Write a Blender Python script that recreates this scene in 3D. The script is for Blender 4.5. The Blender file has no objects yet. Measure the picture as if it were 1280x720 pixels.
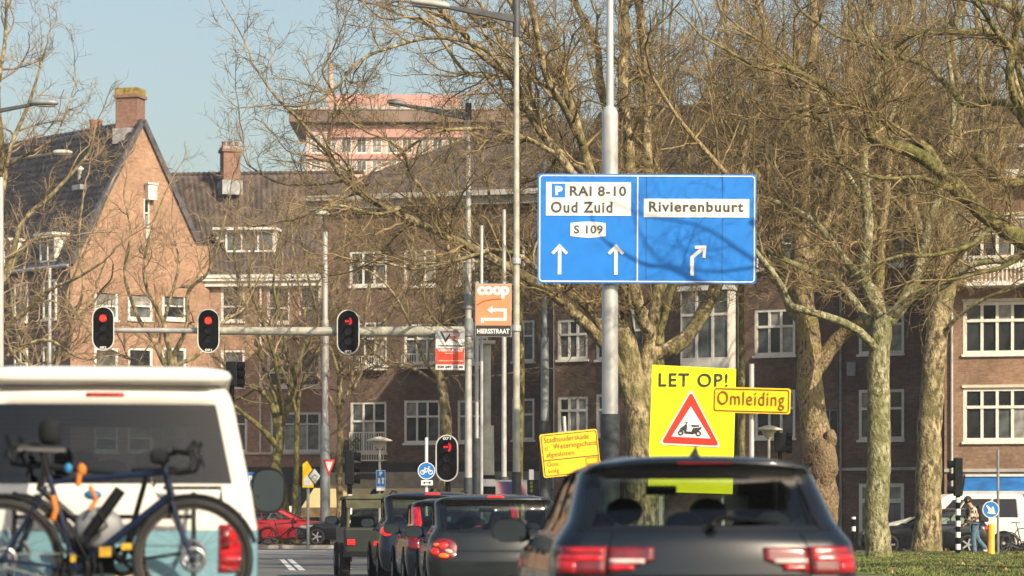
import bpy, math, random
import numpy as np
from mathutils import Vector, Matrix
R = math.radians
sc = bpy.context.scene
COL = sc.collection
rnd = random.Random(7)
# ------------------------------------------------------------------ camera, world, sun, exposure
CH = 1.08                      # eye height: the photographer sits in a low car
FPX = 3555.56                  # focal length in photo pixels (100 mm on a 36 mm sensor)
HY = 650.0                     # photo row of the horizon
cam_d = bpy.data.cameras.new('camera'); cam = bpy.data.objects.new('camera', cam_d); COL.objects.link(cam)
cam.location = (0, 0, CH); cam.rotation_euler = (R(90), 0, 0)
cam_d.lens = 100; cam_d.sensor_width = 36; cam_d.shift_y = (HY-360)/1280.0
cam_d.clip_start = 0.2; cam_d.clip_end = 4000
cam_d.dof.use_dof = True; cam_d.dof.focus_distance = 64; cam_d.dof.aperture_fstop = 3.0
sc.camera = cam
SUN_EL, SUN_AZ = R(33), R(144)
w = bpy.data.worlds.new("World"); sc.world = w; w.use_nodes = True
nt = w.node_tree
sky = nt.nodes.new('ShaderNodeTexSky'); sky.sky_type = 'NISHITA'; sky.sun_disc = False
sky.sun_elevation = SUN_EL; sky.sun_rotation = SUN_AZ
sky.air_density = 1.35; sky.dust_density = 3.1; sky.ozone_density = 1.3; sky.altitude = 0
bg = nt.nodes['Background']; bg.inputs['Strength'].default_value = 0.125
nt.links.new(sky.outputs[0], bg.inputs[0])
sd = bpy.data.lights.new('sun', 'SUN'); sd.energy = 5.0; sd.angle = R(0.5); sd.color = (1.0, 0.87, 0.67)
sun = bpy.data.objects.new('sun', sd); COL.objects.link(sun)
sv = Vector((math.sin(SUN_AZ)*math.cos(SUN_EL), math.cos(SUN_AZ)*math.cos(SUN_EL), math.sin(SUN_EL)))
sun.rotation_euler = (-sv).to_track_quat('-Z', 'Y').to_euler()
sc.view_settings.view_transform = 'Standard'; sc.view_settings.look = 'None'
sc.view_settings.exposure = 0.3; sc.view_settings.gamma = 1
sc.cycles.max_bounces = 8; sc.cycles.transparent_max_bounces = 24
sc.cycles.caustics_reflective = False; sc.cycles.caustics_refractive = False

# ------------------------------------------------------------------ helpers
def P(px, py, D):
    "a point the photograph shows at (px, py), D metres down the road"
    return Vector(((px-640)*D/FPX, D, CH+(HY-py)*D/FPX))
def S(D): return FPX/D
def ZZ(py, D): return CH+(HY-py)*D/FPX

def mesh_np(name, v, f, mat=None, smooth=False):
    "v (n,3) array, f (m,k) array with k=3 or 4"
    me = bpy.data.meshes.new(name)
    v = np.asarray(v, dtype=np.float32); f = np.asarray(f, dtype=np.int32)
    m, k = f.shape
    me.vertices.add(len(v)); me.vertices.foreach_set('co', v.ravel())
    me.loops.add(m*k); me.loops.foreach_set('vertex_index', f.ravel())
    me.polygons.add(m); me.polygons.foreach_set('loop_start', np.arange(0, m*k, k, dtype=np.int32))
    if smooth: me.polygons.foreach_set('use_smooth', np.ones(m, dtype=bool))
    me.update(calc_edges=True)
    if mat: me.materials.append(mat)
    return me

def link(name, me, parent=None, loc=None, rot=None):
    o = bpy.data.objects.new(name, me); COL.objects.link(o)
    if parent: o.parent = parent
    if loc is not None: o.location = loc
    if rot is not None: o.rotation_euler = rot
    return o
def tag(o, label=None, cat=None, group=None, kind=None):
    if label: o['label'] = label
    if cat: o['category'] = cat
    if group: o['group'] = group
    if kind: o['kind'] = kind
    return o
def thing(name, label, cat, loc=(0, 0, 0), rz=0, group=None):
    o = link(name, None, None, loc, (0, 0, rz)); o.empty_display_size = .2
    return tag(o, label, cat, group)
def copy_tree(o, parent=None):
    c = o.copy(); COL.objects.link(c)
    if parent: c.parent = parent
    for ch in list(KIDS.get(o.name, [])): copy_tree(ch, c)
    return c
KIDS = {}
def kids_index():
    KIDS.clear()
    for o in bpy.data.objects:
        if o.parent: KIDS.setdefault(o.parent.name, []).append(o)

class MB:
    def __init__(s): s.v = []; s.f = []; s.sm = []
    def add(s, vs, fs, smooth=False):
        b = len(s.v); s.v += [tuple(p) for p in vs]
        s.f += [tuple(i+b for i in f) for f in fs]; s.sm += [smooth]*len(fs)
        return s
    def box(s, x0, x1, y0, y1, z0, z1, rz=0, c=(0, 0)):
        vs = [(x, y, z) for z in (z0, z1) for x, y in ((x0, y0), (x1, y0), (x1, y1), (x0, y1))]
        if rz:
            ca, sa = math.cos(rz), math.sin(rz)
            vs = [(c[0]+(x-c[0])*ca-(y-c[1])*sa, c[1]+(x-c[0])*sa+(y-c[1])*ca, z) for x, y, z in vs]
        return s.add(vs, [(3, 2, 1, 0), (4, 5, 6, 7), (0, 1, 5, 4), (1, 2, 6, 5), (2, 3, 7, 6), (3, 0, 4, 7)])
    def prism(s, pts, y0, y1):
        "polygon in the x-z plane, counter-clockwise seen from the front (-y), from y0 (front) to y1"
        n = len(pts)
        a = sum(pts[i][0]*pts[(i+1) % n][1]-pts[(i+1) % n][0]*pts[i][1] for i in range(n))
        if a < 0: pts = pts[::-1]
        vs = [(x, y0, z) for x, z in pts]+[(x, y1, z) for x, z in pts]
        return s.add(vs, [tuple(range(n)), tuple(range(2*n-1, n-1, -1))]+[((i+1) % n, i, n+i, n+(i+1) % n) for i in range(n)])
    def stroke(s, pts, wd, y0, y1, closed=False):
        "a band of width wd along a polyline in the x-z plane"
        n = len(pts); L = []; Rr = []
        for i in range(n):
            if closed: a, b, c = pts[i-1], pts[i], pts[(i+1) % n]
            else: a, b, c = pts[max(i-1, 0)], pts[i], pts[min(i+1, n-1)]
            d1 = np.array([b[0]-a[0], b[1]-a[1]], float); d2 = np.array([c[0]-b[0], c[1]-b[1]], float)
            l1, l2 = np.hypot(*d1), np.hypot(*d2)
            if l1 < 1e-9: d1 = d2; l1 = l2
            if l2 < 1e-9: d2 = d1; l2 = l1
            d1 = d1/l1; d2 = d2/l2
            m = d1+d2; m = m/max(np.hypot(*m), 1e-6); nn = np.array([-m[1], m[0]])
            k = min(1/max(abs(nn @ np.array([-d1[1], d1[0]])), .3), 2.5)*wd/2
            L.append((b[0]+nn[0]*k, b[1]+nn[1]*k)); Rr.append((b[0]-nn[0]*k, b[1]-nn[1]*k))
        m = n if closed else n-1
        vs = [(x, y0, z) for x, z in L]+[(x, y0, z) for x, z in Rr]+[(x, y1, z) for x, z in L]+[(x, y1, z) for x, z in Rr]
        fs = []
        for i in range(m):
            j = (i+1) % n
            fs += [(i, n+i, n+j, j), (2*n+j, 3*n+j, 3*n+i, 2*n+i), (i, j, 2*n+j, 2*n+i), (n+j, n+i, 3*n+i, 3*n+j)]
        if not closed: fs += [(0, 2*n, 3*n, n), (n-1, 2*n-1, 4*n-1, 3*n-1)]
        return s.add(vs, fs)
    def ring(s, cx, cz, r0, r1, y0, y1, n=24):
        vs = []; fs = []
        for i in range(n):
            a = 2*math.pi*i/n; ca, sa = math.cos(a), math.sin(a)
            vs += [(cx+r0*ca, y0, cz+r0*sa), (cx+r1*ca, y0, cz+r1*sa), (cx+r0*ca, y1, cz+r0*sa), (cx+r1*ca, y1, cz+r1*sa)]
        for i in range(n):
            a = 4*i; b = 4*((i+1) % n)
            fs += [(a, a+1, b+1, b), (a+3, a+2, b+2, b+3), (a+1, a+3, b+3, b+1), (a+2, a, b, b+2)]
        return s.add(vs, fs)
    def disc(s, cx, cz, r, y0, y1, n=24, a0=0):
        return s.prism([(cx+r*math.cos(a0+2*math.pi*i/n), cz+r*math.sin(a0+2*math.pi*i/n)) for i in range(n)], y0, y1)
    def tube(s, pts, r, n=8, cap=True, smooth=True):
        pts = [Vector(p) for p in pts]; m = len(pts)
        rs = r if hasattr(r, '__len__') else [r]*m
        vs = []; fs = []; ref = None
        for i in range(m):
            t = (pts[min(i+1, m-1)]-pts[max(i-1, 0)])
            if t.length < 1e-9: t = Vector((0, 0, 1))
            t.normalize()
            if ref is None: ref = Vector((0, 0, 1)) if abs(t.z) < .9 else Vector((1, 0, 0))
            a = t.cross(ref).normalized(); b = t.cross(a).normalized(); ref = -b if False else ref-t*(ref.dot(t))
            if ref.length < 1e-3: ref = a.cross(t)
            ref.normalize()
            for k in range(n):
                th = 2*math.pi*k/n
                vs.append(pts[i]+(a*math.cos(th)+b*math.sin(th))*rs[i])
        for i in range(m-1):
            for k in range(n):
                k2 = (k+1) % n
                fs.append((i*n+k, (i+1)*n+k, (i+1)*n+k2, i*n+k2))
        s.add(vs, fs, smooth)
        if cap:
            s.add([vs[k] for k in range(n)], [tuple(range(n))]); s.add([vs[(m-1)*n+k] for k in range(n)], [tuple(range(n-1, -1, -1))])
        return s
    def lathe(s, prof, n=16, c=(0, 0, 0), axis='z', smooth=True, closed=False):
        "profile of (radius, height) turned about the axis"
        vs = []; fs = []; m = len(prof)
        for i in range(n):
            a = 2*math.pi*i/n; ca, sa = math.cos(a), math.sin(a)
            for r, h in prof:
                if axis == 'z': vs.append((c[0]+r*ca, c[1]+r*sa, c[2]+h))
                elif axis == 'x': vs.append((c[0]+h, c[1]+r*ca, c[2]+r*sa))
                else: vs.append((c[0]+r*sa, c[1]+h, c[2]+r*ca))
        for i in range(n):
            j = (i+1) % n
            for k in range(m if closed else m-1):
                k2 = (k+1) % m
                fs.append((i*m+k, j*m+k, j*m+k2, i*m+k2))
        return s.add(vs, fs, smooth)
    def ico(s, c, r, n=8, m=6, sc_=(1, 1, 1)):
        prof = [(max(math.sin(math.pi*k/m), 1e-4), -math.cos(math.pi*k/m)) for k in range(m+1)]
        vs = []; fs = []
        for i in range(n):
            a = 2*math.pi*i/n
            for q, h in prof: vs.append((c[0]+r*q*math.cos(a)*sc_[0], c[1]+r*q*math.sin(a)*sc_[1], c[2]+r*h*sc_[2]))
        for i in range(n):
            j = (i+1) % n
            for k in range(m): fs.append((i*(m+1)+k, j*(m+1)+k, j*(m+1)+k+1, i*(m+1)+k+1))
        return s.add(vs, fs, True)
    def mesh(s, name, mat):
        me = bpy.data.meshes.new(name); me.from_pydata(s.v, [], s.f)
        me.polygons.foreach_set('use_smooth', s.sm); me.update()
        if mat: me.materials.append(mat)
        return me
    def build(s, name, mat, parent=None, loc=None, rot=None):
        return link(name, s.mesh(name, mat), parent, loc, rot)

def bevel(o, wd=.01, seg=2):
    m = o.modifiers.new('bevel', 'BEVEL'); m.width = wd; m.segments = seg; m.limit_method = 'ANGLE'
    return o

def text_mesh(txt, wid, hgt, mat, spacing=1.0, bold=0.0, shear=0.0, flat=False):
    cu = bpy.data.curves.new('t', 'FONT'); cu.body = txt; cu.space_character = spacing; cu.offset = bold; cu.shear = shear
    cu.resolution_u = 4; cu.fill_mode = 'FRONT'
    o = bpy.data.objects.new('t', cu); COL.objects.link(o)
    dg = bpy.context.evaluated_depsgraph_get()
    me = bpy.data.meshes.new_from_object(o.evaluated_get(dg))
    bpy.data.objects.remove(o)
    n = len(me.vertices); a = np.empty(n*3, dtype=np.float32); me.vertices.foreach_get('co', a); a = a.reshape(-1, 3)
    mn = a.min(0); mx = a.max(0)
    sx = wid/(mx[0]-mn[0]); sz = hgt/(mx[1]-mn[1])
    b = np.zeros_like(a); b[:, 0] = (a[:, 0]-mn[0])*sx; b[:, 2] = (a[:, 1]-mn[1])*sz
    me.vertices.foreach_set('co', b.ravel()); me.update(); me.materials.clear(); me.materials.append(mat)
    return me

# ------------------------------------------------------------------ materials
def new_mat(name):
    m = bpy.data.materials.new(name); m.use_nodes = True
    return m, m.node_tree, m.node_tree.nodes['Principled BSDF']
def N(t, kind, **k):
    n = t.nodes.new(kind)
    for a, b in k.items(): setattr(n, a, b)
    return n
def mat(name, col, rough=.6, metal=0., noise=.12, nscale=3., bump=0., bscale=40., emit=None, estr=0., coat=0., spec=None, coord='Object'):
    m, t, b = new_mat(name)
    tc = N(t, 'ShaderNodeTexCoord')
    nz = N(t, 'ShaderNodeTexNoise'); nz.inputs['Scale'].default_value = nscale; nz.inputs['Detail'].default_value = 5
    t.links.new(tc.outputs[coord], nz.inputs['Vector'])
    r = N(t, 'ShaderNodeValToRGB')
    lo = [max(c*(1-noise*1.6), 0) for c in col]; hi = [min(c*(1+noise), 1) for c in col]
    r.color_ramp.elements[0].color = (*lo, 1); r.color_ramp.elements[1].color = (*hi, 1)
    r.color_ramp.elements[0].position = .3; r.color_ramp.elements[1].position = .7
    t.links.new(nz.outputs['Fac'], r.inputs[0]); t.links.new(r.outputs[0], b.inputs['Base Color'])
    b.inputs['Roughness'].default_value = rough; b.inputs['Metallic'].default_value = metal
    if spec is not None: b.inputs['Specular IOR Level'].default_value = spec
    if coat: b.inputs['Coat Weight'].default_value = coat; b.inputs['Coat Roughness'].default_value = .04
    if bump:
        n2 = N(t, 'ShaderNodeTexNoise'); n2.inputs['Scale'].default_value = bscale; n2.inputs['Detail'].default_value = 4
        t.links.new(tc.outputs[coord], n2.inputs['Vector'])
        bp = N(t, 'ShaderNodeBump'); bp.inputs['Strength'].default_value = bump; bp.inputs['Distance'].default_value = .02
        t.links.new(n2.outputs['Fac'], bp.inputs['Height']); t.links.new(bp.outputs[0], b.inputs['Normal'])
    if emit:
        b.inputs['Emission Color'].default_value = (*emit, 1); vo = N(t, 'ShaderNodeTexVoronoi'); vo.inputs['Scale'].default_value = max(nscale, 9)
        t.links.new(tc.outputs[coord], vo.inputs['Vector']); mr = N(t, 'ShaderNodeMapRange'); mr.inputs[1].default_value = 0; mr.inputs[2].default_value = .6
        mr.inputs[3].default_value = estr*1.5; mr.inputs[4].default_value = estr*.35; t.links.new(vo.outputs['Distance'], mr.inputs[0]); t.links.new(mr.outputs[0], b.inputs['Emission Strength'])
    return m
def brick_mat(name, c1, c2, mortar, stain=.35, scale=1.0):
    m, t, b = new_mat(name)
    tc = N(t, 'ShaderNodeTexCoord'); sp = N(t, 'ShaderNodeSeparateXYZ'); t.links.new(tc.outputs['Object'], sp.inputs[0])
    ad = N(t, 'ShaderNodeMath', operation='ADD'); t.links.new(sp.outputs[0], ad.inputs[0]); t.links.new(sp.outputs[1], ad.inputs[1])
    cb = N(t, 'ShaderNodeCombineXYZ'); t.links.new(ad.outputs[0], cb.inputs[0]); t.links.new(sp.outputs[2], cb.inputs[1])
    br = N(t, 'ShaderNodeTexBrick'); t.links.new(cb.outputs[0], br.inputs['Vector'])
    br.inputs['Scale'].default_value = scale; br.inputs['Brick Width'].default_value = .22; br.inputs['Row Height'].default_value = .068
    br.inputs['Mortar Size'].default_value = .007; br.inputs['Bias'].default_value = 0
    br.inputs['Color1'].default_value = (*c1, 1); br.inputs['Color2'].default_value = (*c2, 1); br.inputs['Mortar'].default_value = (*mortar, 1)
    nz = N(t, 'ShaderNodeTexNoise'); nz.inputs['Scale'].default_value = .55; nz.inputs['Detail'].default_value = 8; nz.inputs['Roughness'].default_value = .65
    t.links.new(cb.outputs[0], nz.inputs['Vector'])
    r = N(t, 'ShaderNodeMapRange'); r.inputs[1].default_value = .3; r.inputs[2].default_value = .7
    r.inputs[3].default_value = 1-stain; r.inputs[4].default_value = 1+stain*.6
    t.links.new(nz.outputs['Fac'], r.inputs[0])
    n3 = N(t, 'ShaderNodeTexNoise'); n3.inputs['Scale'].default_value = 6; n3.inputs['Detail'].default_value = 3; t.links.new(cb.outputs[0], n3.inputs['Vector'])
    r3 = N(t, 'ShaderNodeMapRange'); r3.inputs[1].default_value = .3; r3.inputs[2].default_value = .7; r3.inputs[3].default_value = .8; r3.inputs[4].default_value = 1.18
    t.links.new(n3.outputs['Fac'], r3.inputs[0])
    mu = N(t, 'ShaderNodeMath', operation='MULTIPLY'); t.links.new(r.outputs[0], mu.inputs[0]); t.links.new(r3.outputs[0], mu.inputs[1])
    mx = N(t, 'ShaderNodeVectorMath', operation='SCALE'); t.links.new(br.outputs['Color'], mx.inputs[0]); t.links.new(mu.outputs[0], mx.inputs['Scale'])
    t.links.new(mx.outputs[0], b.inputs['Base Color']); b.inputs['Roughness'].default_value = .9
    bp = N(t, 'ShaderNodeBump'); bp.inputs['Strength'].default_value = .4; bp.inputs['Distance'].default_value = .01; bp.invert = True
    t.links.new(br.outputs['Fac'], bp.inputs['Height']); t.links.new(bp.outputs[0], b.inputs['Normal'])
    return m
def bark_mat(name, a, c, d, scale=2.2, moss=(.13, .13, .035)):
    m, t, b = new_mat(name)
    tc = N(t, 'ShaderNodeTexCoord')
    mp = N(t, 'ShaderNodeMapping'); mp.inputs['Scale'].default_value = (1, 1, .55); t.links.new(tc.outputs['Object'], mp.inputs[0])
    nz = N(t, 'ShaderNodeTexNoise'); nz.inputs['Scale'].default_value = scale*3.2; nz.inputs['Detail'].default_value = 6; nz.inputs['Roughness'].default_value = .62
    t.links.new(mp.outputs[0], nz.inputs['Vector'])
    r = N(t, 'ShaderNodeValToRGB'); e = r.color_ramp.elements
    e[0].position = .38; e[0].color = (*a, 1); e[1].position = .60; e[1].color = (*d, 1)
    x = e.new(.47); x.color = (*c, 1)
    t.links.new(nz.outputs['Fac'], r.inputs[0])
    n2 = N(t, 'ShaderNodeTexNoise'); n2.inputs['Scale'].default_value = scale*.5; n2.inputs['Detail'].default_value = 4; t.links.new(tc.outputs['Object'], n2.inputs['Vector'])
    r2 = N(t, 'ShaderNodeMapRange'); r2.inputs[1].default_value = .42; r2.inputs[2].default_value = .62; r2.inputs[4].default_value = .75; t.links.new(n2.outputs['Fac'], r2.inputs[0])
    mx = N(t, 'ShaderNodeMix', data_type='RGBA'); t.links.new(r2.outputs[0], mx.inputs['Factor']); t.links.new(r.outputs[0], mx.inputs['A']); mx.inputs['B'].default_value = (*moss, 1)
    t.links.new(mx.outputs['Result'], b.inputs['Base Color']); b.inputs['Roughness'].default_value = .85
    n4 = N(t, 'ShaderNodeTexNoise'); n4.inputs['Scale'].default_value = 22; n4.inputs['Detail'].default_value = 6; t.links.new(mp.outputs[0], n4.inputs['Vector'])
    ad = N(t, 'ShaderNodeMath', operation='ADD'); t.links.new(n4.outputs['Fac'], ad.inputs[0]); t.links.new(nz.outputs['Fac'], ad.inputs[1])
    bp = N(t, 'ShaderNodeBump'); bp.inputs['Strength'].default_value = .9; bp.inputs['Distance'].default_value = .06
    t.links.new(ad.outputs[0], bp.inputs['Height']); t.links.new(bp.outputs[0], b.inputs['Normal'])
    return m
def glass_mat(name, tint, refl=1.0, trans=1.0):
    "tinted car glass: see-through with a sharp reflection that grows at grazing angles"
    m = bpy.data.materials.new(name); m.use_nodes = True; t = m.node_tree; t.nodes.clear()
    o = N(t, 'ShaderNodeOutputMaterial'); tr = N(t, 'ShaderNodeBsdfTransparent'); tr.inputs[0].default_value = (*tint, 1)
    gl = N(t, 'ShaderNodeBsdfGlossy'); gl.inputs['Roughness'].default_value = .03; gl.inputs[0].default_value = (refl, refl, refl, 1)
    fa = N(t, 'ShaderNodeLayerWeight'); fa.inputs[0].default_value = .5
    pw = N(t, 'ShaderNodeMath', operation='POWER'); t.links.new(fa.outputs['Facing'], pw.inputs[0]); pw.inputs[1].default_value = 4.5
    lw = N(t, 'ShaderNodeMath', operation='MULTIPLY_ADD'); t.links.new(pw.outputs[0], lw.inputs[0]); lw.inputs[1].default_value = .93; lw.inputs[2].default_value = .05
    tc = N(t, 'ShaderNodeTexCoord'); nz = N(t, 'ShaderNodeTexNoise'); nz.inputs['Scale'].default_value = 1.3; t.links.new(tc.outputs['Object'], nz.inputs['Vector'])
    bp = N(t, 'ShaderNodeBump'); bp.inputs['Strength'].default_value = .05; bp.inputs['Distance'].default_value = .05
    t.links.new(nz.outputs['Fac'], bp.inputs['Height']); t.links.new(bp.outputs[0], gl.inputs['Normal'])
    mx = N(t, 'ShaderNodeMixShader'); t.links.new(lw.outputs[0], mx.inputs[0]); t.links.new(tr.outputs[0], mx.inputs[1]); t.links.new(gl.outputs[0], mx.inputs[2])
    t.links.new(mx.outputs[0], o.inputs[0])
    return m

M = {}
M['brick_orange'] = brick_mat('orange_brick', (.43, .245, .148), (.35, .19, .112), (.38, .27, .19), .32)
M['brick_wing_shade'] = brick_mat('shade_darkened_wing_brick', (.13, .082, .068), (.10, .062, .052), (.11, .09, .08), .25)  # shade of the gabled house's side wing put into a darker brick colour
M['brick_brown'] = brick_mat('brown_brick', (.185, .115, .08), (.12, .074, .052), (.15, .115, .09), .5)
M['brick_tan'] = brick_mat('tan_brown_brick', (.35, .205, .125), (.25, .145, .088), (.27, .20, .14), .45)
M['brick_chimney'] = brick_mat('chimney_brick', (.30, .15, .10), (.22, .11, .075), (.25, .19, .15), .25)
M['brick_pink'] = mat('pink_cladding', (.50, .27, .225), .8, noise=.12, nscale=.6)
M['concrete'] = mat('grey_concrete', (.42, .40, .36), .85, noise=.2, nscale=1.5)
M['tile'] = mat('dark_roof_tile', (.085, .083, .092), .33, noise=.4, nscale=2.5, bump=.2)
M['tile_brown'] = mat('brown_roof_tile', (.105, .078, .062), .6, noise=.4, nscale=2.0, bump=.2)
M['white'] = mat('white_painted_wood', (.74, .71, .63), .5, noise=.08, nscale=5)
M['cream'] = mat('cream_painted_wood', (.66, .58, .44), .55, noise=.1, nscale=5)
M['pane'] = mat('window_pane', (.03, .034, .036), .06, noise=.5, nscale=1.2, spec=.8)
M['pane_light'] = mat('window_pane_with_pale_curtain', (.30, .29, .26), .12, noise=.4, nscale=2.5, spec=.6)
M['pane_mid'] = mat('window_pane_with_grey_curtain', (.11, .125, .125), .09, noise=.5, nscale=2, spec=.7)
M['dark'] = mat('dark_interior', (.02, .02, .02), .8)
M['black'] = mat('black_plastic', (.009, .010, .011), .5, noise=.3, spec=.18)
M['black_matt'] = mat('matt_black', (.007, .008, .009), .8, noise=.3, spec=.08)
M['lead'] = mat('grey_lead_flashing', (.33, .33, .34), .6, noise=.25)
M['moss'] = mat('yellow_moss', (.30, .215, .05), .95, noise=.4, nscale=6, bump=.5)
M['terracotta'] = mat('terracotta', (.33, .10, .05), .8, noise=.3)
M['galv'] = mat('galvanised_steel', (.46, .45, .42), .45, metal=.25, noise=.16, nscale=4, bump=.1)
M['galv_dark'] = mat('weathered_grey_steel', (.24, .26, .26), .55, metal=.2, noise=.2, nscale=4)
M['cream_pole'] = mat('cream_painted_steel', (.44, .42, .34), .5, noise=.2, nscale=4)
M['silver'] = mat('silver_painted_steel', (.56, .55, .53), .4, metal=.3, noise=.08, nscale=2)
M['pole_black'] = mat('dark_grey_pole_base', (.05, .058, .064), .6, noise=.3, nscale=6)
M['lamp_dark'] = mat('dark_grey_lamp_arm', (.07, .072, .075), .5, noise=.2)
M['lamp_head'] = mat('pale_lamp_housing', (.42, .42, .38), .45, noise=.12)
M['asphalt'] = None
M['blue'] = mat('blue_sign_face', (.0, .195, .68), .55, noise=.06, nscale=2)
M['blue2'] = mat('blue_round_sign_face', (.01, .17, .52), .4, noise=.06)
M['sign_white'] = mat('white_sign_film', (.80, .79, .75), .4, noise=.04)
M['sign_black'] = mat('black_lettering', (.028, .026, .026), .5, noise=.05)
M['sign_grey'] = mat('dark_grey_lettering', (.075, .07, .065), .5, noise=.05)
M['fluo'] = mat('fluorescent_yellow_film', (.86, .90, .0), .45, noise=.04, nscale=2)
M['yellow'] = mat('orange_yellow_film', (1.0, .60, .0), .45, noise=.05, nscale=2)
M['brownish'] = mat('brown_lettering', (.16, .09, .01), .5, noise=.05)
M['red'] = mat('red_sign_film', (.68, .035, .015), .4, noise=.05)
M['coop'] = mat('orange_sign_film', (.80, .27, .12), .45, noise=.06)
M['redad'] = mat('bright_red_film', (.78, .075, .03), .45, noise=.08)
M['greyad'] = mat('grey_sign_film', (.34, .36, .40), .45, noise=.05)
M['awning'] = mat('beige_awning_cloth', (.66, .50, .24), .85, noise=.08, nscale=2)
M['awning_dark'] = mat('brown_awning_valance', (.25, .16, .07), .9, noise=.3, nscale=3)
M['awning_blue'] = mat('blue_awning_cloth', (.01, .14, .42), .8, noise=.25, nscale=2)
M['awning_stripe'] = mat('pale_awning_stripe', (.62, .62, .58), .8)
M['fascia'] = mat('black_shop_fascia', (.022, .02, .02), .5, noise=.3)
M['fascia_grey'] = mat('taupe_shop_fascia', (.30, .26, .20), .6, noise=.2)
M['bark'] = bark_mat('plane_bark', (.045, .034, .019), (.20, .148, .076), (.50, .40, .22), moss=(.14, .125, .042))
M['bark_dark'] = bark_mat('mossy_plane_bark', (.03, .026, .012), (.12, .10, .035), (.32, .27, .11), moss=(.12, .12, .025))
M['bark_pale'] = bark_mat('pale_green_plane_bark', (.08, .075, .03), (.22, .20, .10), (.44, .41, .25), scale=3)
M['bark_knob'] = bark_mat('burred_plane_bark', (.07, .045, .025), (.25, .17, .10), (.44, .33, .19), scale=5, moss=(.30, .25, .08))
M['twig'] = mat('olive_brown_twigs', (.25, .18, .08), .9, noise=.55, nscale=2.5)
M['twig_dark'] = mat('dark_brown_twigs', (.16, .112, .052), .9, noise=.5, nscale=2)
M['twig_far'] = mat('brown_twigs', (.30, .215, .125), .9, noise=.4, nscale=1.5)
# ------------------------------------------------------------------ ground
def asphalt_mat():
    m, t, b = new_mat('grey_asphalt'); tc = N(t, 'ShaderNodeTexCoord')
    a = N(t, 'ShaderNodeTexNoise'); a.inputs['Scale'].default_value = .35; a.inputs['Detail'].default_value = 6
    c = N(t, 'ShaderNodeTexNoise'); c.inputs['Scale'].default_value = 60; c.inputs['Detail'].default_value = 3
    for n in (a, c): t.links.new(tc.outputs['Object'], n.inputs['Vector'])
    r = N(t, 'ShaderNodeValToRGB'); r.color_ramp.elements[0].color = (.075, .073, .07, 1); r.color_ramp.elements[1].color = (.17, .165, .155, 1)
    r.color_ramp.elements[0].position = .3; r.color_ramp.elements[1].position = .7
    mx = N(t, 'ShaderNodeMix', data_type='FLOAT'); mx.inputs['Factor'].default_value = .35
    t.links.new(a.outputs['Fac'], mx.inputs['A']); t.links.new(c.outputs['Fac'], mx.inputs['B'])
    t.links.new(mx.outputs['Result'], r.inputs[0]); t.links.new(r.outputs[0], b.inputs['Base Color']); b.inputs['Roughness'].default_value = .75
    bp = N(t, 'ShaderNodeBump'); bp.inputs['Strength'].default_value = .3; bp.inputs['Distance'].default_value = .01
    t.links.new(c.outputs['Fac'], bp.inputs['Height']); t.links.new(bp.outputs[0], b.inputs['Normal'])
    return m
M['asphalt'] = asphalt_mat()
M['asphalt_pale'] = mat('pale_asphalt', (.24, .235, .225), .8, noise=.2, nscale=.8, bump=.2)  # paler than the road around it
M['paving'] = mat('grey_paving', (.28, .255, .22), .85, noise=.2, nscale=2, bump=.2)
M['kerb'] = mat('kerb_stone', (.40, .37, .32), .8, noise=.2, nscale=3)
M['clay'] = mat('brown_clay_paving', (.24, .15, .09), .85, noise=.3, nscale=3)
M['soil'] = mat('bare_soil', (.16, .11, .06), .95, noise=.4, nscale=4, bump=.5)
M['lawn'] = mat('lawn_soil', (.10, .125, .03), .95, noise=.4, nscale=.8, bump=.5)
M['grass'] = mat('grass_blades', (.135, .165, .04), .8, noise=.6, nscale=.9)
M['paint'] = mat('worn_road_paint', (.68, .67, .62), .7, noise=.2, nscale=6)
def sheet(name, pts, z, m, kind='structure'):
    return tag(MB().add([(x, y, z) for x, y in pts], [tuple(range(len(pts)))]).build(name, m), kind=kind)
def slab(name, pts, z0, z1, m):
    n = len(pts); mb = MB()
    a = sum(pts[i][0]*pts[(i+1) % n][1]-pts[(i+1) % n][0]*pts[i][1] for i in range(n))
    if a < 0: pts = pts[::-1]
    mb.add([(x, y, z0) for x, y in pts]+[(x, y, z1) for x, y in pts],
           [tuple(range(n-1, -1, -1)), tuple(range(n, 2*n))]+[(i, (i+1) % n, n+(i+1) % n, n+i) for i in range(n)])
    return tag(mb.build(name, m), kind='structure')
sheet('ground', [(-900, -200), (900, -200), (900, 2500), (-900, 2500)], -.012, M['paving'])
sheet('road', [(-60, -60), (60, -60), (60, 125), (-60, 125)], -.006, M['asphalt'])
sheet('crossing_road', [(-60, 82), (-4.5, 82), (-4.5, 105.5), (-60, 105.5)], -.002, M['asphalt_pale'])
# median with a kerb between the junction and the cross street
slab('pavement', [(-40, 108), (3, 108), (3, 119), (-40, 119)], -.01, .12, M['clay'])
slab('kerb', [(-40, 107.7), (3.3, 107.7), (3.3, 107.99), (-40, 107.99)], -.01, .13, M['kerb'])
slab('pavement', [(-60, 126.9), (7, 121), (60, 86), (60, 190), (-60, 190)], -.01, .11, M['paving'])
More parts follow.
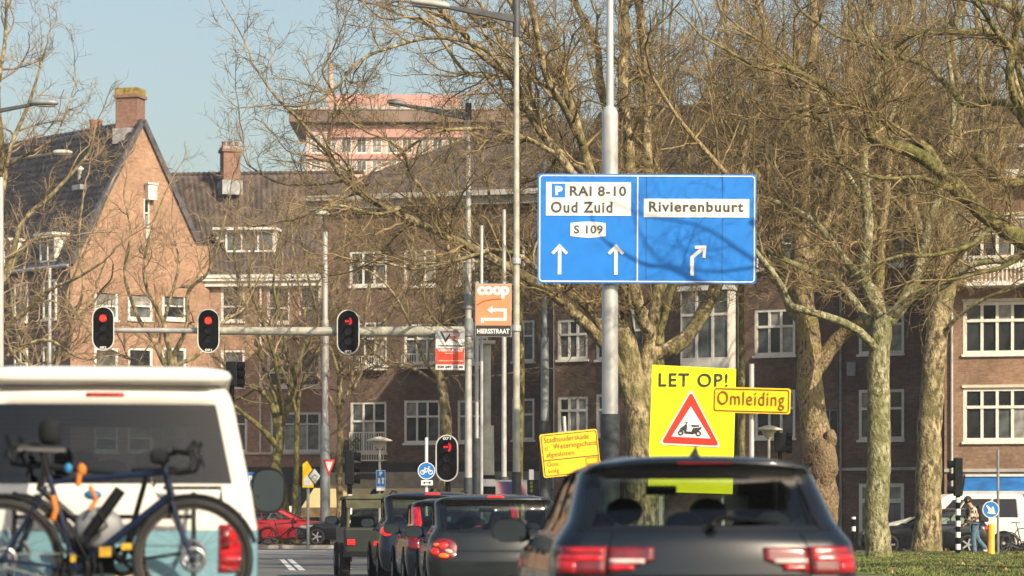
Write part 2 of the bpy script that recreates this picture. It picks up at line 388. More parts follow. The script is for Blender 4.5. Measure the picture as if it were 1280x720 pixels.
# road markings of the junction seen left of the queue
mk = MB()
def mark(x0, y0, x1, y1, wd):
    d = Vector((x1-x0, y1-y0)).normalized(); n = Vector((-d.y, d.x))*wd/2
    mk.add([(x0+n.x, y0+n.y, .003), (x0-n.x, y0-n.y, .003), (x1-n.x, y1-n.y, .003), (x1+n.x, y1+n.y, .003)], [(0, 1, 2, 3)])
def gm(px, py):
    D = CH*FPX/(py-HY); return ((px-640)*D/FPX, D)
for a, b, wd in (((300, 688.5), (432, 688.5), 1.6), ((352, 699), (366, 713), .14), ((362, 699), (378, 713), .14), ((340, 699.5), (352, 699.5), .3),
                 ((356, 714), (382, 714), .22), ((352, 718), (386, 718), .3), ((424, 711), (440, 711), .35), ((300, 702), (316, 718), .15)):
    (x0, y0), (x1, y1) = gm(*a), gm(*b); mark(x0, y0, x1, y1, wd)
tag(mk.build('road_marking', M['paint']), kind='structure')
mk = MB()
for k in range(9): mark(-1.25+.02*k, 6+6*k, -1.27+.02*k, 9+6*k, .12)
mark(3.3, 2, 3.3, 50, .12); mark(-5.9, 2, -6.5, 60, .12)
tag(mk.build('road_marking', M['paint']), kind='structure')
# grass island at the right with its kerb
isl = [(3.9, 34), (30, 34), (34, 82), (13.5, 84.5), (9.5, 85.0), (5.4, 78)]
slab('kerb', [(3.75, 33.8), (30.2, 33.8), (34.2, 82.2), (13.5, 84.75), (9.4, 85.25), (5.2, 78.1)], -.01, .10, M['kerb'])
slab('lawn', isl, 0, .115, M['lawn'])
sheet('path', [(12.2, 76.5), (34, 75.5), (34, 79.2), (12.0, 80.5)], .120, M['soil'])
rg = np.random.default_rng(3)
n = 90000
gy = 35+50*rg.random(n)**.75; gx = rg.uniform(6.5, 20, n)
ok = (gx > gy*(1075-640)/FPX-.5) & (gx < gy*(1300-640)/FPX+.6) & (gy > 42)
clump = np.sin(gx*1.7)+np.sin(gy*.9+gx*.6)+rg.normal(0, .7, n)
inpath = (gy > 76.4) & (gy < 80.6) & (gx > 12.1)
ok &= (~inpath | (rg.random(n) < .15)) & (gy < 84)
gx, gy, clump = gx[ok], gy[ok], clump[ok]; n = len(gx)
h = (.035+.02*rg.random(n)+.012*np.clip(clump, -1, 2)); a = rg.uniform(0, 6.28, n); wd = .012+.01*rg.random(n)
base = np.stack([gx, gy, np.full(n, .113)], 1)
dx = np.stack([np.cos(a)*wd, np.sin(a)*wd, np.zeros(n)], 1)
tip = base+np.stack([rg.normal(0, .02, n), rg.normal(0, .02, n), h+.01], 1)
v = np.stack([base-dx, base+dx, tip], 1).reshape(-1, 3)
o = link('grass', mesh_np('grass', v, np.arange(3*n).reshape(-1, 3), M['grass'])); tag(o, 'short green lawn under the plane trees at the right', kind='stuff')
n = 800; ly = rg.uniform(50, 83, n); lx = ly*(rg.uniform(1085, 1290, n)-640)/FPX; a = rg.uniform(0, 6.28, n); q = rg.uniform(.025, .055, n)
c0 = np.stack([lx, ly, np.full(n, .145)], 1); e1_ = np.stack([np.cos(a)*q, np.sin(a)*q, rg.normal(0, .02, n)], 1); e2_ = np.stack([-np.sin(a)*q, np.cos(a)*q, rg.normal(0, .02, n)], 1)
o = link('fallen_leaves', mesh_np('fallen_leaves', np.stack([c0-e1_, c0-e2_*.7, c0+e1_, c0+e2_*.7], 1).reshape(-1, 3), np.arange(4*n).reshape(-1, 4), mat('dry_leaves', (.30, .20, .09), .9, noise=.5, nscale=1.5)))
tag(o, 'dry brown leaves lying scattered on the lawn', kind='stuff')
# ------------------------------------------------------------------ buildings
class Fac:
    "a facade: a building's own frame, local x along the wall, local y into the building"
    def __init__(s, p0, p1, name, label, cat='building', group=None):
        a = Vector(((p0[0]-640)*p0[1]/FPX, p0[1])); b = Vector(((p1[0]-640)*p1[1]/FPX, p1[1]))
        s.a = a; s.d = (b-a).normalized(); s.L = (b-a).length
        s.ang = math.atan2(s.d.y, s.d.x)
        s.o = thing(name, label, cat, (a.x, a.y, 0), s.ang, group)
    def loc(s, px, py, off=0):
        "photo point -> (u, z) on the wall plane set back by off"
        k = (px-640)/FPX; n = Vector((-s.d.y, s.d.x)); a = s.a+n*off
        # a + d*u = (k*Y, Y)
        u = (k*a.y-a.x)/(s.d.x-k*s.d.y); Y = a.y+s.d.y*u
        return u, CH+(HY-py)*Y/FPX
    def rect(s, r, off=0):
        u0, z0 = s.loc(r[0], r[3], off); u1, z1 = s.loc(r[2], r[1], off)
        return u0, u1, z0, z1
def wall(f, name, u0, u1, z0, z1, holes, m, depth=.14, top=None, y=0):
    mb = MB()
    us = sorted(set([u0, u1]+[min(max(h[i], u0), u1) for h in holes for i in (0, 1)])); zs = sorted(set([z0, z1]+[min(max(h[i], z0), z1) for h in holes for i in (2, 3)]))
    for i in range(len(us)-1):
        for j in range(len(zs)-1):
            cu, cz = (us[i]+us[i+1])/2, (zs[j]+zs[j+1])/2
            if any(h[0] < cu < h[1] and h[2] < cz < h[3] for h in holes): continue
            mb.add([(us[i], y, zs[j]), (us[i+1], y, zs[j]), (us[i+1], y, zs[j+1]), (us[i], y, zs[j+1])], [(0, 1, 2, 3)])
    for a, b, c, d in holes:
        mb.add([(a, y, c), (b, y, c), (b, y, d), (a, y, d), (a, y+depth, c), (b, y+depth, c), (b, y+depth, d), (a, y+depth, d)],
               [(0, 4, 5, 1), (1, 5, 6, 2), (2, 6, 7, 3), (3, 7, 4, 0)])
    if top: mb.add([(u, y, z) for u, z in top], [tuple(range(len(top)))])
    return mb.build(name, m, f.o)
FR = {}; PN = {}
def window(f, r, nx=3, tr=.62, mm='white', pane=None, sill=True, t=.07, mid=.05, y=.08, lights=None, name='window', top_n=None, curtain=.45):
    "a wooden window: frame with mullions and a transom, every pane a sub-part"
    a, b, c, d = r; wd, h = b-a, d-c
    key = (round(wd, 2), round(h, 2), nx, tr, mm, t, top_n)
    if key not in FR:
        mb = MB()
        y0, y1 = -.05, .05
        mb.box(0, t, y0, y1, 0, h); mb.box(wd-t, wd, y0, y1, 0, h); mb.box(t, wd-t, y0, y1, 0, t); mb.box(t, wd-t, y0, y1, h-t, h)
        ztr = h*tr if tr else h-t
        cells = []
        bands = [(t, ztr-mid/2, nx), (ztr+mid/2, h-t, top_n or nx)] if tr else [(t, h-t, nx)]
        if tr: mb.box(t, wd-t, y0-.02, y1, ztr-mid/2, ztr+mid/2)
        for z0, z1, k in bands:
            for i in range(k):
                x0 = t+(wd-2*t)*i/k; x1 = t+(wd-2*t)*(i+1)/k
                if i: mb.box(x0-mid/2, x0+mid/2, y0+.01, y1-.005, z0, z1)
                cells.append((x0+(mid/2 if i else 0), x1-(mid/2 if i < k-1 else 0), z0, z1))
        FR[key] = (mb.mesh(name, M[mm]), cells)
    me, cells = FR[key]
    o = link(name, me, f.o, (a, y, c))
    for x0, x1, z0, z1 in cells:
        q = rnd.random()
        pm = pane or ('pane_light' if q < curtain*.5 else 'pane_mid' if q < curtain*1.3 else 'pane')
        k2 = (round(x1-x0, 2), round(z1-z0, 2), pm)
        if k2 not in PN:
            w_, h_ = x1-x0, z1-z0
            PN[k2] = MB().add([(0, 0, 0), (w_, 0, 0), (w_, 0, h_), (0, 0, h_)], [(0, 1, 2, 3)]).mesh('pane', M[pm])
        p = link('pane', PN[k2], o, (x0, .015+.01*(q-.5), z0)); p.rotation_euler = (R(rnd.uniform(-.8, .8)), 0, R(rnd.uniform(-1.2, 1.2)))
    if sill:
        k3 = ('sill', round(wd, 2), mm)
        if k3 not in PN: PN[k3] = MB().box(-.05, wd+.05, -.17, .02, -.09, 0).mesh('sill', M[mm])
        link('sill', PN[k3], o, (0, 0, 0))
    return o
def tile_roof(f, name, c, nu, nv, m, amp=.028, step=.03, per=4):
    "interlocking tiles laid in rows: c = bottom-left, bottom-right, top-right, top-left"
    c = [Vector(p) for p in c]
    nrm = (c[1]-c[0]).cross(c[3]-c[0]).normalized()
    U = np.linspace(0, 1, nu*per+1); rows = []
    for j in range(nv):
        rows += [(j/nv, step), ((j+1)/nv-1e-4, 0.0)]
    vs = []
    C = [np.array(p) for p in c]; nn = np.array(nrm)
    ph = np.arange(nu*per+1) % per
    wave = np.array([0, .9, 1.0, .35])[ph % 4] if per == 4 else np.abs(np.sin(np.pi*U*nu))
    rgn = np.random.default_rng(5)
    for k, (v_, s_) in enumerate(rows):
        pts = (1-v_)*((1-U)[:, None]*C[0]+U[:, None]*C[1])+v_*((1-U)[:, None]*C[3]+U[:, None]*C[2])
        jit = np.repeat(rgn.normal(0, .006, nu+1), per)[:len(U)]
        vs.append(pts+nn*(wave*amp+s_+jit)[:, None])
    vs = np.concatenate(vs); w_ = len(U); fs = []
    i = np.arange(w_-1)
    for j in range(len(rows)-1):
        a = j*w_+i; fs.append(np.stack([a, a+1, a+w_+1, a+w_], 1))
    o = link(name, mesh_np(name, vs, np.concatenate(fs), m), f.o)
    tag(o, kind='stuff'); return o
def poly(f, name, pts, m): return MB().add(pts, [tuple(range(len(pts)))]).build(name, m, f.o)
def body_box(f, u0, u1, z0, z1, depth, m, name='side_wall'):
    mb = MB()
    for u in (u0, u1): mb.add([(u, .001, z0), (u, depth, z0), (u, depth, z1), (u, .001, z1)], [(0, 1, 2, 3)])
    mb.add([(u0, depth, z0), (u1, depth, z0), (u1, depth, z1), (u0, depth, z1)], [(0, 1, 2, 3)])
    return mb.build(name, m, f.o)
def chimney(f, cx, cy, z0, z1, wx, wy, pots=3, moss=False, rz=0.):
    px_, py_ = cx, cy; cx = cy = 0
    o = MB().box(cx-wx/2, cx+wx/2, cy-wy/2, cy+wy/2, z0, z1-.25).box(cx-wx/2-.08, cx+wx/2+.08, cy-wy/2-.08, cy+wy/2+.08, z1-.25, z1-.1).build('chimney', M['brick_chimney'], f.o, (px_, py_, 0), (0, 0, rz))
    MB().box(cx-wx/2-.03, cx+wx/2+.03, cy-wy/2-.03, cy+wy/2+.03, z1-.1, z1+(.22 if moss else .02)).build('chimney_cap', M['moss' if moss else 'concrete'], o)
    MB().box(cx-wx/2-.09, cx+wx/2+.09, cy-wy/2-.12, cy+wy/2+.12, z0, z0+(z1-z0)*.30).build('flashing', M['lead'], o)
    for k in range(pots):
        MB().lathe([(.11, 0), (.12, .05), (.09, .1), (.10, .25), (.13, .28), (.08, .29)], 10, (cx+(k-(pots-1)/2)*.33, cy, z1)).build('chimney_pot', M['terracotta'], o)
    return o

# --- A: the gabled corner house at the left -------------------------------------------------
A = Fac((88, 133), (262, 137.5), 'gabled_house', 'orange brick gabled corner house with dark tiled roof and mossy chimney at the left', 'house')
wins = []
for x0, x1 in ((118, 148), (160, 191), (203, 233)):
    for y0, y1 in ((350, 399), (435, 482), (515, 565)): wins.append(A.rect((x0, y0, x1, y1)))
sl = A.rect((179, 249, 186, 284))
cL = A.loc(88, 332); cA = A.loc(178, 152); cR = A.loc(246, 303)
zb = A.loc(88, 332)[1]
ue = A.L
wall(A, 'wall', 0, ue, 0, min(zb, A.loc(246, 303)[1])-1.2, wins, M['brick_orange'])
zt = min(zb, A.loc(246, 303)[1])-1.2
# gable triangle around the narrow window
MBg = MB()
gpts = [(0, zt), (sl[0], zt), (sl[0], sl[3]), (cA[0], cA[1]), (0, cL[1])]
MBg.add([(u, 0, z) for u, z in gpts], [(0, 1, 2, 3, 4)])
gp2 = [(sl[1], zt), (ue, zt), (ue, cR[1]-.15), (cR[0], cR[1]-.15), (cA[0], cA[1]), (sl[1], sl[3])]
MBg.add([(u, 0, z) for u, z in gp2], [(0, 1, 2, 3, 4, 5)])
MBg.add([(sl[0], 0, sl[3]), (sl[1], 0, sl[3]), (cA[0], 0, cA[1])], [(0, 1, 2)])
MBg.add([(sl[0], 0, zt), (sl[1], 0, zt), (sl[1], 0, sl[2]), (sl[0], 0, sl[2])], [(0, 1, 2, 3)])
MBg.build('gable', M['brick_orange'], A.o)
for i, r in enumerate(wins): window(A, r, 1, .34, t=.13, curtain=.5, mid=.07)
window(A, sl, 1, .5, t=.06, sill=False, y=.0)
q = A.rect((181, 232, 192, 250))
MB().box(q[0], q[1], -.35, 0, q[2], q[3]).build('hoist_beam_box', M['white'], A.o); MB().box(q[0]-.05, q[1]+.05, -.42, 0, q[3]+.002, q[3]+.08).build('box_lid', M['white'], A.o); MB().box(q[0]+.02, q[0]+.28, -.1, 0, sl[2]-.55, sl[2]-.1).build('corbel', M['white'], A.o)
# barge tiles along both gable slopes
bt = MB()
for (ua, za), (ub, zb_) in ((cL, cA), (cA, cR)):
    bt.stroke([(ua, za+.06), (ub, zb_+.06)], .24, -.16, .12)
bt.build('verge_tiles', M['tile'], A.o)
# left wing: runs away to the left in shade
dw = Vector((-1, 1.1)).normalized()           # world direction of the wing
lw = 22.0
import mathutils
rotw = Matrix.Rotation(-A.ang, 2)
dl = rotw @ dw                                 # in the house's own frame
e0 = Vector((0, 0, cL[1])); e1 = e0+Vector((dl.x, dl.y, 0))*lw
rdg0 = Vector((cA[0], .0, cA[1])); rdg1 = rdg0+Vector((dl.x, dl.y, 0))*lw
ww = MB(); ww.add([(0, 0, 0), (0, 0, cL[1]), (e1.x, e1.y, cL[1]), (e1.x, e1.y, 0)], [(0, 1, 2, 3)]); ww.build('side_wall', M['brick_wing_shade'], A.o)
tile_roof(A, 'roof_tiles', [e1, e0, rdg0, rdg1], 66, 20, M['tile'], .075, .11)
er = Vector((cR[0]+.0, 0, cR[1])); er1 = er+Vector((-.1, 1, 0)).normalized()*12
tile_roof(A, 'roof_tiles', [er, er1, rdg0+Vector((-.1, 1, 0))*12, rdg0], 30, 22, M['tile'])
rt = MB()
for k in range(60):
    a = rdg0.lerp(rdg1, k/60); b = rdg0.lerp(rdg1, (k+.96)/60); rt.tube([a+Vector((0, 0, .03)), b+Vector((0, 0, .05))], [.10, .12], 6)
tag(rt.build('ridge_tiles', M['tile'], A.o), kind='stuff')
MB().tube([e0+Vector((dl.y, -dl.x, 0))*-.12, e1+Vector((dl.y, -dl.x, 0))*-.12], .09, 6).build('gutter', M['lead'], A.o)
# chimney near the apex, pots farther along the ridge
cp = rdg0+Vector((dl.x, dl.y, 0))*1.0
cz = ZZ(117, 136)
chimney(A, cp.x, cp.y, cA[1]-1.0, cz, 1.0, 1.1, 0, True, R(38))
cp = rdg0+Vector((dl.x, dl.y, 0))*3.9
for k in (-1, 1): MB().lathe([(.14, -.3), (.16, .05), (.12, .12), (.15, .36), (.17, .42), (.09, .44)], 10, (cp.x+k*.19, cp.y, rdg0.z+.05)).build('chimney_pot', M['terracotta'], A.o)
# the wing's dormers and windows (each wing thing placed along the wing plane)
def on_wing(t, up):                           # t metres along the wing, up = 0 at eave, 1 at ridge
    return e0.lerp(rdg0, up)+Vector((dl.x, dl.y, 0))*t
wang = math.atan2(dl.y, dl.x)+math.pi
def dormer(f, p, ang, wd, h, dp, nx=2, m='white'):
    d = link('dormer', MB().box(0, wd, 0, dp, 0, h).mesh('dormer', M['lead']), f.o, p, (0, 0, ang))
    mb = MB(); t = .09
    mb.box(0, wd, -.05, 0, 0, t); mb.box(0, wd, -.05, 0, h-t, h); mb.box(0, t, -.05, 0, t, h-t); mb.box(wd-t, wd, -.05, 0, t, h-t)
    for i in range(1, nx): mb.box(wd*i/nx-.04, wd*i/nx+.04, -.05, 0, t, h-t)
    mb.box(-.15, wd+.15, -.3, dp, h, h+.12)
    mb.build('window_frame', M[m], d); mb = MB()
    for i in range(nx):
        x0 = wd*i/nx+.05; x1 = wd*(i+1)/nx-.05; mb.add([(x0, -.01, t), (x1, -.01, t), (x1, -.01, h-t), (x0, -.01, h-t)], [(0, 1, 2, 3)])
    mb.build('pane', M['pane_mid'], d)
    MB().box(-.035, -.005, .0, dp, 0, h).box(wd+.005, wd+.035, 0, dp, 0, h).build('cheek', M[m], d)
    return d
for t in (2.6, 6.4):
    p = on_wing(t, .10); dormer(A, (p.x+dl.y*-.3, p.y+.1, p.z-.4), wang, 1.3, 1.25, 2.2, 2)
vp = on_wing(3.0, .62); MB().lathe([(.10, -.4), (.10, .5), (.2, .55), (.2, .62), (.05, .75)], 10, tuple(vp)).build('vent_pipe', M['white'], A.o)
vp = on_wing(2.2, .56); MB().box(vp.x-.35, vp.x+.35, vp.y-.5, vp.y+.5, vp.z-.1, vp.z+.14, wang, (vp.x, vp.y)).build('roof_window', M['lead'], A.o)
class Sub:  # a wall frame inside another building
    pass
def wing_windows(f, ts, zs, wd, h):
    for t in ts:
        for z in zs:
            p = Vector((dl.x, dl.y, 0))*(t+wd)
            n = Vector((dl.y, -dl.x, 0))*-1
            o = window(f, (0, wd, z, z+h), 2, .62, t=.09)
            o.location = (p.x+n.x*.06, p.y+n.y*.06, z); o.rotation_euler = (0, 0, wang)
s26 = S(134)
wing_windows(A, (1.1, 3.6, 6.2, 8.8), ((680-400)/s26, (680-483)/s26, (680-566)/s26), 1.1, 1.85)

# --- B: the row house between gable and dark block ------------------------------------------
B = Fac((262.5, 137.6), (402, 137.0), 'row_house', 'orange brick row house with white dormers and dark tiled roof beside the gabled house', 'house')
bw = []
for r in ((276, 355, 306, 402), (334, 357, 363, 404), (374, 357, 401, 404), (276, 437, 306, 484), (334, 438, 362, 484), (373, 438, 401, 484)): bw.append((B.rect(r), 1, .4))
bw += [(B.rect((280, 515, 309, 565)), 2, .7), (B.rect((338, 515, 401, 565)), 4, .7)]
zt = B.loc(300, 352)[1]; z1 = B.loc(300, 567)[1]
wall(B, 'wall', 0, B.L, z1, zt, [w_[0] for w_ in bw], M['brick_orange'])
for r, nx, tr in bw: window(B, r, nx, tr, t=.12, curtain=.5, mid=.07)
MB().box(-.3, B.L, -.45, .1, zt, zt+.14).box(-.2, B.L, -.3, .1, zt-.25, zt).box(-.3, B.L, -.5, -.3, zt+.14, zt+.3).build('cornice', M['white'], B.o)
zl = B.loc(300, 567)[1]
MB().box(0, B.L, -.22, .1, zl-.05, zl+.06).build('ledge', M['cream'], B.o)
MB().box(0, B.L, -.1, .1, zl-.65, zl-.05).build('plinth_band', M['brick_orange'], B.o)
MB().box(0, B.L, -.18, .1, zl-1.5, zl-.65).build('shop_fascia', M['fascia'], B.o)
mb = MB()
for i in range(6): mb.box(B.L*i/5-.1, B.L*i/5+.1, -.05, .1, 0, zl-1.5)
mb.box(0, B.L, -.03, .1, 0, .5); mb.build('shop_front', M['galv_dark'], B.o)
for i in range(5): poly(B, 'shop_window', [(B.L*i/5, .05, .5), (B.L*(i+1)/5, .05, .5), (B.L*(i+1)/5, .05, zl-1.5), (B.L*i/5, .05, zl-1.5)], M['pane'])
u, _ = B.loc(326, 400); MB().tube([(u, -.1, z1), (u, -.1, zt-.2)], .055, 8).build('drainpipe', M['white'], B.o)
zr = ZZ(213, 141)
tile_roof(B, 'roof_tiles', [(-1.0, -.2, zt+.2), (B.L+.6, -.2, zt+.2), (B.L+.6, 5.2, zr), (-3.2, 5.2, zr)], 32, 22, M['tile_brown'], .03, .045)
poly(B, 'roof_back', [(-3.2, 5.3, zr), (B.L+.6, 5.3, zr), (B.L+.6, 11, zt), (-3.2, 11, zt)], M['tile_brown'])
body_box(B, 0, B.L, 0, zt, 10, M['brick_orange'])
rt = MB()
for k in range(38): rt.tube([(-3.2+k*.26, 5.22, zr+.04), (-3.2+k*.26+.25, 5.22, zr+.06)], [.10, .125], 6)
tag(rt.build('ridge_tiles', M['tile_brown'], B.o), kind='stuff')
u0, za = B.loc(270, 240, 3.0); u1, zb2 = B.loc(296, 182, 3.0)
chimney(B, (u0+u1)/2, 3.9, ZZ(243, 141), ZZ(183, 141), .85, .8, 3, False, R(25))
q = B.rect((283, 288, 344, 316), 1.2)
dormer(B, (q[0], 1.0, q[2]), 0, q[1]-q[0], q[3]-q[2], 3, 3)
q = B.rect((247, 288, 281, 303), 1.2)
dormer(B, (max(q[0], .1), 1.1, q[2]), 0, q[1]-q[0], q[3]-q[2], 3, 3)

# --- C1: dark brick block behind the crossing -------------------------------------------------
C1 = Fac((402.5, 124), (692, 121), 'apartment_block', 'dark brown brick corner block with beige shop awnings behind the traffic light arm', 'building')
cw = [((437, 313, 484, 358), 3, .62), ((505, 311, 545, 358), 3, .62), ((572, 308, 610, 356), 2, .62), ((440, 402, 484, 458), 3, .62), ((505, 404, 549, 455), 3, .62), ((572, 402, 610, 455), 2, .62),
      ((438, 502, 483, 566), 3, .62), ((505, 500, 550, 554), 3, .62), ((572, 500, 606, 553), 2, .62), ((640, 400, 668, 452), 2, .62), ((640, 498, 668, 550), 2, .62), ((640, 305, 668, 354), 2, .62)]
cr = [(C1.rect(r), nx, tr) for r, nx, tr in cw]
zt = C1.loc(402, 253)[1]; z1 = C1.loc(500, 578)[1]
wall(C1, 'wall', 0, C1.L, z1, zt, [r[0] for r in cr], M['brick_brown'])
for r, nx, tr in cr: window(C1, r, nx, tr, t=.1, mid=.08)
MB().box(-.7, C1.L+.3, -.7, .1, zt, zt+.22).box(-.4, C1.L, -.4, .1, zt-.35, zt).build('cornice', M['concrete'], C1.o)
tile_roof(C1, 'roof_tiles', [(-.5, -.5, zt+.2), (C1.L, -.5, zt+.2), (C1.L, 5.5, zt+3.9), (6.8, 5.5, zt+3.9)], 40, 16, M['tile_brown'])
poly(C1, 'roof_side', [(-.5, -.5, zt+.2), (6.8, 5.5, zt+3.9), (6.8, 12, zt+3.9), (-.5, 14, zt+.2)], M['tile_brown'])
poly(C1, 'side_wall', [(0, 0, 0), (0, 0, zt), (0, 14, zt), (0, 14, 0)], M['brick_brown'])
# shop floor: black band, taupe fascia, awnings
MB().box(0, C1.L, -.12, .12, z1-.42, z1).build('shop_band', M['fascia'], C1.o)
MB().box(0, C1.L, -.2, .12, z1-1.15, z1-.42).build('shop_fascia', M['fascia_grey'], C1.o)
a = C1.rect((448, 592, 472, 599)); MB().box(a[0], a[1], -.26, -.201, a[2], a[3]).build('name_board', M['sign_black'], C1.o)
mb = MB()
for i in range(9): mb.box(C1.L*i/8-.12, C1.L*i/8+.12, -.03, .12, .1, z1-1.15)
mb.box(0, C1.L, 0, .12, .1, .55); mb.build('shop_front', M['galv_dark'], C1.o)
for i in range(8): poly(C1, 'shop_window', [(C1.L*i/8, .06, .55), (C1.L*(i+1)/8, .06, .55), (C1.L*(i+1)/8, .06, z1-1.15), (C1.L*i/8, .06, z1-1.15)], M['pane_mid' if i % 3 == 0 else 'pane'])
for x0, x1 in ((394, 468), (484, 540), (545, 592)):
    u0 = C1.loc(x0, 600)[0]; u1 = C1.loc(x1, 600)[0]; zz = z1-1.1; drop = .85; out = 1.7
    o = MB().add([(u0, -.15, zz), (u1, -.15, zz), (u1, -out, zz-drop), (u0, -out, zz-drop), (u0, -.15, zz-.03), (u1, -.15, zz-.03), (u1, -out, zz-drop-.03), (u0, -out, zz-drop-.03)],
             [(0, 3, 2, 1), (4, 5, 6, 7), (0, 1, 5, 4), (1, 2, 6, 5), (2, 3, 7, 6), (3, 0, 4, 7)]).build('awning', M['awning'], C1.o)
    MB().box(u0, u1, -out-.03, -out, zz-drop-.42, zz-drop).build('valance', M['awning_dark'], o)
    mb = MB()
    for u in (u0+.1, u1-.1): mb.tube([(u, -.2, zz-.8), (u, -out+.05, zz-drop-.05)], .03, 6)
    mb.build('awning_arm', M['galv'], o)
# balcony rails of the french windows with window boxes
for r in ((440, 540, 484, 575), (505, 442, 545, 460), (440, 445, 484, 462)):
    a = C1.rect(r); mb = MB()
    mb.box(a[0], a[1], -.35, -.31, a[3]-.05, a[3]); mb.box(a[0], a[1], -.35, -.02, a[2]-.06, a[2])
    k = 0
    while a[0]+k*.11 < a[1]: mb.box(a[0]+k*.11, a[0]+k*.11+.025, -.345, -.32, a[2], a[3]-.05); k += 1
    mb.build('balcony_rail', M['white'], C1.o)
a = C1.rect((432, 555, 455, 574)); mb = MB()
for k in range(140): 
    x, y_, z = rnd.uniform(a[0], a[1]), rnd.uniform(-.75, -.4), rnd.uniform(a[2], a[3]+.2)
    mb.add([(x, y_, z), (x+rnd.uniform(-.1, .1), y_+rnd.uniform(-.1, .1), z+rnd.uniform(.02, .12)), (x+rnd.uniform(.02, .12), y_, z+rnd.uniform(-.06, .06))], [(0, 1, 2)])
M['leaf'] = mat('evergreen_leaves', (.07, .10, .03), .8, noise=.4)
tag(mb.build('window_box_plants', M['leaf'], C1.o), kind='stuff')
mb = MB(); mb.box(a[0], a[1], -.7, -.38, a[2]-.18, a[2]+.05); mb.build('window_box', M['galv_dark'], C1.o)

# --- C2: long brown block behind the plane trees ------------------------------------------------
C2 = Fac((692.5, 111), (1180, 103), 'long_apartment_block', 'long brown brick apartment block with white windows behind the blue road sign', 'building')
cw = []
for x0, x1, nx in ((697, 735, 3), (745, 770, 2), (943, 994, 3), (1073, 1130, 3)):
    y0, y1 = {697: (398, 450), 745: (396, 450), 943: (385, 445), 1073: (382, 443)}[x0]
    cw.append(((x0, y0, x1, y1), nx, .62))
    y0, y1 = {697: (495, 542), 745: (492, 545), 943: (487, 548), 1073: (486, 550)}[x0]
    cw.append(((x0, y0, x1, y1), nx, .62))
    y0, y1 = {697: (300, 350), 745: (298, 350), 943: (283, 338), 1073: (278, 334)}[x0]
    cw.append(((x0, y0, x1, y1), nx, .62))
cw += [((862, 488, 905, 546), 3, .62), ((1006, 278, 1040, 335), 2, .62)]
cr = [(C2.rect(r), nx, tr) for r, nx, tr in cw]
hole = C2.rect((1026, 512, 1047, 560)); door = C2.rect((1073, 604, 1130, 682))
zt = C2.loc(940, 240)[1]
wall(C2, 'wall', 0, C2.L, 0, zt, [r[0] for r in cr]+[hole, door], M['brick_brown'])
for r, nx, tr in cr: window(C2, r, nx, tr, t=.11, mid=.09)
window(C2, hole, 2, None, 'galv_dark', 'pane', sill=False, t=.03)
window(C2, door, 2, .72, 'white', sill=False, t=.14, mid=.16, name='door', curtain=1.2)
zc = C2.loc(1100, 586)[1]
MB().box(C2.loc(1040, 586)[0], C2.L, -.08, .02, zc-.06, zc+.05).build('string_course', M['concrete'], C2.o)
for x0, x1, y0, y1 in ((780, 806, 393, 452), (852, 912, 362, 452)):
    a = C2.rect((x0, y0, x1, y1), -.6); wd = a[1]-a[0]
    b = link('bay_window', MB().box(0, wd, 0, .7, -.35, 0).mesh('bay_window', M['white']), C2.o, (a[0], -.7, a[2]))
    class F2: pass
    f2 = F2(); f2.o = b
    h_ = a[3]-a[2]; mb = MB(); nx = 3 if wd > 1.2 else 2
    for i in range(nx+1): mb.box(wd*i/nx-(.05 if i else 0), wd*i/nx+(.05 if i < nx else 0), 0, .08, 0, h_)
    mb.box(0, wd, .01, .07, h_*.64, h_*.64+.09); mb.box(0, wd, .01, .07, 0, .12); mb.box(0, .1, .08, .7, 0, h_); mb.box(wd-.1, wd, .08, .7, 0, h_)
    mb.build('window_frame', M['white'], b); MB().box(-.08, wd+.08, -.1, .7, h_+.002, h_+.18).build('bay_roof', M['white'], b)
    for i in range(nx):
        MB().add([(wd*i/nx+.05, .05, .12), (wd*(i+1)/nx-.05, .05, .12), (wd*(i+1)/nx-.05, .05, h_), (wd*i/nx+.05, .05, h_)], [(0, 1, 2, 3)]).build('pane', M['pane_mid' if i else 'pane_light'], b)
for px_ in (925, 1052):
    u = C2.loc(px_, 400)[0]; MB().tube([(u, -.09, 0), (u, -.09, zt-.3)], .05, 8).build('drainpipe', M['galv_dark'], C2.o)
for (px_, py_, w_, h_) in ((905, 470, .5, .3), (1060, 470, .35, .5)):
    u, z = C2.loc(px_, py_); MB().box(u, u+w_, -.12, -.01, z, z+h_).build('vent_grille', M['galv_dark'], C2.o)
MB().box(-.2, C2.L+.2, -.6, .1, zt, zt+.25).box(0, C2.L, -.3, .1, zt-.3, zt).build('cornice', M['concrete'], C2.o)
zr = ZZ(118, 110)
tile_roof(C2, 'roof_tiles', [(-.2, -.4, zt+.2), (C2.L+.2, -.4, zt+.2), (C2.L+.2, 4.2, zr), (-.2, 4.2, zr)], 60, 22, M['tile_brown'])
body_box(C2, 0, C2.L, 0, zt, 9, M['brick_brown'])
poly(C2, 'gable_end', [(-.2, -.4, zt), (-.2, 4.2, zr), (-.2, 9, zt)], M['brick_brown'])
poly(C2, 'roof_back', [(-.2, 4.2, zr), (C2.L+.2, 4.2, zr), (C2.L+.2, 9, zt), (-.2, 9, zt)], M['tile_brown'])

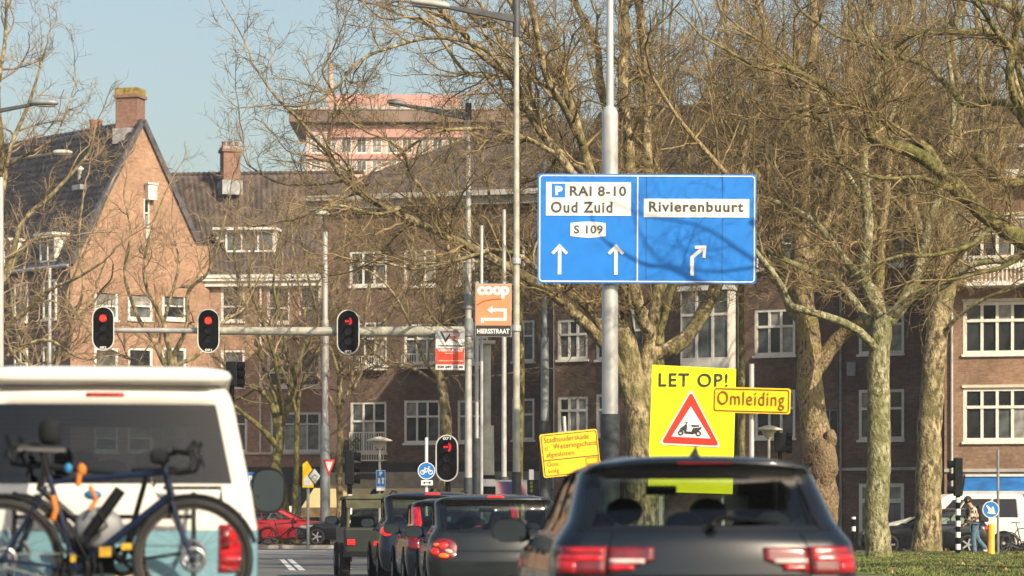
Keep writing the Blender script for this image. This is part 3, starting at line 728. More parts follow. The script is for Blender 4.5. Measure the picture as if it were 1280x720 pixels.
# --- C4: sunlit tan block at the far right ------------------------------------------------
C4 = Fac((1180.5, 98.5), (1420, 97), 'sunlit_apartment_block', 'sunlit tan brick block with white framed windows and a blue awning at the right', 'building')
cw = []
for x0, x1 in ((1204, 1289), (1345, 1405)):
    for y0, y1 in ((376, 443), (484, 552), (268, 334)): cw.append(((x0, y0, x1, y1), 4 if x0 < 1300 else 3, .64))
cr = [(C4.rect(r), nx, tr) for r, nx, tr in cw]
shop = C4.rect((1207, 612, 1400, 690))
zt = C4.loc(1240, 226)[1]
wall(C4, 'wall', 0, C4.L, 0, zt, [r[0] for r in cr]+[shop], M['brick_tan'], depth=.16)
for r, nx, tr in cr: window(C4, r, nx, tr, t=.12, mid=.1, curtain=.15)
for r, nx, tr in cr: MB().box(r[0]-.04, r[1]+.04, -.05, .0, r[3]+.001, r[3]+.1).build('lintel', M['cream'], C4.o)
a = C4.rect((1238, 443, 1300, 450)); 
zc = C4.loc(1240, 588)[1]
MB().box(0, C4.L, -.07, .02, zc-.05, zc+.06).build('string_course', M['concrete'], C4.o)
u0, u1, z0_, z1_ = shop; z1_ = C4.loc(1240, 596)[1]
sw = C4.rect((1207, 612, 1400, 690)); n_ = 5
mb = MB()
for i in range(n_+1): mb.box(sw[0]+(sw[1]-sw[0])*i/n_-.05, sw[0]+(sw[1]-sw[0])*i/n_+.05, .05, .14, 0, sw[3])
mb.build('shop_front', M['galv_dark'], C4.o)
for i in range(n_): poly(C4, 'shop_window', [(sw[0]+(sw[1]-sw[0])*i/n_, .1, 0), (sw[0]+(sw[1]-sw[0])*(i+1)/n_, .1, 0), (sw[0]+(sw[1]-sw[0])*(i+1)/n_, .1, sw[3]), (sw[0]+(sw[1]-sw[0])*i/n_, .1, sw[3])], M['pane'])
zz = z1_
aw = MB().add([(sw[0], -.05, zz), (sw[1], -.05, zz), (sw[1], -1.1, zz-.5), (sw[0], -1.1, zz-.5), (sw[0], -.05, zz-.05), (sw[1], -.05, zz-.05), (sw[1], -1.1, zz-.55), (sw[0], -1.1, zz-.55)],
         [(0, 3, 2, 1), (4, 5, 6, 7), (0, 1, 5, 4), (1, 2, 6, 5), (2, 3, 7, 6), (3, 0, 4, 7)]).build('awning', M['awning_blue'], C4.o)
MB().box(sw[0], sw[1], -.14, -.02, zz+.005, zz+.09).build('awning_case', M['awning_stripe'], aw); MB().box(sw[0], sw[1], -1.16, -1.1, zz-.62, zz-.5).build('awning_hem', M['awning_stripe'], aw)
a = C4.rect((1206, 318, 1300, 352), -.9)
bal = MB().box(a[0], a[1]+6, -.95, -.0, a[2]-.15, a[2]).build('balcony', M['white'], C4.o)
mb = MB(); mb.box(a[0], a[1]+6, -.95, -.9, a[3]-.08, a[3]); k = 0
while a[0]+k*.14 < a[1]+6: mb.box(a[0]+k*.14, a[0]+k*.14+.05, -.94, -.91, a[2], a[3]-.08); k += 1
mb.build('balcony_rail', M['white'], bal)
u = C4.loc(1190, 400)[0]; MB().tube([(u, -.09, 0), (u, -.09, zt-.1)], .05, 8).build('drainpipe', M['galv'], C4.o)
MB().box(-.2, C4.L, -.7, .1, zt, zt+.3).build('cornice', M['white'], C4.o)
tile_roof(C4, 'roof_tiles', [(-.2, -.5, zt+.3), (C4.L, -.5, zt+.3), (C4.L, 3.6, ZZ(118, 100)), (-.2, 3.6, ZZ(118, 100))], 26, 20, M['tile_brown'])
body_box(C4, 0, C4.L, 0, zt, 9, M['brick_tan'])
for x0, x1 in ((1196, 1238), (1262, 1300)):
    q = C4.rect((x0, 186, x1, 212), 1.0); dormer(C4, (q[0], .7, q[2]), 0, q[1]-q[0], q[3]-q[2], 2.5, 3)

# --- unseen block added behind the camera so car glass and paint mirror something dark
Z = thing('added_terrace', 'brown brick block added unseen behind the viewer to darken car window reflections', 'building', (45, -62, 0), math.pi)
class Fz: pass
fz = Fz(); fz.o = Z
zw = [(4+4.5*i, 6+4.5*i, z, z+1.9) for i in range(18) for z in (1.2, 4.6, 7.8, 11.0)]
wall(fz, 'wall', 0, 86, 0, 14.5, zw, M['brick_brown'])
for q in zw: window(fz, q, 2, .64, t=.12, mid=.1, sill=False)
poly(fz, 'roof', [(0, 0, 14.5), (86, 0, 14.5), (86, 5, 18), (0, 5, 18)], M['tile_brown']); MB().box(-.2, 86.2, -.5, .1, 14.5, 14.8).build('cornice', M['white'], Z)
# --- the pink tower far behind --------------------------------------------------------------
T = Fac((383, 236), (600, 236), 'pink_tower_block', 'pink tower block with flat overhanging roof rising far behind the tree crowns', 'building')
def tz(py): return ZZ(py, 236)
tw = []
for y0, y1 in ((168, 192), (200, 214), (222, 236)):
    for x0 in range(388, 592, 19): tw.append(T.rect((x0, y0, x0+14, y1)))
MT = brick_mat('pale_pink_brick', (.62, .42, .36), (.56, .37, .31), (.56, .43, .38), .12)
wall(T, 'wall', 0, T.L, 0, tz(156), tw, MT, depth=.2)
for r in tw: window(T, r, 2, None, 'white', 'pane_light' if rnd.random() < .5 else 'pane_mid', sill=False, t=.12)
MB().box(-1.4, T.L+5, -.9, 12, tz(154), tz(139)).build('roof_slab', mat('brown_fascia_board', (.20, .135, .10), .8, noise=.2, nscale=.4), T.o)
MB().box(-1.5, T.L+5, -1.0, 12.1, tz(139)+.001, tz(135)).build('roof_edge', M['concrete'], T.o)
q = T.rect((409, 121, 575, 135), 2)
o = MB().box(q[0], q[1], 2, 9, q[2], q[3]+.2).build('penthouse', M['brick_pink'], T.o)
MB().box(T.loc(412, 150)[0], T.loc(578, 150)[0], -.25, -.02, tz(172), tz(158)).build('spandrel', M['brick_pink'], T.o)
MB().box(0, T.L, -.2, -.02, tz(199), tz(193)).build('spandrel', M['brick_pink'], T.o)
q = T.rect((408, 45, 415, 122), 2)
mb = MB(); mb.tube([((q[0]+q[1])/2, 4, q[2]), ((q[0]+q[1])/2, 4, q[3]-2)], [.28, .2], 8); mb.tube([((q[0]+q[1])/2, 4, q[3]-2), ((q[0]+q[1])/2, 4, q[3])], .07, 6)
mb.build('mast', mat('rusty_pink_mast', (.50, .33, .26), .7), T.o)
body_box(T, 0, T.L, 0, tz(156), 12, MT)
# ------------------------------------------------------------------ trees
def norm(a): return a/np.maximum(np.linalg.norm(a, axis=-1, keepdims=True), 1e-9)
def tubes(paths, rad, k):
    "paths (N,S,3), radii (N,S) -> quads of k-sided tubes"
    Np, Sg, _ = paths.shape
    tg = np.empty_like(paths); tg[:, 1:-1] = paths[:, 2:]-paths[:, :-2]; tg[:, 0] = paths[:, 1]-paths[:, 0]; tg[:, -1] = paths[:, -1]-paths[:, -2]
    tg = norm(tg)
    ref = np.zeros((Np, 1, 3)); md = tg.mean(1); ref[:, 0, :] = np.where(np.abs(md[:, 2:3]) < .75, [[0, 0, 1.]], [[1., 0, 0]])
    a = norm(np.cross(tg, ref)); b = np.cross(tg, a)
    th = np.arange(k)*2*np.pi/k
    v = paths[:, :, None, :]+rad[:, :, None, None]*(a[:, :, None, :]*np.cos(th)[None, None, :, None]+b[:, :, None, :]*np.sin(th)[None, None, :, None])
    base = (np.arange(Np)*Sg*k)[:, None, None]; i = (np.arange(Sg-1)*k)[None, :, None]; j = np.arange(k)[None, None, :]; j2 = (j+1) % k
    f = np.stack([base+i+j, base+i+k+j, base+i+k+j2, base+i+j2], -1).reshape(-1, 4)
    return v.reshape(-1, 3), f
def catmull(pts, n):
    p = np.asarray(pts, float); 
    if len(p) == 2: t = np.linspace(0, 1, n)[:, None]; return p[0]*(1-t)+p[1]*t
    q = np.vstack([2*p[0]-p[1], p, 2*p[-1]-p[-2]])
    T = np.linspace(0, len(p)-1-1e-6, n); i = T.astype(int); t = (T-i)[:, None]
    a, b, c, d = q[i], q[i+1], q[i+2], q[i+3]
    return .5*((2*b)+(-a+c)*t+(2*a-5*b+4*c-d)*t**2+(-a+3*b-3*c+d)*t**3)
def grow(st, dr, ln, r0, r1, nseg, wob, trop, rg, up=None):
    n = len(st); out = np.empty((n, nseg+1, 3)); out[:, 0] = st; d = norm(dr.copy())
    up = np.array([0, 0, 1.]) if up is None else up
    for i in range(nseg):
        d = norm(d+rg.normal(0, wob, (n, 3))+up*trop)
        out[:, i+1] = out[:, i]+d*(ln/nseg)[:, None]
    t = np.linspace(0, 1, nseg+1)
    return out, r0[:, None]*(1-t)+r1[:, None]*t
def spawn(paths, rad, k, tmin, tmax, amin, amax, rg, zflat=1.0):
    n, Sg, _ = paths.shape
    pi = np.repeat(np.arange(n), k); t = tmin+(tmax-tmin)*rg.random(len(pi)); x = t*(Sg-1); i = np.minimum(x.astype(int), Sg-2); fr = (x-i)[:, None]
    p = paths[pi, i]*(1-fr)+paths[pi, i+1]*fr; tg = norm(paths[pi, i+1]-paths[pi, i]); r = rad[pi, i]*(1-fr[:, 0])+rad[pi, i+1]*fr[:, 0]
    q = rg.normal(0, 1, (len(pi), 3)); q[:, 2] *= zflat; q = norm(q-tg*(q*tg).sum(1, keepdims=True))
    a = rg.uniform(amin, amax, len(pi))
    return p, tg*np.cos(a)[:, None]+q*np.sin(a)[:, None], r, t
def make_tree(label, D, limbs, seed, bark, twig, group=None, dens=1.0, len1=2.6, rmin=.006, cut=None, tr_up=.05, name='plane_tree', base=None, thin=1.0, lv=4, droop=0, cap1=.038, clear=None):
    """limbs: list of (pts, r0, r1); pts are (px, py, dD) photo points with an offset in depth from D; the first is the trunk.
    radii in metres. Every limb grows branches, branchlets and twigs of its own."""
    rg = np.random.default_rng(seed)
    W = []
    for pts, r0, r1 in limbs:
        q = [np.array(P(a, b, D+c)) for a, b, c in pts]
        W.append([np.array(q), r0, r1])
    b0 = W[0][0][0].copy(); b0[2] = 0
    if base is None: base = b0
    root = thing(name, label, 'tree', tuple(base), 0, group)
    L0p = []; L0r = []
    for idx, (q, r0, r1) in enumerate(W):
        n = 28; c = catmull(q, n)
        ln = np.linalg.norm(np.diff(c, axis=0), axis=1).sum()
        t = np.linspace(0, 1, n)
        wv = rg.normal(0, 1, (6, 3)); wv = catmull(wv, n)*(.012*ln if idx else .004*ln)*np.minimum(t*4, 1)[:, None]
        c = c+wv-base
        r = r0*(1-t)+r1*t
        if idx == 0: r = r0*(1-t)**1.0+r1*t; r = r*(1+.28*np.exp(-t*ln/.4))
        L0p.append(c); L0r.append(r)
        k = 14 if idx == 0 else 10
        v, f = tubes(c[None], r[None], k)
        # bumpy bark and burls
        rr = np.repeat(r, k); ctr = np.repeat(c, k, axis=0); dv = v-ctr
        ns = np.sin(v[:, 2]*3.1+v[:, 0]*5+seed)*.05+np.sin(v[:, 2]*7.3+v[:, 0]*11+v[:, 1]*9)*.045+rg.normal(0, .015, len(v))
        v = ctr+dv*(1+ns)[:, None]
        link('trunk' if idx == 0 else 'limb', mesh_np('trunk', v, f, bark, True), root)
    P0 = np.stack(L0p); R0 = np.stack(L0r); lens = np.linalg.norm(np.diff(P0, axis=1), axis=2).sum(1)
    V = []; F = []; off = 0
    def put(p, r, k):
        nonlocal off
        q = p+base; Y = np.maximum(q[..., 1], 1); px = 640+q[..., 0]/Y*FPX; py = HY-(q[..., 2]-CH)/Y*FPX
        bad = ((Y < 61) & (px > 666) & (px < 950) & (py > 212) & (py < 360)).any(1)   # pruned clear of the road sign
        tt = (Y-50)/(sv.y); X_ = q[..., 0]-sv.x*tt; Z_ = q[..., 2]-sv.z*tt   # thinned where it would keep the sun off the yellow board
        bad |= ((Y < 49.5) & (X_ > 2.1) & (X_ < 5.2) & (Z_ > 1.4) & (Z_ < 4.2)).any(1)
        tt = (Y-60)/(sv.y); X_ = q[..., 0]-sv.x*tt; Z_ = q[..., 2]-sv.z*tt   # and thinned where its shadow would fall on the blue sign
        bad |= ((Y < 59.5) & (X_ > .3) & (X_ < 5.4) & (Z_ > 5.8) & (Z_ < 8.6)).any(1) & (rg.random(len(p)) < np.where(X_.mean(1) < 2.6, .93, .72))
        if clear: bad |= ((Y > 60) & (px > 640) & (py > clear)).any(1)   # street side pruned high above the pavement
        p = p[~bad]; r = r[~bad]
        v, f = tubes(p, r, k); V.append(v); F.append(f+off); off += len(v)
    # level 1
    p1 = []; d1 = []; r1_ = []; l1 = []
    for i in range(1 if len(P0) > 1 else 0, len(P0)):
        k = max(2, int(lens[i]*1.55*dens))
        p, d, r, t = spawn(P0[i:i+1], R0[i:i+1], k, .12, 1.0, .45, 1.15, rg)
        p1.append(p); d1.append(d); r1_.append(r*.52); l1.append(len1*(.55+.8*rg.random(k))*(1.15-.5*t)*min(1.3, .5+lens[i]/9))
        # continuation of the limb's tip
        p1.append(P0[i, -1:]); d1.append(norm(P0[i, -1:]-P0[i, -3:-2])); r1_.append(R0[i, -1:]); l1.append(np.array([len1*1.1]))
    p1 = np.concatenate(p1); d1 = np.concatenate(d1); r1_ = np.maximum(np.minimum(np.concatenate(r1_), cap1), rmin*2); l1 = np.concatenate(l1)
    a, r = grow(p1, d1, l1, r1_, r1_*.35, 10, .23, tr_up, rg); put(a, r, 5)
    k = np.full(len(a), 9)
    p, d, rr, t = spawn(a, r, np.maximum((l1*3.3).astype(int), 3), .08, 1, .4, 1.05, rg)
    l2 = (.5+.75*rg.random(len(p)))*(1.25-.6*t); r2 = np.clip(rr*.55, rmin*1.4, .014)
    b, r = grow(p, d, l2, r2, r2*.5, 6, .25, tr_up*.8-droop, rg); put(b, r, 3)
    if lv >= 3:
        p, d, rr, t = spawn(b, r, np.maximum((l2*6.5*thin).astype(int), 2), .1, 1, .4, 1.1, rg)
        l3 = (.22+.4*rg.random(len(p)))*(1.2-.4*t); r3 = np.clip(rr*.6, rmin*.9, .008)
        c, r = grow(p, d, l3, r3, r3*.6, 4, .22, tr_up-droop, rg); put(c, r, 3)
    if lv >= 4:
        p, d, rr, t = spawn(c, r, 1, .3, 1, .5, 1.1, rg)
        l4 = (.12+.2*rg.random(len(p))); r4 = np.full(len(p), rmin*.85)
        e, r = grow(p, d, l4, r4, r4*.7, 2, .2, tr_up-droop, rg); put(e, r, 3)
    v = np.concatenate(V); f = np.concatenate(F)
    ok = None
    cr = link('crown', mesh_np('crown', v, f, twig, True), root); tag(cr, kind='stuff')
    return root

def auto_limbs(px, D, basey, forky, topy, spread, n, r, seed, lean=0, thick=.5):
    "a vase-shaped plane tree: trunk to the fork, then n limbs rising outwards in all directions"
    rg = random.Random(seed); s_ = S(D); L = []
    fx = px+lean*(basey-forky)
    L.append(([(px, basey, 0), (px+lean*.4*(basey-forky)+rg.uniform(-3, 3), (basey*.5+forky*.5), 0), (fx, forky, 0), (fx+lean*60, forky-(forky-topy)*.25, 0)], r, r*.6))
    for k in range(n):
        a = 2*math.pi*(k+rg.uniform(-.3, .3))/n+seed; H = (forky-topy)*rg.uniform(.75, 1.05); sp = spread*rg.uniform(.6, 1.1)
        dx, dy = math.cos(a)*sp, math.sin(a)*sp/s_*.9
        f0 = rg.uniform(0, .25)*H
        L.append(([(fx, forky-f0, 0), (fx+dx*.35, forky-f0-H*.22, dy*.35), (fx+dx*.68+rg.uniform(-12, 12), forky-f0-H*.52, dy*.7), (fx+dx+rg.uniform(-15, 15), forky-H, dy)], r*rg.uniform(.42, .6), .035))
        q = rg.uniform(.45, .7)
        L.append(([(fx+dx*.5, forky-f0-H*.36, dy*.5), (fx+dx*1.0, forky-H*.5, dy*.6+rg.uniform(-2, 2)), (fx+dx*1.35, forky-H*rg.uniform(.55, .75), dy*1.1)], r*.3, .03))
    return L
M['bark_burl'] = bark_mat('rough_brown_burl', (.06, .038, .022), (.20, .125, .07), (.36, .25, .15), scale=5, moss=(.22, .16, .08))
# T1: the great plane behind the blue sign; its long arm reaches left over the crossing
T1 = [([(802, 706, 0), (802, 600, 0), (800, 540, 0), (794, 480, 0), (782, 420, 0), (775, 370, 0), (774, 320, 0)], .45, .22),
      ([(798, 600, 0), (785, 500, -.1), (758, 440, -.5), (735, 408, -1), (700, 375, -1.5), (655, 343, -2), (612, 312, -2.5), (560, 280, -3), (508, 256, -3), (468, 243, -3), (437, 224, -3), (415, 196, -3), (408, 168, -3)], .19, .035),
      ([(790, 500, -.1), (766, 440, -.3), (744, 402, -.6), (716, 374, -1.2), (690, 356, -1.6), (650, 322, -1.4), (600, 310, -1)], .13, .05),
      ([(801, 560, 0), (812, 490, 0), (832, 452, .3), (850, 430, 1), (868, 395, 1.5), (884, 358, 2), (905, 300, 2.2), (920, 220, 2.6), (938, 140, 3), (950, 60, 3.2)], .26, .09),
      ([(800, 530, 0), (806, 470, 0), (806, 425, 0), (796, 400, -.3), (784, 350, -.5), (760, 290, -.8), (735, 215, -1), (720, 150, -1.2), (700, 90, -1.2), (664, 30, -1.2), (640, -20, -1.2)], .20, .07),
      ([(801, 540, 0), (812, 450, .5), (822, 400, 1), (828, 350, 1.2), (824, 280, 1.3), (812, 210, 1.5), (806, 110, 1.6), (796, 20, 1.6), (790, -40, 1.6)], .18, .10),
      ([(776, 340, 0), (782, 270, .6), (790, 210, 1), (784, 120, 1.2), (774, 40, 1.3), (768, -40, 1.3)], .18, .11),
      ([(748, 265, -1), (700, 195, -1.4), (655, 125, -1.8), (640, 92, -2), (600, 62, -2.4), (560, 25, -2.8), (530, -10, -3)], .12, .06),
      ([(728, 180, -1), (690, 110, -2.5), (672, 60, -3), (660, 0, -3.4)], .09, .07),
      ([(742, 225, 0), (690, 170, 1), (660, 110, 1.6), (632, 50, 2), (610, 0, 2)], .10, .06),
      ([(755, 130, 2), (745, 70, 2.3), (720, 0, 2.5), (712, -30, 2.6)], .10, .08),
      ([(690, 190, -2), (650, 170, -2.6), (600, 160, -3), (540, 168, -3.4), (490, 200, -3.6)], .06, .03),
      ([(650, 110, -2), (600, 58, -3), (540, 45, -3.4), (470, 70, -3.6), (420, 110, -3.8)], .06, .03),
      ([(650, 100, 1), (590, 90, .6), (530, 30, .3), (470, 5, .1)], .05, .03),
      ([(560, 280, -3), (520, 225, -3.4), (505, 190, -3.8), (470, 170, -4.2)], .05, .025),
      ([(612, 312, -2.5), (560, 330, -3.4), (510, 335, -3.8), (450, 325, -4)], .05, .025),
      ([(508, 256, -3), (470, 268, -3.6), (420, 258, -4), (380, 275, -4)], .05, .025),
      ([(437, 224, -3), (400, 232, -2), (350, 226, -1.4), (310, 205, -1)], .045, .02),
      ([(417, 200, -3), (380, 160, -3.4), (345, 120, -3.6), (318, 85, -3.6)], .045, .02),
      ([(410, 180, -3), (420, 130, -2), (405, 90, -1.5), (415, 60, -1.5)], .035, .02)]
make_tree('huge plane tree right behind the blue road sign, one mossy arm reaching far left', 73, T1, 11, M['bark'], M['twig'], clear=392, dens=1.35, len1=2.6)
# T2: burred tree right of the Omleiding sign
T2 = [([(1022, 702, 0), (1021, 600, 0), (1016, 520, 0), (1012, 450, 0), (1007, 395, 0), (1004, 330, .3), (1000, 260, .5)], .46, .20),
      ([(1020, 462, 0), (1036, 440, -.2), (1058, 418, -.6), (1078, 400, -1), (1092, 370, -1.2), (1100, 300, -1.2), (1110, 200, -1.2), (1105, 90, -1.2)], .22, .07),
      ([(1006, 400, 0), (988, 385, .5), (975, 330, 1), (965, 260, 1.4), (950, 170, 1.6), (948, 70, 1.6), (940, -20, 1.6)], .17, .08),
      ([(1001, 300, .5), (1012, 220, .4), (1008, 140, .5), (1018, 50, .6), (1012, -30, .6)], .19, .09),
      ([(1004, 340, 0), (1030, 290, 1), (1052, 230, 2), (1060, 130, 2.4), (1075, 30, 2.6)], .13, .06),
      ([(985, 370, .5), (962, 340, 0), (942, 290, -.6), (922, 240, -1), (880, 190, -1.4), (845, 150, -1.8), (815, 100, -2)], .11, .04),
      ([(960, 240, 1.4), (930, 190, 1.8), (900, 130, 2), (880, 60, 2)], .09, .04),
      ([(1008, 160, .5), (985, 100, -.5), (960, 60, -1.4), (920, 30, -2)], .08, .03)]
t2 = make_tree('plane tree with a large knobbly burl on its trunk, right of the yellow signs', 75, T2, 21, M['bark_knob'], M['twig'], clear=372, dens=1.15, len1=2.3)
# the burl
def burl(c, r, seed, mt, parent, base):
    rg = np.random.default_rng(seed); n, m = 26, 18; vs = []; fs = []
    for i in range(n):
        for k in range(m+1):
            th = 2*np.pi*i/n; ph = np.pi*k/m
            x, y, z = np.sin(ph)*np.cos(th), np.sin(ph)*np.sin(th), -np.cos(ph)
            d = 1+.07*np.sin(3*x+seed)*np.sin(4*y+1)+.05*np.sin(5*z+3*x)+.05*np.sin(9*y+7*z)*np.cos(8*x)+.04*np.sin(15*x-12*z+seed)
            vs.append((c[0]-base[0]+x*r[0]*d, c[1]-base[1]+y*r[1]*d, c[2]-base[2]+z*r[2]*d))
    for i in range(n):
        j = (i+1) % n
        for k in range(m): fs.append((i*(m+1)+k, j*(m+1)+k, j*(m+1)+k+1, i*(m+1)+k+1))
    me = bpy.data.meshes.new('burl'); me.from_pydata(vs, [], fs); me.materials.append(mt)
    me.polygons.foreach_set('use_smooth', [True]*len(fs)); return link('burl', me, parent)
b2 = t2.location
burl(P(1030, 578, 74.65), (.36, .36, .72), 3, M['bark_burl'], t2, b2); burl(P(1038, 549, 74.6), (.17, .22, .27), 6, M['bark_burl'], t2, b2); burl(P(1011, 566, 74.5), (.17, .2, .3), 9, M['bark_burl'], t2, b2); burl(P(1024, 622, 74.9), (.50, .47, 1.45), 8, M['bark_burl'], t2, b2)
# T3: slim straight pale tree
T3 = [([(1098, 704, 0), (1097, 640, 0), (1098, 560, 0), (1099, 480, 0), (1102, 420, 0), (1104, 395, 0)], .31, .26),
      ([(1098, 440, 0), (1080, 420, -.4), (1048, 405, -.8), (1010, 390, -1), (985, 380, -1), (972, 355, -1), (958, 325, -1), (940, 300, -1), (915, 285, -1)], .12, .05),
      ([(1101, 410, 0), (1082, 398, .3), (1066, 372, .5), (1040, 345, .6), (1008, 338, .6), (975, 325, .6), (945, 300, .6)], .13, .06),
      ([(1102, 400, 0), (1095, 370, .6), (1070, 340, 1), (1046, 310, 1.4), (1020, 280, 1.8), (990, 262, 2), (960, 245, 2)], .14, .06),
      ([(1103, 405, 0), (1094, 372, -.3), (1086, 320, -.5), (1078, 270, -.6), (1076, 200, -.6), (1082, 130, -.6), (1078, 50, -.6), (1085, -20, -.6)], .18, .07),
      ([(1108, 402, 0), (1130, 385, .3), (1146, 360, .5), (1150, 330, .7), (1158, 290, 1), (1178, 220, 1.3), (1190, 140, 1.6), (1185, 50, 1.8)], .19, .06),
      ([(1112, 396, 0), (1146, 372, -.6), (1186, 352, -1), (1220, 332, -1.5), (1262, 322, -1.8), (1300, 300, -2)], .12, .05),
      ([(1138, 372, .5), (1160, 330, 1.6), (1175, 300, 2.4), (1210, 250, 3)], .10, .04),
      ([(1078, 250, -.6), (1050, 200, -1.6), (1030, 140, -2.4), (1000, 90, -2.8)], .08, .04),
      ([(1080, 190, -.6), (1110, 150, .6), (1130, 80, 1.4), (1140, 10, 1.8)], .08, .04)]
make_tree('slim straight pale-barked plane tree standing nearest on the grass', 72, T3, 31, M['bark_pale'], M['twig'], clear=366, dens=1.25, len1=2.2)
# T4: thick trunk right of it
T4 = [([(1158, 696, 0), (1160, 640, 0), (1160, 560, 0), (1164, 500, 0), (1172, 430, 0), (1178, 370, 0), (1180, 330, .2), (1176, 260, .4)], .42, .27),
      ([(1180, 400, 0), (1196, 340, .6), (1215, 280, 1), (1228, 200, 1.3), (1222, 100, 1.6), (1230, 0, 1.8)], .17, .08),
      ([(1176, 350, 0), (1156, 310, -1), (1140, 250, -1.6), (1128, 170, -2), (1135, 80, -2.2), (1125, -10, -2.4)], .16, .08),
      ([(1177, 290, .3), (1190, 220, 0), (1200, 150, -.4), (1190, 60, -.6), (1200, -30, -.8)], .2, .08),
      ([(1222, 240, 1.2), (1250, 190, 2), (1270, 120, 2.6), (1262, 40, 3)], .1, .05),
      ([(1172, 430, 0), (1200, 395, -.8), (1240, 370, -1.4), (1290, 350, -2)], .08, .03),
      ([(1150, 290, -1), (1120, 250, -2), (1080, 220, -3), (1030, 190, -3.6)], .08, .035)]
make_tree('thick-trunked brown plane tree in front of the parked vehicles', 85, T4, 41, M['bark'], M['twig'], clear=372, dens=.85, len1=2.5)
# T5: near tree whose trunk stands outside the frame at the right
T5 = [([(1420, 740, 0), (1415, 600, 0), (1400, 480, 0), (1380, 400, 0), (1345, 250, .3), (1320, 120, .6)], .50, .26),
      ([(1322, 130, .6), (1300, 0, 0), (1250, -90, -.6), (1180, -150, -1), (1110, -190, -1)], .045, .015), ([(1290, -20, 0), (1240, -130, -1.6), (1200, -240, -2)], .035, .012)]
T5 += [([(1400, 450, 0), (1350, 372, -1), (1296, 318, -1.6), (1262, 298, -2), (1226, 272, -2.2), (1192, 240, -2.4), (1160, 212, -2.6), (1132, 188, -2.8), (1106, 172, -3), (1092, 158, -3), (1093, 142, -3)], .20, .07),
      ([(1204, 250, -2.45), (1180, 224, -2.5), (1170, 196, -2.4), (1158, 176, -2.2), (1130, 162, -2), (1106, 148, -2), (1094, 136, -2), (1078, 128, -2), (1052, 136, -2), (1024, 150, -2.1), (1012, 138, -2.2), (985, 150, -2.3), (965, 178, -2.4)], .10, .035),
      ([(1092, 142, -3), (1094, 115, -3), (1100, 95, -2.8), (1110, 80, -2.6), (1095, 60, -2.4), (1080, 30, -2.4)], .07, .03),
      ([(1060, 132, -2), (1038, 118, -2.5), (1015, 98, -3), (980, 84, -3.2), (950, 80, -3.4), (900, 60, -3.4)], .06, .025),
      ([(1370, 260, 0), (1290, 220, -1), (1262, 228, -1.2), (1235, 208, -1), (1210, 190, -1), (1180, 205, -1)], .13, .05),
      ([(1350, 270, 0), (1310, 200, .5), (1262, 140, .8), (1230, 128, 1), (1200, 122, 1), (1184, 104, 1), (1162, 84, 1), (1130, 76, 1), (1100, 62, 1), (1076, 50, 1), (1050, 44, 1), (1012, 14, 1)], .08, .03),
      ([(1330, 180, .4), (1280, 70, 0), (1250, 45, 0), (1236, 40, 0), (1204, 42, 0), (1150, 44, 0), (1110, 60, .3)], .14, .03),
      ([(1320, 120, .6), (1275, 20, .8), (1240, 5, 1), (1200, -20, 1)], .12, .05),
      ([(1330, 200, 0), (1282, 130, -2), (1262, 60, -2.5), (1230, 20, -3), (1212, -10, -3)], .07, .04),
      ([(1340, 270, 0), (1300, 170, -2), (1268, 110, -2.4), (1262, 60, -2.6), (1275, 10, -2.6)], .10, .06),
      ([(1240, 284, -2.2), (1215, 300, -2.6), (1172, 318, -3), (1130, 320, -3), (1085, 335, -3.2), (1060, 350, -3.2)], .05, .02),
      ([(1290, 315, -1.6), (1258, 330, -2), (1215, 345, -2.4), (1180, 350, -2.6)], .06, .02),
      ([(1190, 238, -2.4), (1150, 222, -3), (1110, 222, -3.4), (1075, 215, -3.4)], .05, .02)]
make_tree('nearest plane tree, its heavy mossy arm crossing the upper right corner', 54, T5, 51, M['bark_dark'], M['twig'], clear=392, dens=1.6, len1=2.1, rmin=.005, cap1=.020)
# T6: slim tree in front of the dark block
T6 = [([(556, 688, 0), (555, 600, 0), (556, 540, 0), (552, 490, 0), (547, 460, 0)], .26, .17),
      ([(547, 470, 0), (532, 450, -.3), (520, 420, -.6), (500, 380, -1), (470, 345, -1.4), (430, 320, -1.8)], .09, .03),
      ([(548, 468, 0), (546, 420, .2), (556, 370, .4), (560, 310, .6), (556, 250, .6)], .11, .04),
      ([(549, 470, 0), (570, 430, .5), (590, 390, 1), (612, 350, 1.4), (630, 290, 1.8)], .09, .03),
      ([(551, 480, 0), (520, 462, 1), (490, 455, 1.6), (455, 430, 2), (425, 420, 2.4)], .07, .03),
      ([(550, 465, 0), (540, 400, 2), (520, 340, 3), (500, 280, 4)], .08, .03),
      ([(550, 475, 0), (585, 470, -.6), (630, 468, -1), (680, 460, -1.5), (715, 470, -2)], .06, .02),
      ([(556, 400, .4), (590, 350, -.6), (640, 300, -1.4), (690, 260, -2)], .06, .025)]
make_tree('young plane tree in front of the dark brick block, behind the low red signal', 108, T6, 61, M['bark'], M['twig'], dens=1.1, len1=2.3, rmin=.008)
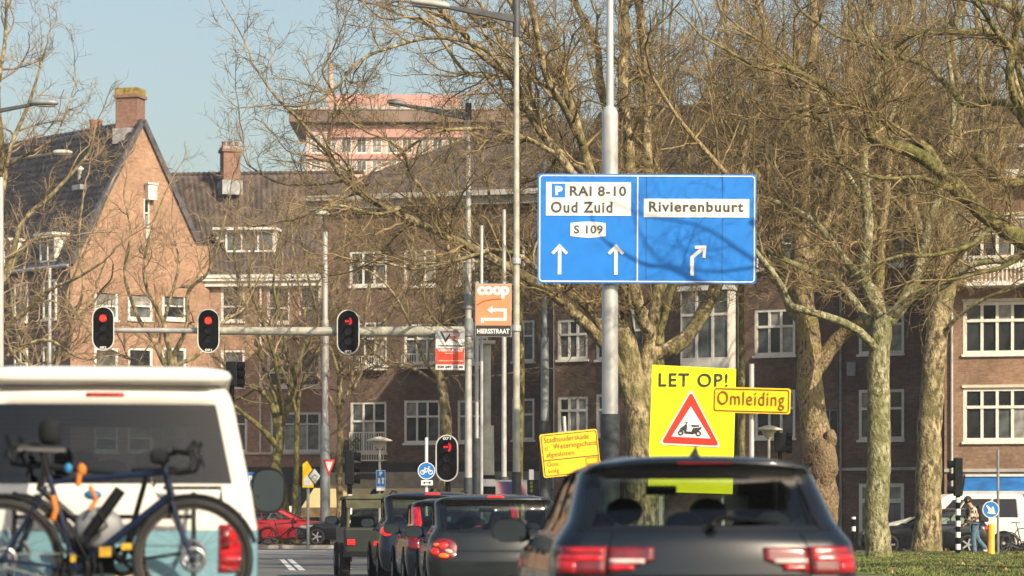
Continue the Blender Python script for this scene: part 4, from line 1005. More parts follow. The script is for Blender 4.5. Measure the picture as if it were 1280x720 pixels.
# T7: dark tree in front of the row house
T7 = [([(353, 684, 0), (352, 620, 0), (345, 585, 0), (350, 548, 0), (352, 515, 0)], .28, .17),
      ([(348, 560, 0), (330, 538, -.3), (308, 520, -.6), (290, 508, -1), (262, 500, -1.2), (230, 470, -1.4)], .14, .03),
      ([(350, 545, 0), (338, 505, .2), (318, 485, .4), (302, 478, .6), (284, 455, .8), (262, 440, 1), (240, 405, 1)], .14, .03),
      ([(353, 530, 0), (362, 505, -.2), (368, 480, -.4), (356, 440, -.6), (352, 400, -.8), (345, 350, -1), (352, 290, -1)], .13, .035),
      ([(351, 525, 0), (340, 480, .5), (325, 440, .8), (312, 400, 1), (298, 350, 1.3), (288, 300, 1.4), (296, 240, 1.4)], .12, .03),
      ([(354, 515, 0), (372, 470, .8), (385, 430, 1.2), (400, 390, 1.5), (420, 340, 1.8), (432, 290, 2)], .11, .03),
      ([(353, 520, 0), (350, 470, -1.8), (330, 420, -3), (310, 360, -3.6), (320, 300, -4)], .1, .03),
      ([(320, 486, .4), (300, 500, 1.4), (280, 505, 2), (255, 520, 2.4)], .05, .02)]
make_tree('dark many-limbed street tree in front of the row house', 114.5, T7, 71, M['bark_dark'], M['twig_far'], dens=.95, len1=2.0, rmin=.008, name='street_tree')
make_tree('slim street tree just right of the dark many-limbed one', 116, auto_limbs(371, 116, 684, 520, 330, 60, 4, .14, 4), 72, M['bark_dark'], M['twig_far'], dens=.7, len1=1.6, rmin=.008, name='street_tree')
# T8: trees in front of the gabled house
T8 = [([(232, 700, 0), (225, 560, 0), (220, 480, 0), (212, 440, 0)], .26, .17),
      ([(215, 470, 0), (190, 430, 0), (170, 400, .5), (160, 350, .8), (166, 300, 1), (150, 250, 1.2), (158, 215, 1.4)], .10, .025),
      ([(214, 450, 0), (228, 410, -.5), (235, 370, -1), (262, 340, -1.4), (280, 290, -1.8), (290, 250, -2)], .10, .025),
      ([(213, 445, 0), (200, 400, 0), (180, 345, -.5), (190, 290, -.8), (210, 240, -1)], .09, .025),
      ([(214, 460, 0), (250, 440, .5), (280, 400, 1), (310, 380, 1.4), (330, 340, 1.8)], .08, .025),
      ([(216, 475, 0), (180, 455, 1), (140, 440, 2), (100, 400, 2.6), (70, 350, 3)], .08, .025),
      ([(213, 450, 0), (205, 390, 2), (225, 330, 3), (215, 290, 3.6)], .08, .025)]
make_tree('bare street tree whose thin branches veil the orange gable', 100, T8, 81, M['bark'], M['twig_far'], dens=.7, len1=1.9, rmin=.007, name='street_tree', thin=.75)
T9 = [([(-28, 712, 0), (-26, 560, 0), (-22, 440, 0), (-18, 340, 0)], .36, .24),
      ([(-20, 400, 0), (10, 330, .5), (30, 280, .8), (60, 240, 1), (100, 200, 1.4), (120, 175, 1.5)], .12, .03),
      ([(-20, 380, 0), (-5, 290, 0), (10, 200, 0), (35, 130, 0), (55, 60, 0)], .13, .03),
      ([(-20, 360, 0), (-15, 260, 1), (0, 160, 1.6), (10, 60, 2), (5, -20, 2)], .14, .04),
      ([(-22, 430, 0), (15, 400, -.8), (50, 370, -1.4), (90, 350, -2), (130, 330, -2.4)], .10, .03),
      ([(-22, 450, 0), (10, 440, 1), (60, 430, 1.6), (100, 450, 2), (140, 445, 2.4)], .08, .025),
      ([(-22, 420, 0), (10, 350, 2.5), (40, 300, 3), (90, 290, 3.6)], .08, .03),
      ([(5, 210, 0), (40, 190, -.8), (70, 165, -1.2), (90, 120, -1.4)], .06, .02),
      ([(-22, 470, 0), (20, 490, -2), (60, 470, -3), (110, 480, -3)], .07, .02)]
make_tree('tall bare tree at the left edge, its twigs over the dark tiled roof', 92, T9, 91, M['bark'], M['twig_far'], dens=.85, len1=2.1, rmin=.007, name='street_tree', thin=.8)
make_tree('small bare tree in front of the dark side wall of the gabled house', 112, auto_limbs(60, 112, 684, 500, 250, 90, 5, .17, 8), 92, M['bark'], M['twig_far'], dens=.7, len1=2.0, rmin=.008, name='street_tree', thin=.7)
make_tree('bare tree between the gable house and the tall lamp post', 118, auto_limbs(425, 118, 684, 520, 250, 80, 5, .17, 9), 93, M['bark'], M['twig_far'], dens=.8, len1=2.0, rmin=.008, name='street_tree', thin=.8)
# background planes that close the upper right with a web of branches
for i, (px, D, fy, ty, sp, n, rr, sd, lab) in enumerate((
        (822, 88, 440, -30, 130, 6, .26, 14, 'background plane tree directly behind the trunk of the huge plane tree'),
        (1101, 96, 420, -30, 120, 7, .24, 15, 'background plane tree hidden behind the slim pale trunk, crown above it'),
        (1168, 93, 400, -40, 130, 7, .28, 16, 'background plane tree right behind the thick brown trunk'),
        (650, 92, 430, 140, 90, 5, .16, 17, 'background plane tree behind the two tall lamp posts'),
        (1012, 93, 400, -20, 120, 7, .24, 19, 'background plane tree rising behind the burled trunk'),
        (925, 97, 330, -20, 110, 6, .13, 23, 'slender background plane tree behind the right edge of the blue sign'))):
    make_tree(lab, D, auto_limbs(px, D, 690, fy, ty, sp, n, rr, sd), 100+i, M['bark_dark'], M['twig_dark'], 'background plane trees', clear=366, dens=.95, len1=2.6, rmin=.007, cap1=.03)
# ------------------------------------------------------------------ poles, lamps, signals, signs
def pole_to(root, name, D, px, ytop, r, m, z0=0.0, r1=None, n=14, px1=None):
    "a round pole standing in the thing whose origin is on the ground at (px, D)"
    zt = ZZ(ytop, D); dx = 0 if px1 is None else (px1-px)/S(D)
    return MB().tube([(0, 0, z0), (dx, 0, zt)], [r, r1 or r], n).build(name, m, root)
def base(px, D, z=0): 
    p = P(px, HY, D); return (p.x, D, z)
def lamp_arm(root, D, px, y0, xe, ye, th0=.10, th1=.045, m='lamp_dark'):
    "flat tapering arm from the pole top to the lantern"
    x0, z0, x1, z1 = 0, ZZ(y0, D), (xe-px)/S(D), ZZ(ye, D)
    mb = MB(); mb.prism([(x0, z0-th0), (x1, z1-th1), (x1, z1+th1*.6), (x0, z0+th0)], -.06, .06)
    return bevel(mb.build('lamp_arm', M[m], root), .02)
def lantern(root, c, ln, m='lamp_head', ang=0, w_=.16, h=.13):
    "a street lantern pointing left (local -x) from c"
    mb = MB(); n = 12; prof = [(0, .5), (.12, .85), (.35, 1), (.7, .95), (.92, .7), (1, .35)]
    vs = []; k = 10
    for t, q in prof:
        for i in range(k):
            a = 2*math.pi*i/k
            vs.append((-t*ln, math.cos(a)*w_*q, (math.sin(a)*(h*.62 if math.sin(a) > 0 else h*.38))*q))
    fs = [(i*k+j, i*k+(j+1) % k, (i+1)*k+(j+1) % k, (i+1)*k+j) for i in range(len(prof)-1) for j in range(k)]
    fs += [tuple(range(k-1, -1, -1)), tuple((len(prof)-1)*k+j for j in range(k))]
    mb.add(vs, fs, True); o = mb.build('lantern', M[m], root, c, (0, ang, 0))
    MB().box(-ln*.9, -ln*.3, -w_*.7, w_*.7, -h*.42, -h*.36).build('lamp_glass', M['pane_light'], o)
    return o

# lamp post A (645): tall cream post between the coop sign and the blue sign
D = 66; r = thing('street_lamp', 'tall slim cream lamp post left of the blue sign, dark angled arm with pale lantern', 'lamp post', base(645.5, D))
pole_to(r, 'pole', D, 0, 46, .092, M['cream_pole'], z0=0, r1=.062)
MB().tube([(0, 0, 0), (0, 0, ZZ(590, D))], .115, 14).build('pole_base', M['pole_black'], r)
MB().tube([(0, 0, ZZ(46, D)), (0, 0, ZZ(-10, D))], .085, 12).build('pole_head', M['lamp_dark'], r)
for y in (330, 414): MB().lathe([(.108, 0), (.108, .12), (.09, .14)], 14, (0, 0, ZZ(y, D))).build('pole_collar', M['galv'], r)
lamp_arm(r, D, 645.5, 24, 556, 8); lantern(r, ((562-645.5)/S(D), 0, ZZ(8.5, D)), .93, ang=R(-9)+R(16), w_=.2, h=.2)
# lamp post B (585): carries the signal arm
DB = 72; lb = thing('street_lamp', 'grey lamp post at the root of the signal arm, with a dark arm and lantern', 'lamp post', base(585.5, DB))
pole_to(lb, 'pole', DB, 0, 150, .105, M['galv'], r1=.062)
MB().tube([(0, 0, 0), (0, 0, ZZ(597, DB))], .125, 14).build('pole_base', M['pole_black'], lb)
MB().tube([(0, 0, ZZ(150, DB)), (0, 0, ZZ(129, DB))], .08, 12).build('pole_head', M['lamp_dark'], lb)
for y in (375, 409, 437): MB().tube([(0, 0, ZZ(y+11, DB)), (0, 0, ZZ(y-11, DB))], .118, 14).build('pole_collar', M['galv_dark'], lb)
lamp_arm(lb, DB, 585.5, 146, 505, 131); lantern(lb, ((508-585.5)/S(DB), 0, ZZ(131, DB)), .5, 'galv_dark', R(8), .17, .16)
# signal arm
ga = thing('signal_gantry', 'long horizontal grey arm carrying three signals across the lanes', 'gantry', base(585.5, DB))
sB = S(DB)
def gx_(px): return (px-585.5)/sB
zg = ZZ(414.5, DB)
MB().tube([(-.10, 0, zg), (gx_(440), 0, zg)], [.135, .125], 16).build('arm', M['cream_pole'], ga)
MB().tube([(gx_(440), 0, zg), (gx_(262), 0, zg+.02)], [.115, .10], 16).build('arm', M['cream_pole'], ga)
MB().tube([(gx_(262), 0, zg+.02), (gx_(128), 0, zg+.04)], [.075, .06], 16).build('arm', M['galv'], ga)
for x in (440, 262): MB().tube([(gx_(x)-.12, 0, zg), (gx_(x)+.12, 0, zg)], .14, 16).build('flange', M['galv_dark'], ga)
M['lens_dark'] = mat('unlit_dark_lens', (.012, .010, .010), .25)
M['lens_red'] = mat('lit_red_lens', (.5, .01, .01), .4, emit=(1, .045, .02), estr=2.6)
M['lens_rim'] = mat('lit_red_lens_edge', (.3, .005, .005), .5, emit=(1, .01, .005), estr=.22)
M['arrow_red'] = mat('lit_red_arrow', (.5, .01, .01), .4, emit=(1, .02, .03), estr=1.3)
M['border_grey'] = mat('pale_grey_backboard_edge', (.56, .56, .53), .6, noise=.08)
def capsule(w_, h, n=12):
    r_ = w_/2; c = h/2-r_
    return [(r_*math.cos(math.pi*i/n), c+r_*math.sin(math.pi*i/n)) for i in range(n+1)]+[(-r_*math.cos(math.pi*i/n), -c-r_*math.sin(math.pi*i/n)) for i in range(n+1)]
def signal(label, px, py, D, w_, h, num, arrow=False, numtop=False, off=-.28, dim=False):
    s_ = S(D); W, H = w_/s_, h/s_
    p = P(px, py, D); r = thing('traffic_light', label, 'traffic light', (p.x, D+off, p.z), 0, 'red traffic lights over the lanes')
    MB().prism(capsule(W, H), 0, .02).build('backboard', M['black_matt'], r)
    MB().stroke(capsule(W-.022, H-.022), .028, -.006, .003, True).build('white_border', M['border_grey'], r)
    MB().box(-.15, .15, .021, .2, -H*.38, H*.38).build('signal_housing', M['black'], r)
    if off < -.2: MB().box(-.05, .05, .2, -off, -.05, .05).build('bracket', M['galv_dark'], r)
    for k in range(3):
        z = H*.24-k*H*.215
        if k == 0 and not arrow:
            MB().disc(0, z, .085, -.016, -.006).build('lens', M['lens_red'], r); MB().ring(0, z, .085, .112, -.013, -.004).build('lens_glow', M['lens_rim'], r)
        else:
            MB().disc(0, z, .10, -.012, -.004).build('lens', M['lens_dark'], r)
        if k == 0 and arrow:
            a = MB(); pts = [(.035+.075*math.cos(t)-.03, z+.085*math.sin(t)) for t in np.linspace(-1.25, 1.25, 9)]
            a.stroke(pts, .05, -.022, -.014); a.stroke([(-.075, z), (.03, z)], .04, -.022, -.014)
            a.build('arrow', M['arrow_red'], r)
        v = MB(); m_ = 10; vs = []; fs = []
        for i in range(m_+1):
            t = math.pi*(i/m_)*1.1-.05*math.pi
            for yy, rr in ((-.004, .118), (-.15, .105)): vs.append((rr*math.cos(t), yy, z+rr*math.sin(t)))
        for i in range(m_): fs += [(2*i, 2*i+1, 2*i+3, 2*i+2)]
        v.add(vs, fs, True); o = v.build('visor', M['black_matt'], r); sm = o.modifiers.new('solid', 'SOLIDIFY'); sm.thickness = .006
    t = text_mesh(num, .17, .062, M['sign_white'], bold=.02); link('number', t, r, (-.085, -.008, (H*.43-.04) if numtop else -(H*.46)))
    return r
signal('leftmost red signal, at the far end of the arm', 131, 411.5, DB, 27.5, 55, '082')
signal('second red signal from the left, hung mid-arm in front of the row house', 262, 414.5, DB, 27.5, 55, '081')
signal('signal with a red right arrow on the arm, beside the short-headed lamp post', 436, 416, DB, 28, 56, '072', True)
signal('low red signal with its number on top, on its own post beside the bicycle sign', 559, 573, 62, 28, 58, '071', True, True)
r = thing('signal_post', 'black and white post under the low red signal', 'post', base(560, 62.05))
MB().tube([(0, 0, 0), (0, 0, ZZ(560, 62))], .06, 12).build('post', M['black'], r)
for z in (.5, .95, 1.4): MB().tube([(0, 0, z), (0, 0, z+.2)], .063, 12).build('white_band', M['sign_white'], r)

# other posts between the signal arm and the blue sign
def post(name, label, cat, px, D, ytop, r0, m, ybase=None, rb=None, r1=None, mb_='pole_black', extra=None):
    r = thing(name, label, cat, base(px, D)); pole_to(r, 'pole', D, 0, ytop, r0, M[m], r1=r1)
    if ybase: MB().tube([(0, 0, 0), (0, 0, ZZ(ybase, D))], rb, 14).build('pole_base', M[mb_], r)
    if extra: extra(r, D)
    return r
def ex(r, D):
    MB().tube([(0, 0, 0), (0, 0, ZZ(532, D))], [.22, .185], 16).build('pole_foot', M['cream_pole'], r)
    MB().box(-.22, .22, -.22, .22, ZZ(430, D), ZZ(426, D)).build('pole_cap', M['cream_pole'], r)
    MB().tube([(0, 0, ZZ(608, D)), (0, 0, ZZ(599, D))], .215, 16).build('white_band', M['sign_white'], r)
    MB().tube([(0, 0, ZZ(622, D)), (0, 0, ZZ(608.2, D))], .225, 16).build('black_band', M['black'], r)
    MB().tube([(0, 0, ZZ(598.8, D)), (0, 0, ZZ(594, D))], .222, 16).build('black_band', M['black'], r)
post('tram_wire_pole', 'short thick cream pole directly under the orange arrow sign', 'pole', 607, 64, 430, .125, 'cream_pole', extra=ex)
post('pole', 'grey pole with dark base just left of the thick cream pole', 'pole', 596, 63, 352, .045, 'galv', 548, .10)
post('pole', 'thin grey pole right of the orange arrow sign', 'pole', 630, 70, 262, .075, 'galv', 596, .12, r1=.05)
post('street_lamp', 'bluish grey pole rising behind the lower left corner of the blue sign', 'lamp post', 681, 78, 200, .085, 'galv_dark', 526, .16, r1=.06, mb_='pole_black', extra=lambda r, D: MB().tube([(0, 0, ZZ(526, D)), (0, 0, ZZ(422, D))], .115, 14).build('pole_shaft', M['galv_dark'], r))
def ex(r, D):
    MB().tube([(0, 0, ZZ(682, D)), (0, 0, ZZ(532, D))], .20, 14).build('pole_shaft', M['galv_dark'], r)
    MB().tube([(0, 0, ZZ(470, D)), (0, 0, ZZ(400, D))], .145, 14).build('pole_collar', M['galv'], r)
    MB().tube([(0, 0, ZZ(292, D)), (0, 0, ZZ(270, D))], [.07, .1], 10).build('lamp_neck', M['lamp_dark'], r)
    MB().lathe([(.0, .0), (.3, .02), (.34, .08), (.22, .2), (0, .22)], 12, (-.15, 0, ZZ(270, D))).build('lantern', M['lamp_head'], r)
post('street_lamp', 'lamp post with a small flat lantern beside the arrow signal', 'lamp post', 406.5, 112, 290, .13, 'silver', extra=ex, r1=.10)
post('street_lamp', 'thin pale pole in front of the dark side wall at the left', 'pole', 62, 95, 335, .06, 'silver')
r = thing('street_lamp', 'lamp post at the left edge with an arm reaching in above the tiled roof', 'lamp post', base(-62, 80))
pole_to(r, 'pole', 80, 0, 150, .1, M['silver'], r1=.07); lamp_arm(r, 80, -62, 150, 42, 130, .09, .05); lantern(r, ((38+62)/S(80), 0, ZZ(129, 80)), -.78, 'galv_dark', 0, .2, .22)
post('street_lamp', 'pale pole cut by the left edge of the picture', 'pole', 1, 86, 222, .10, 'silver', r1=.08)
r = thing('street_lamp', 'lamp post at the left edge with a small lantern in front of the roof', 'lamp post', base(-30, 104))
pole_to(r, 'pole', 104, 0, 205, .1, M['silver'], r1=.07); lamp_arm(r, 104, -30, 205, 66, 192, .08, .05); lantern(r, ((66+30)/S(104), 0, ZZ(191, 104)), -.72, 'lamp_head', 0, .2, .2)

# the blue direction sign and its stout post
D = 60; s_ = S(D)
r = thing('sign_post', 'stout silver post stepping down to a thin top behind the blue sign', 'post', base(762.5, D+.3))
MB().tube([(0, 0, 0), (0, 0, ZZ(143, D))], .172, 24).build('pole', M['silver'], r)
MB().lathe([(.172, 0), (.168, .08), (.13, .17), (.085, .22)], 24, (0, 0, ZZ(143, D))).build('pole_shoulder', M['silver'], r)
MB().tube([(0, 0, ZZ(135, D)), (0, 0, ZZ(-20, D))], [.082, .07], 16).build('pole_top', M['silver'], r)
o = MB().tube([(0, 0, 0), (0, 0, ZZ(517, D))], .205, 20).build('pole_base', M['pole_black'], r)
class Sign:
    def __init__(s, name, label, cat, px, py, D, yaw=0, roll=0, group=None):
        s.D = D; s.c = (px, py); s.s = S(D); p = P(px, py, D)
        s.o = thing(name, label, cat, tuple(p), 0, group); s.o.rotation_euler = (0, R(roll), R(yaw)); s.k = 0
    def X(s, x): return (x-s.c[0])/s.s
    def Z(s, y): return (s.c[1]-y)/s.s
    def pts(s, l): return [(s.X(a), s.Z(b)) for a, b in l]
    def poly(s, name, l, layer, m, th=.004):
        y = -.012-.005*layer; return MB().prism(s.pts(l), y, y+th).build(name, M[m], s.o)
    def rect(s, name, a, b, c, d, layer, m): return s.poly(name, [(a, d), (c, d), (c, b), (a, b)], layer, m)
    def line(s, name, l, wd, layer, m, closed=False):
        y = -.012-.005*layer; return MB().stroke(s.pts(l), wd/s.s, y, y+.004, closed).build(name, M[m], s.o)
    def text(s, t, a, b, c, d, layer, m, sp=1.0, bold=0.0, name='lettering'):
        me = text_mesh(t, (c-a)/s.s, (d-b)/s.s, M[m], sp, bold); return link(name, me, s.o, (s.X(a), -.012-.005*layer, s.Z(d)))
    def panel(s, name, l, th, m):
        return MB().prism(s.pts(l), 0, th).build(name, M[m], s.o)
def rrect(a, b, c, d, r_, n=5):
    P_ = []
    for cx, cy, t0 in ((c-r_, b+r_, -90), (c-r_, d-r_, 0), (a+r_, d-r_, 90), (a+r_, b+r_, 180)):
        for i in range(n+1): t = R(t0+90*i/n); P_.append((cx+r_*math.cos(t), cy+r_*math.sin(t)))
    return P_
g = Sign('road_sign', 'large blue direction sign reading RAI 8-10, Oud Zuid and Rivierenbuurt', 'road sign', 808.5, 286, D, 0, 0.25)
g.panel('panel', rrect(672, 217.5, 945.5, 354.5, 4), .05, 'blue')
g.line('border', rrect(674.6, 220, 943, 352, 4), 1.6, 0, 'sign_white', True)
g.line('divider', [(796.8, 220), (796.8, 352)], 1.7, 1, 'sign_white')
g.line('seam', [(808, 218), (808, 354)], .35, -.4, 'sign_grey'); g.line('seam', [(903, 218), (903, 354)], .3, -.4, 'sign_grey')
g.rect('white_panel', 682.2, 228, 788.6, 270, 0, 'sign_white')
g.rect('parking_square', 689.5, 230, 706.3, 247.3, 1, 'blue')
g.text('P', 693.8, 233, 703, 244.6, 2, 'sign_white', bold=.05)
g.text('RAI 8-10', 712, 233, 782.5, 245.5, 1, 'sign_grey', 1.1, .028); g.text('Oud Zuid', 688.5, 252.3, 765.5, 266.5, 1, 'sign_grey', 1.15, .028)
pl = [(713, 279.2), (724, 277.8), (735, 277.3), (746, 277.8), (757, 279.2), (757, 295.4), (746, 297), (735, 297.6), (724, 297), (713, 295.4)]
g.poly('number_panel', pl, 0, 'sign_white'); g.text('S 109', 717.5, 282, 753.5, 292.5, 1, 'sign_grey', 1.1, .025)
g.rect('white_panel', 804.6, 248.4, 936.4, 271.6, 0, 'sign_white'); g.text('Rivierenbuurt', 811, 251.8, 929, 264.8, 1, 'sign_grey', 1.15, .028)
for x in (699.6, 770):
    g.line('arrow', [(x, 343.5), (x, 309)], 4.4, 0, 'sign_white'); g.line('arrow_head', [(x-9, 317.5), (x, 308), (x+9, 317.5)], 3.8, 1, 'sign_white')
g.line('arrow', [(865.2, 344.5), (865.2, 321.5), (879, 310)], 4.4, 0, 'sign_white'); g.line('arrow_head', [(868.5, 309), (881, 308.6), (880, 322)], 3.8, 1, 'sign_white')
mb = MB()
for z in (250, 325): mb.box(g.X(690), g.X(925), .051, .10, g.Z(z)-.03, g.Z(z)+.03)
mb.build('mounting_rail', M['galv'], g.o)
mb = MB()
for z in (250, 325): mb.box(g.X(762.5)-.2, g.X(762.5)+.2, .10, .135, g.Z(z)-.05, g.Z(z)+.05)
mb.build('clamp', M['galv'], g.o)

# LET OP sign
g = Sign('warning_sign', 'fluorescent yellow LET OP! board with a scooter warning triangle', 'road sign', 865, 520, 50, 0, .7)
g.panel('panel', [(811, 615), (917, 617), (919.5, 460.5), (814.5, 456.5)][::-1], .03, 'fluo')
g.text('LET OP!', 823, 466.5, 909, 483.5, 1, 'sign_black', 1.15, .012)
def rtri(p, q): # rounded triangle: corners p, corner cut q
    out = []
    for i in range(3):
        a, b, c = p[i-1], p[i], p[(i+1) % 3]
        e = [(b[0]+(w_[0]-b[0])*q/math.hypot(w_[0]-b[0], w_[1]-b[1]), b[1]+(w_[1]-b[1])*q/math.hypot(w_[0]-b[0], w_[1]-b[1])) for w_ in (a, c)]
        out += [e[0], ((e[0][0]+e[1][0]+b[0])/3, (e[0][1]+e[1][1]+b[1])/3), e[1]]
    return out
g.poly('triangle_edge', rtri([(863.5, 486), (902, 559), (824, 556)], 4), 1, 'sign_white')
g.poly('triangle', rtri([(863.5, 489.5), (899.5, 556.8), (827, 554)], 4), 2, 'red')
g.poly('triangle_field', [(863.3, 508), (888.5, 548), (839.5, 546)], 3, 'sign_white')
y = -.012-.005*4
mb = MB(); q = lambda a, b: (g.X(a), g.Z(b)); w1 = 1.5/g.s
for cx, cz in ((851, 541.2), (873, 542)):
    mb.ring(g.X(cx), g.Z(cz), 1.6/g.s, 3.6/g.s, y, y+.004, 18)
mb.stroke([q(851, 541), q(853.5, 536), q(858, 530), q(858.4, 527.6)], 1.5/g.s, y-.001, y+.004)
mb.stroke([q(855.5, 528), q(861, 527.4)], .9/g.s, y-.0015, y+.004)
mb.prism([q(848.8, 537.4), q(852, 534.2), q(857.2, 530.5), q(859.2, 532), q(858.2, 539.2), q(864, 539.6), q(866.8, 534.8), q(872, 534.6), q(877.5, 533.6), q(876.5, 536.5), q(874, 537.8), q(869.5, 541.8), q(866, 543), q(856, 542.2), q(854.8, 538.5), q(851.5, 537.2)][::-1], y-.002, y+.004)
mb.prism([q(863.5, 531.2), q(874, 531.4), q(874, 533.4), q(865.5, 533.8)][::-1], y-.001, y+.004)
mb.build('scooter_pictogram', M['sign_black'], g.o)
r = thing('sign_trestle', 'steel trestle carrying the fluorescent yellow board', 'trestle', base(865, 50.1)); mb = MB()
for x in (-.55, .55): mb.box(x-.03, x+.03, .0, .06, 0, ZZ(470, 50))
mb.box(-.55, .55, .0, .04, .3, .36); mb.box(-.8, .8, -.4, .4, 0, .1); mb.build('frame', M['galv'], r)
# Omleiding
g = Sign('detour_sign', 'narrow orange-yellow sign reading Omleiding, overlapping the LET OP board', 'road sign', 939.5, 500.5, 47, -4, 1.7)
g.panel('panel', rrect(891, 484.5, 988, 516.5, 3), .03, 'yellow'); g.line('border', rrect(893.3, 486.8, 985.7, 514.2, 2.4), .9, 0, 'sign_black', True)
g.text('Omleiding', 897, 489.5, 980.5, 512, 1, 'brownish', 1.12, 0)
post('sign_post', 'thin pale post holding the Omleiding sign', 'post', 939.5, 47.15, 455, .042, 'silver')
# closure sign
g = Sign('closure_sign', 'tilted orange-yellow sign about Stadhouderskade being closed', 'road sign', 712, 567, 48, 12, -6.2)
g.panel('panel', rrect(676, 539.5, 750, 594, 3), .03, 'yellow'); g.line('border', rrect(678, 541.5, 748.6, 592, 2), .8, 0, 'sign_black', True)
for t, a, b, c, d in (('Stadhouderskade', 681, 543.5, 739, 550.5), ('t/', 681, 554, 685.5, 560.5), ('Weteringschans', 692, 552.5, 748, 561.5), ('afgesloten', 682, 562.5, 718, 570.5), ('Oost', 682, 574.5, 697, 580.5), ('volg', 682, 583, 696.5, 590.5)):
    g.text(t, a, b, c, d, 1, 'brownish', 1.05, 0)
g.line('rule', [(678, 572.4), (748.6, 572.4)], .8, 1, 'sign_black')
g.line('small_label', rrect(732, 574.5, 747, 582, 1), .6, 2, 'red', True)
r = post('sign_post', 'slightly leaning thin pale post holding the closure sign', 'post', 716, 48.25, 520, .03, 'silver')
r.rotation_euler = (0, R(-3), 0)

# coop sign
g = Sign('shop_sign', 'orange coop sign with a white bent arrow and black HIERSSTRAAT strip', 'advert sign', 616.5, 388, 58, 0, .3)
g.panel('panel', [(594, 421), (639.5, 421), (639.5, 354.5), (594, 354.5)], .06, 'galv')
g.rect('orange_face', 595, 355.5, 638.7, 406.8, 0, 'coop'); g.rect('black_strip', 595, 407.4, 638.7, 420.2, 0, 'sign_black')
g.text('coop', 596.5, 357.5, 636.5, 373.5, 1, 'sign_white', .98, .05); g.text('HIERSSTRAAT', 596.6, 411, 637, 417.2, 1, 'sign_white', 1.0, .03)
g.line('red_sweep', [(596, 381.5), (605, 376.5), (616, 374.2), (627, 373.6)], 1.2, 1, 'red')
g.line('arrow', [(603, 404), (603, 399.3), (631.5, 399.3), (631.5, 387.6), (613, 387.6)], 3.6, 1, 'sign_white'); g.poly('arrow_head', [(609, 387.6), (615.5, 382.6), (615.5, 392.6)], 2, 'sign_white')
post('pole', 'very thin pale pole rising behind the orange coop sign', 'pole', 602, 58.6, 282, .034, 'silver')
# VR estate agent board
g = Sign('advert_board', 'grey, white and red estate agent board at the end of the signal arm', 'advert sign', 562.5, 436.5, 71.7, 0, .3)
g.panel('panel', [(544, 462.8), (581, 462.8), (581, 411), (544, 411)], .05, 'galv')
g.rect('white_face', 545, 412, 580.2, 462, 0, 'sign_white'); g.rect('grey_band', 545, 412, 580.2, 423.5, 1, 'greyad'); g.rect('red_band', 545, 435.5, 580.2, 455.6, 1, 'redad')
g.line('letter_v', [(551, 414.3), (557.2, 426.2), (562.6, 417.5)], 2.4, 2, 'sign_black'); g.line('letter_r', [(553.5, 414.6), (572, 414.6), (574.5, 416.6), (574, 419.5), (571, 421), (563.5, 421.4), (571.5, 428)], 2.0, 3, 'terracotta')
g.text('Van Riemsdijk', 547, 430.8, 578.5, 433.8, 2, 'sign_black', 1, .03); g.text('VERHUURD', 547.2, 436.4, 578.6, 439.4, 2, 'sign_white', 1, .04); g.text('VERKOCHT', 556, 441, 569, 442.4, 2, 'sign_white', 1, .03)
g.text('MAKELAARDIJ', 547.2, 450.2, 578.6, 452, 2, 'sign_white', 1, .02); g.text('020 697 15 30', 547, 457, 579, 460.4, 2, 'sign_black', 1, .04)

# bicycle lane sign
D = 56; g = Sign('cycle_sign', 'round blue bicycle sign above a small white arrow plate', 'road sign', 533, 588.5, D, 0, 0)
MB().disc(0, 0, 10.8/g.s, 0, .015, 36).build('panel', M['blue2'], g.o); MB().ring(0, 0, 9.9/g.s, 10.8/g.s, -.006, -.001, 36).build('border', M['sign_white'], g.o)
mb = MB(); y = -.01; q = lambda a, b: (g.X(a), g.Z(b))
for cx in (528.2, 538.2): mb.ring(g.X(cx), g.Z(590.3), 2.0/g.s, 3.0/g.s, y, y+.004, 18)
for l in ([(528.2, 590.3), (531, 586), (536.3, 586), (538.2, 590.3)], [(531, 586), (533, 590.3), (536.3, 586)], [(528.2, 590.3), (533, 590.3)], [(530, 584.6), (532.2, 584.6)], [(531, 586), (531, 584.6)], [(536.3, 586), (535.6, 583.8), (537.4, 583.6)]):
    mb.stroke([q(*a) for a in l], .9/g.s, y-.002, y+.004)
mb.build('bicycle_pictogram', M['sign_white'], g.o)
MB().box(g.X(526.4), g.X(541), -.01, .005, g.Z(606.5), g.Z(600.4)).build('under_plate', M['sign_white'], g.o)
mb = MB(); y = -.016; mb.stroke([q(530.5, 603.4), (q(537, 603.4))], .9/g.s, y, y+.004); mb.prism([q(528.2, 603.4), q(531.2, 601.6), q(531.2, 605.2)], y, y+.004); mb.prism([q(539.3, 603.4), q(536.3, 601.6), q(536.3, 605.2)], y, y+.004)
mb.build('plate_arrow', M['sign_black'], g.o)
post('sign_post', 'white post of the bicycle sign', 'post', 533, D+.08, 547, .032, 'sign_white')
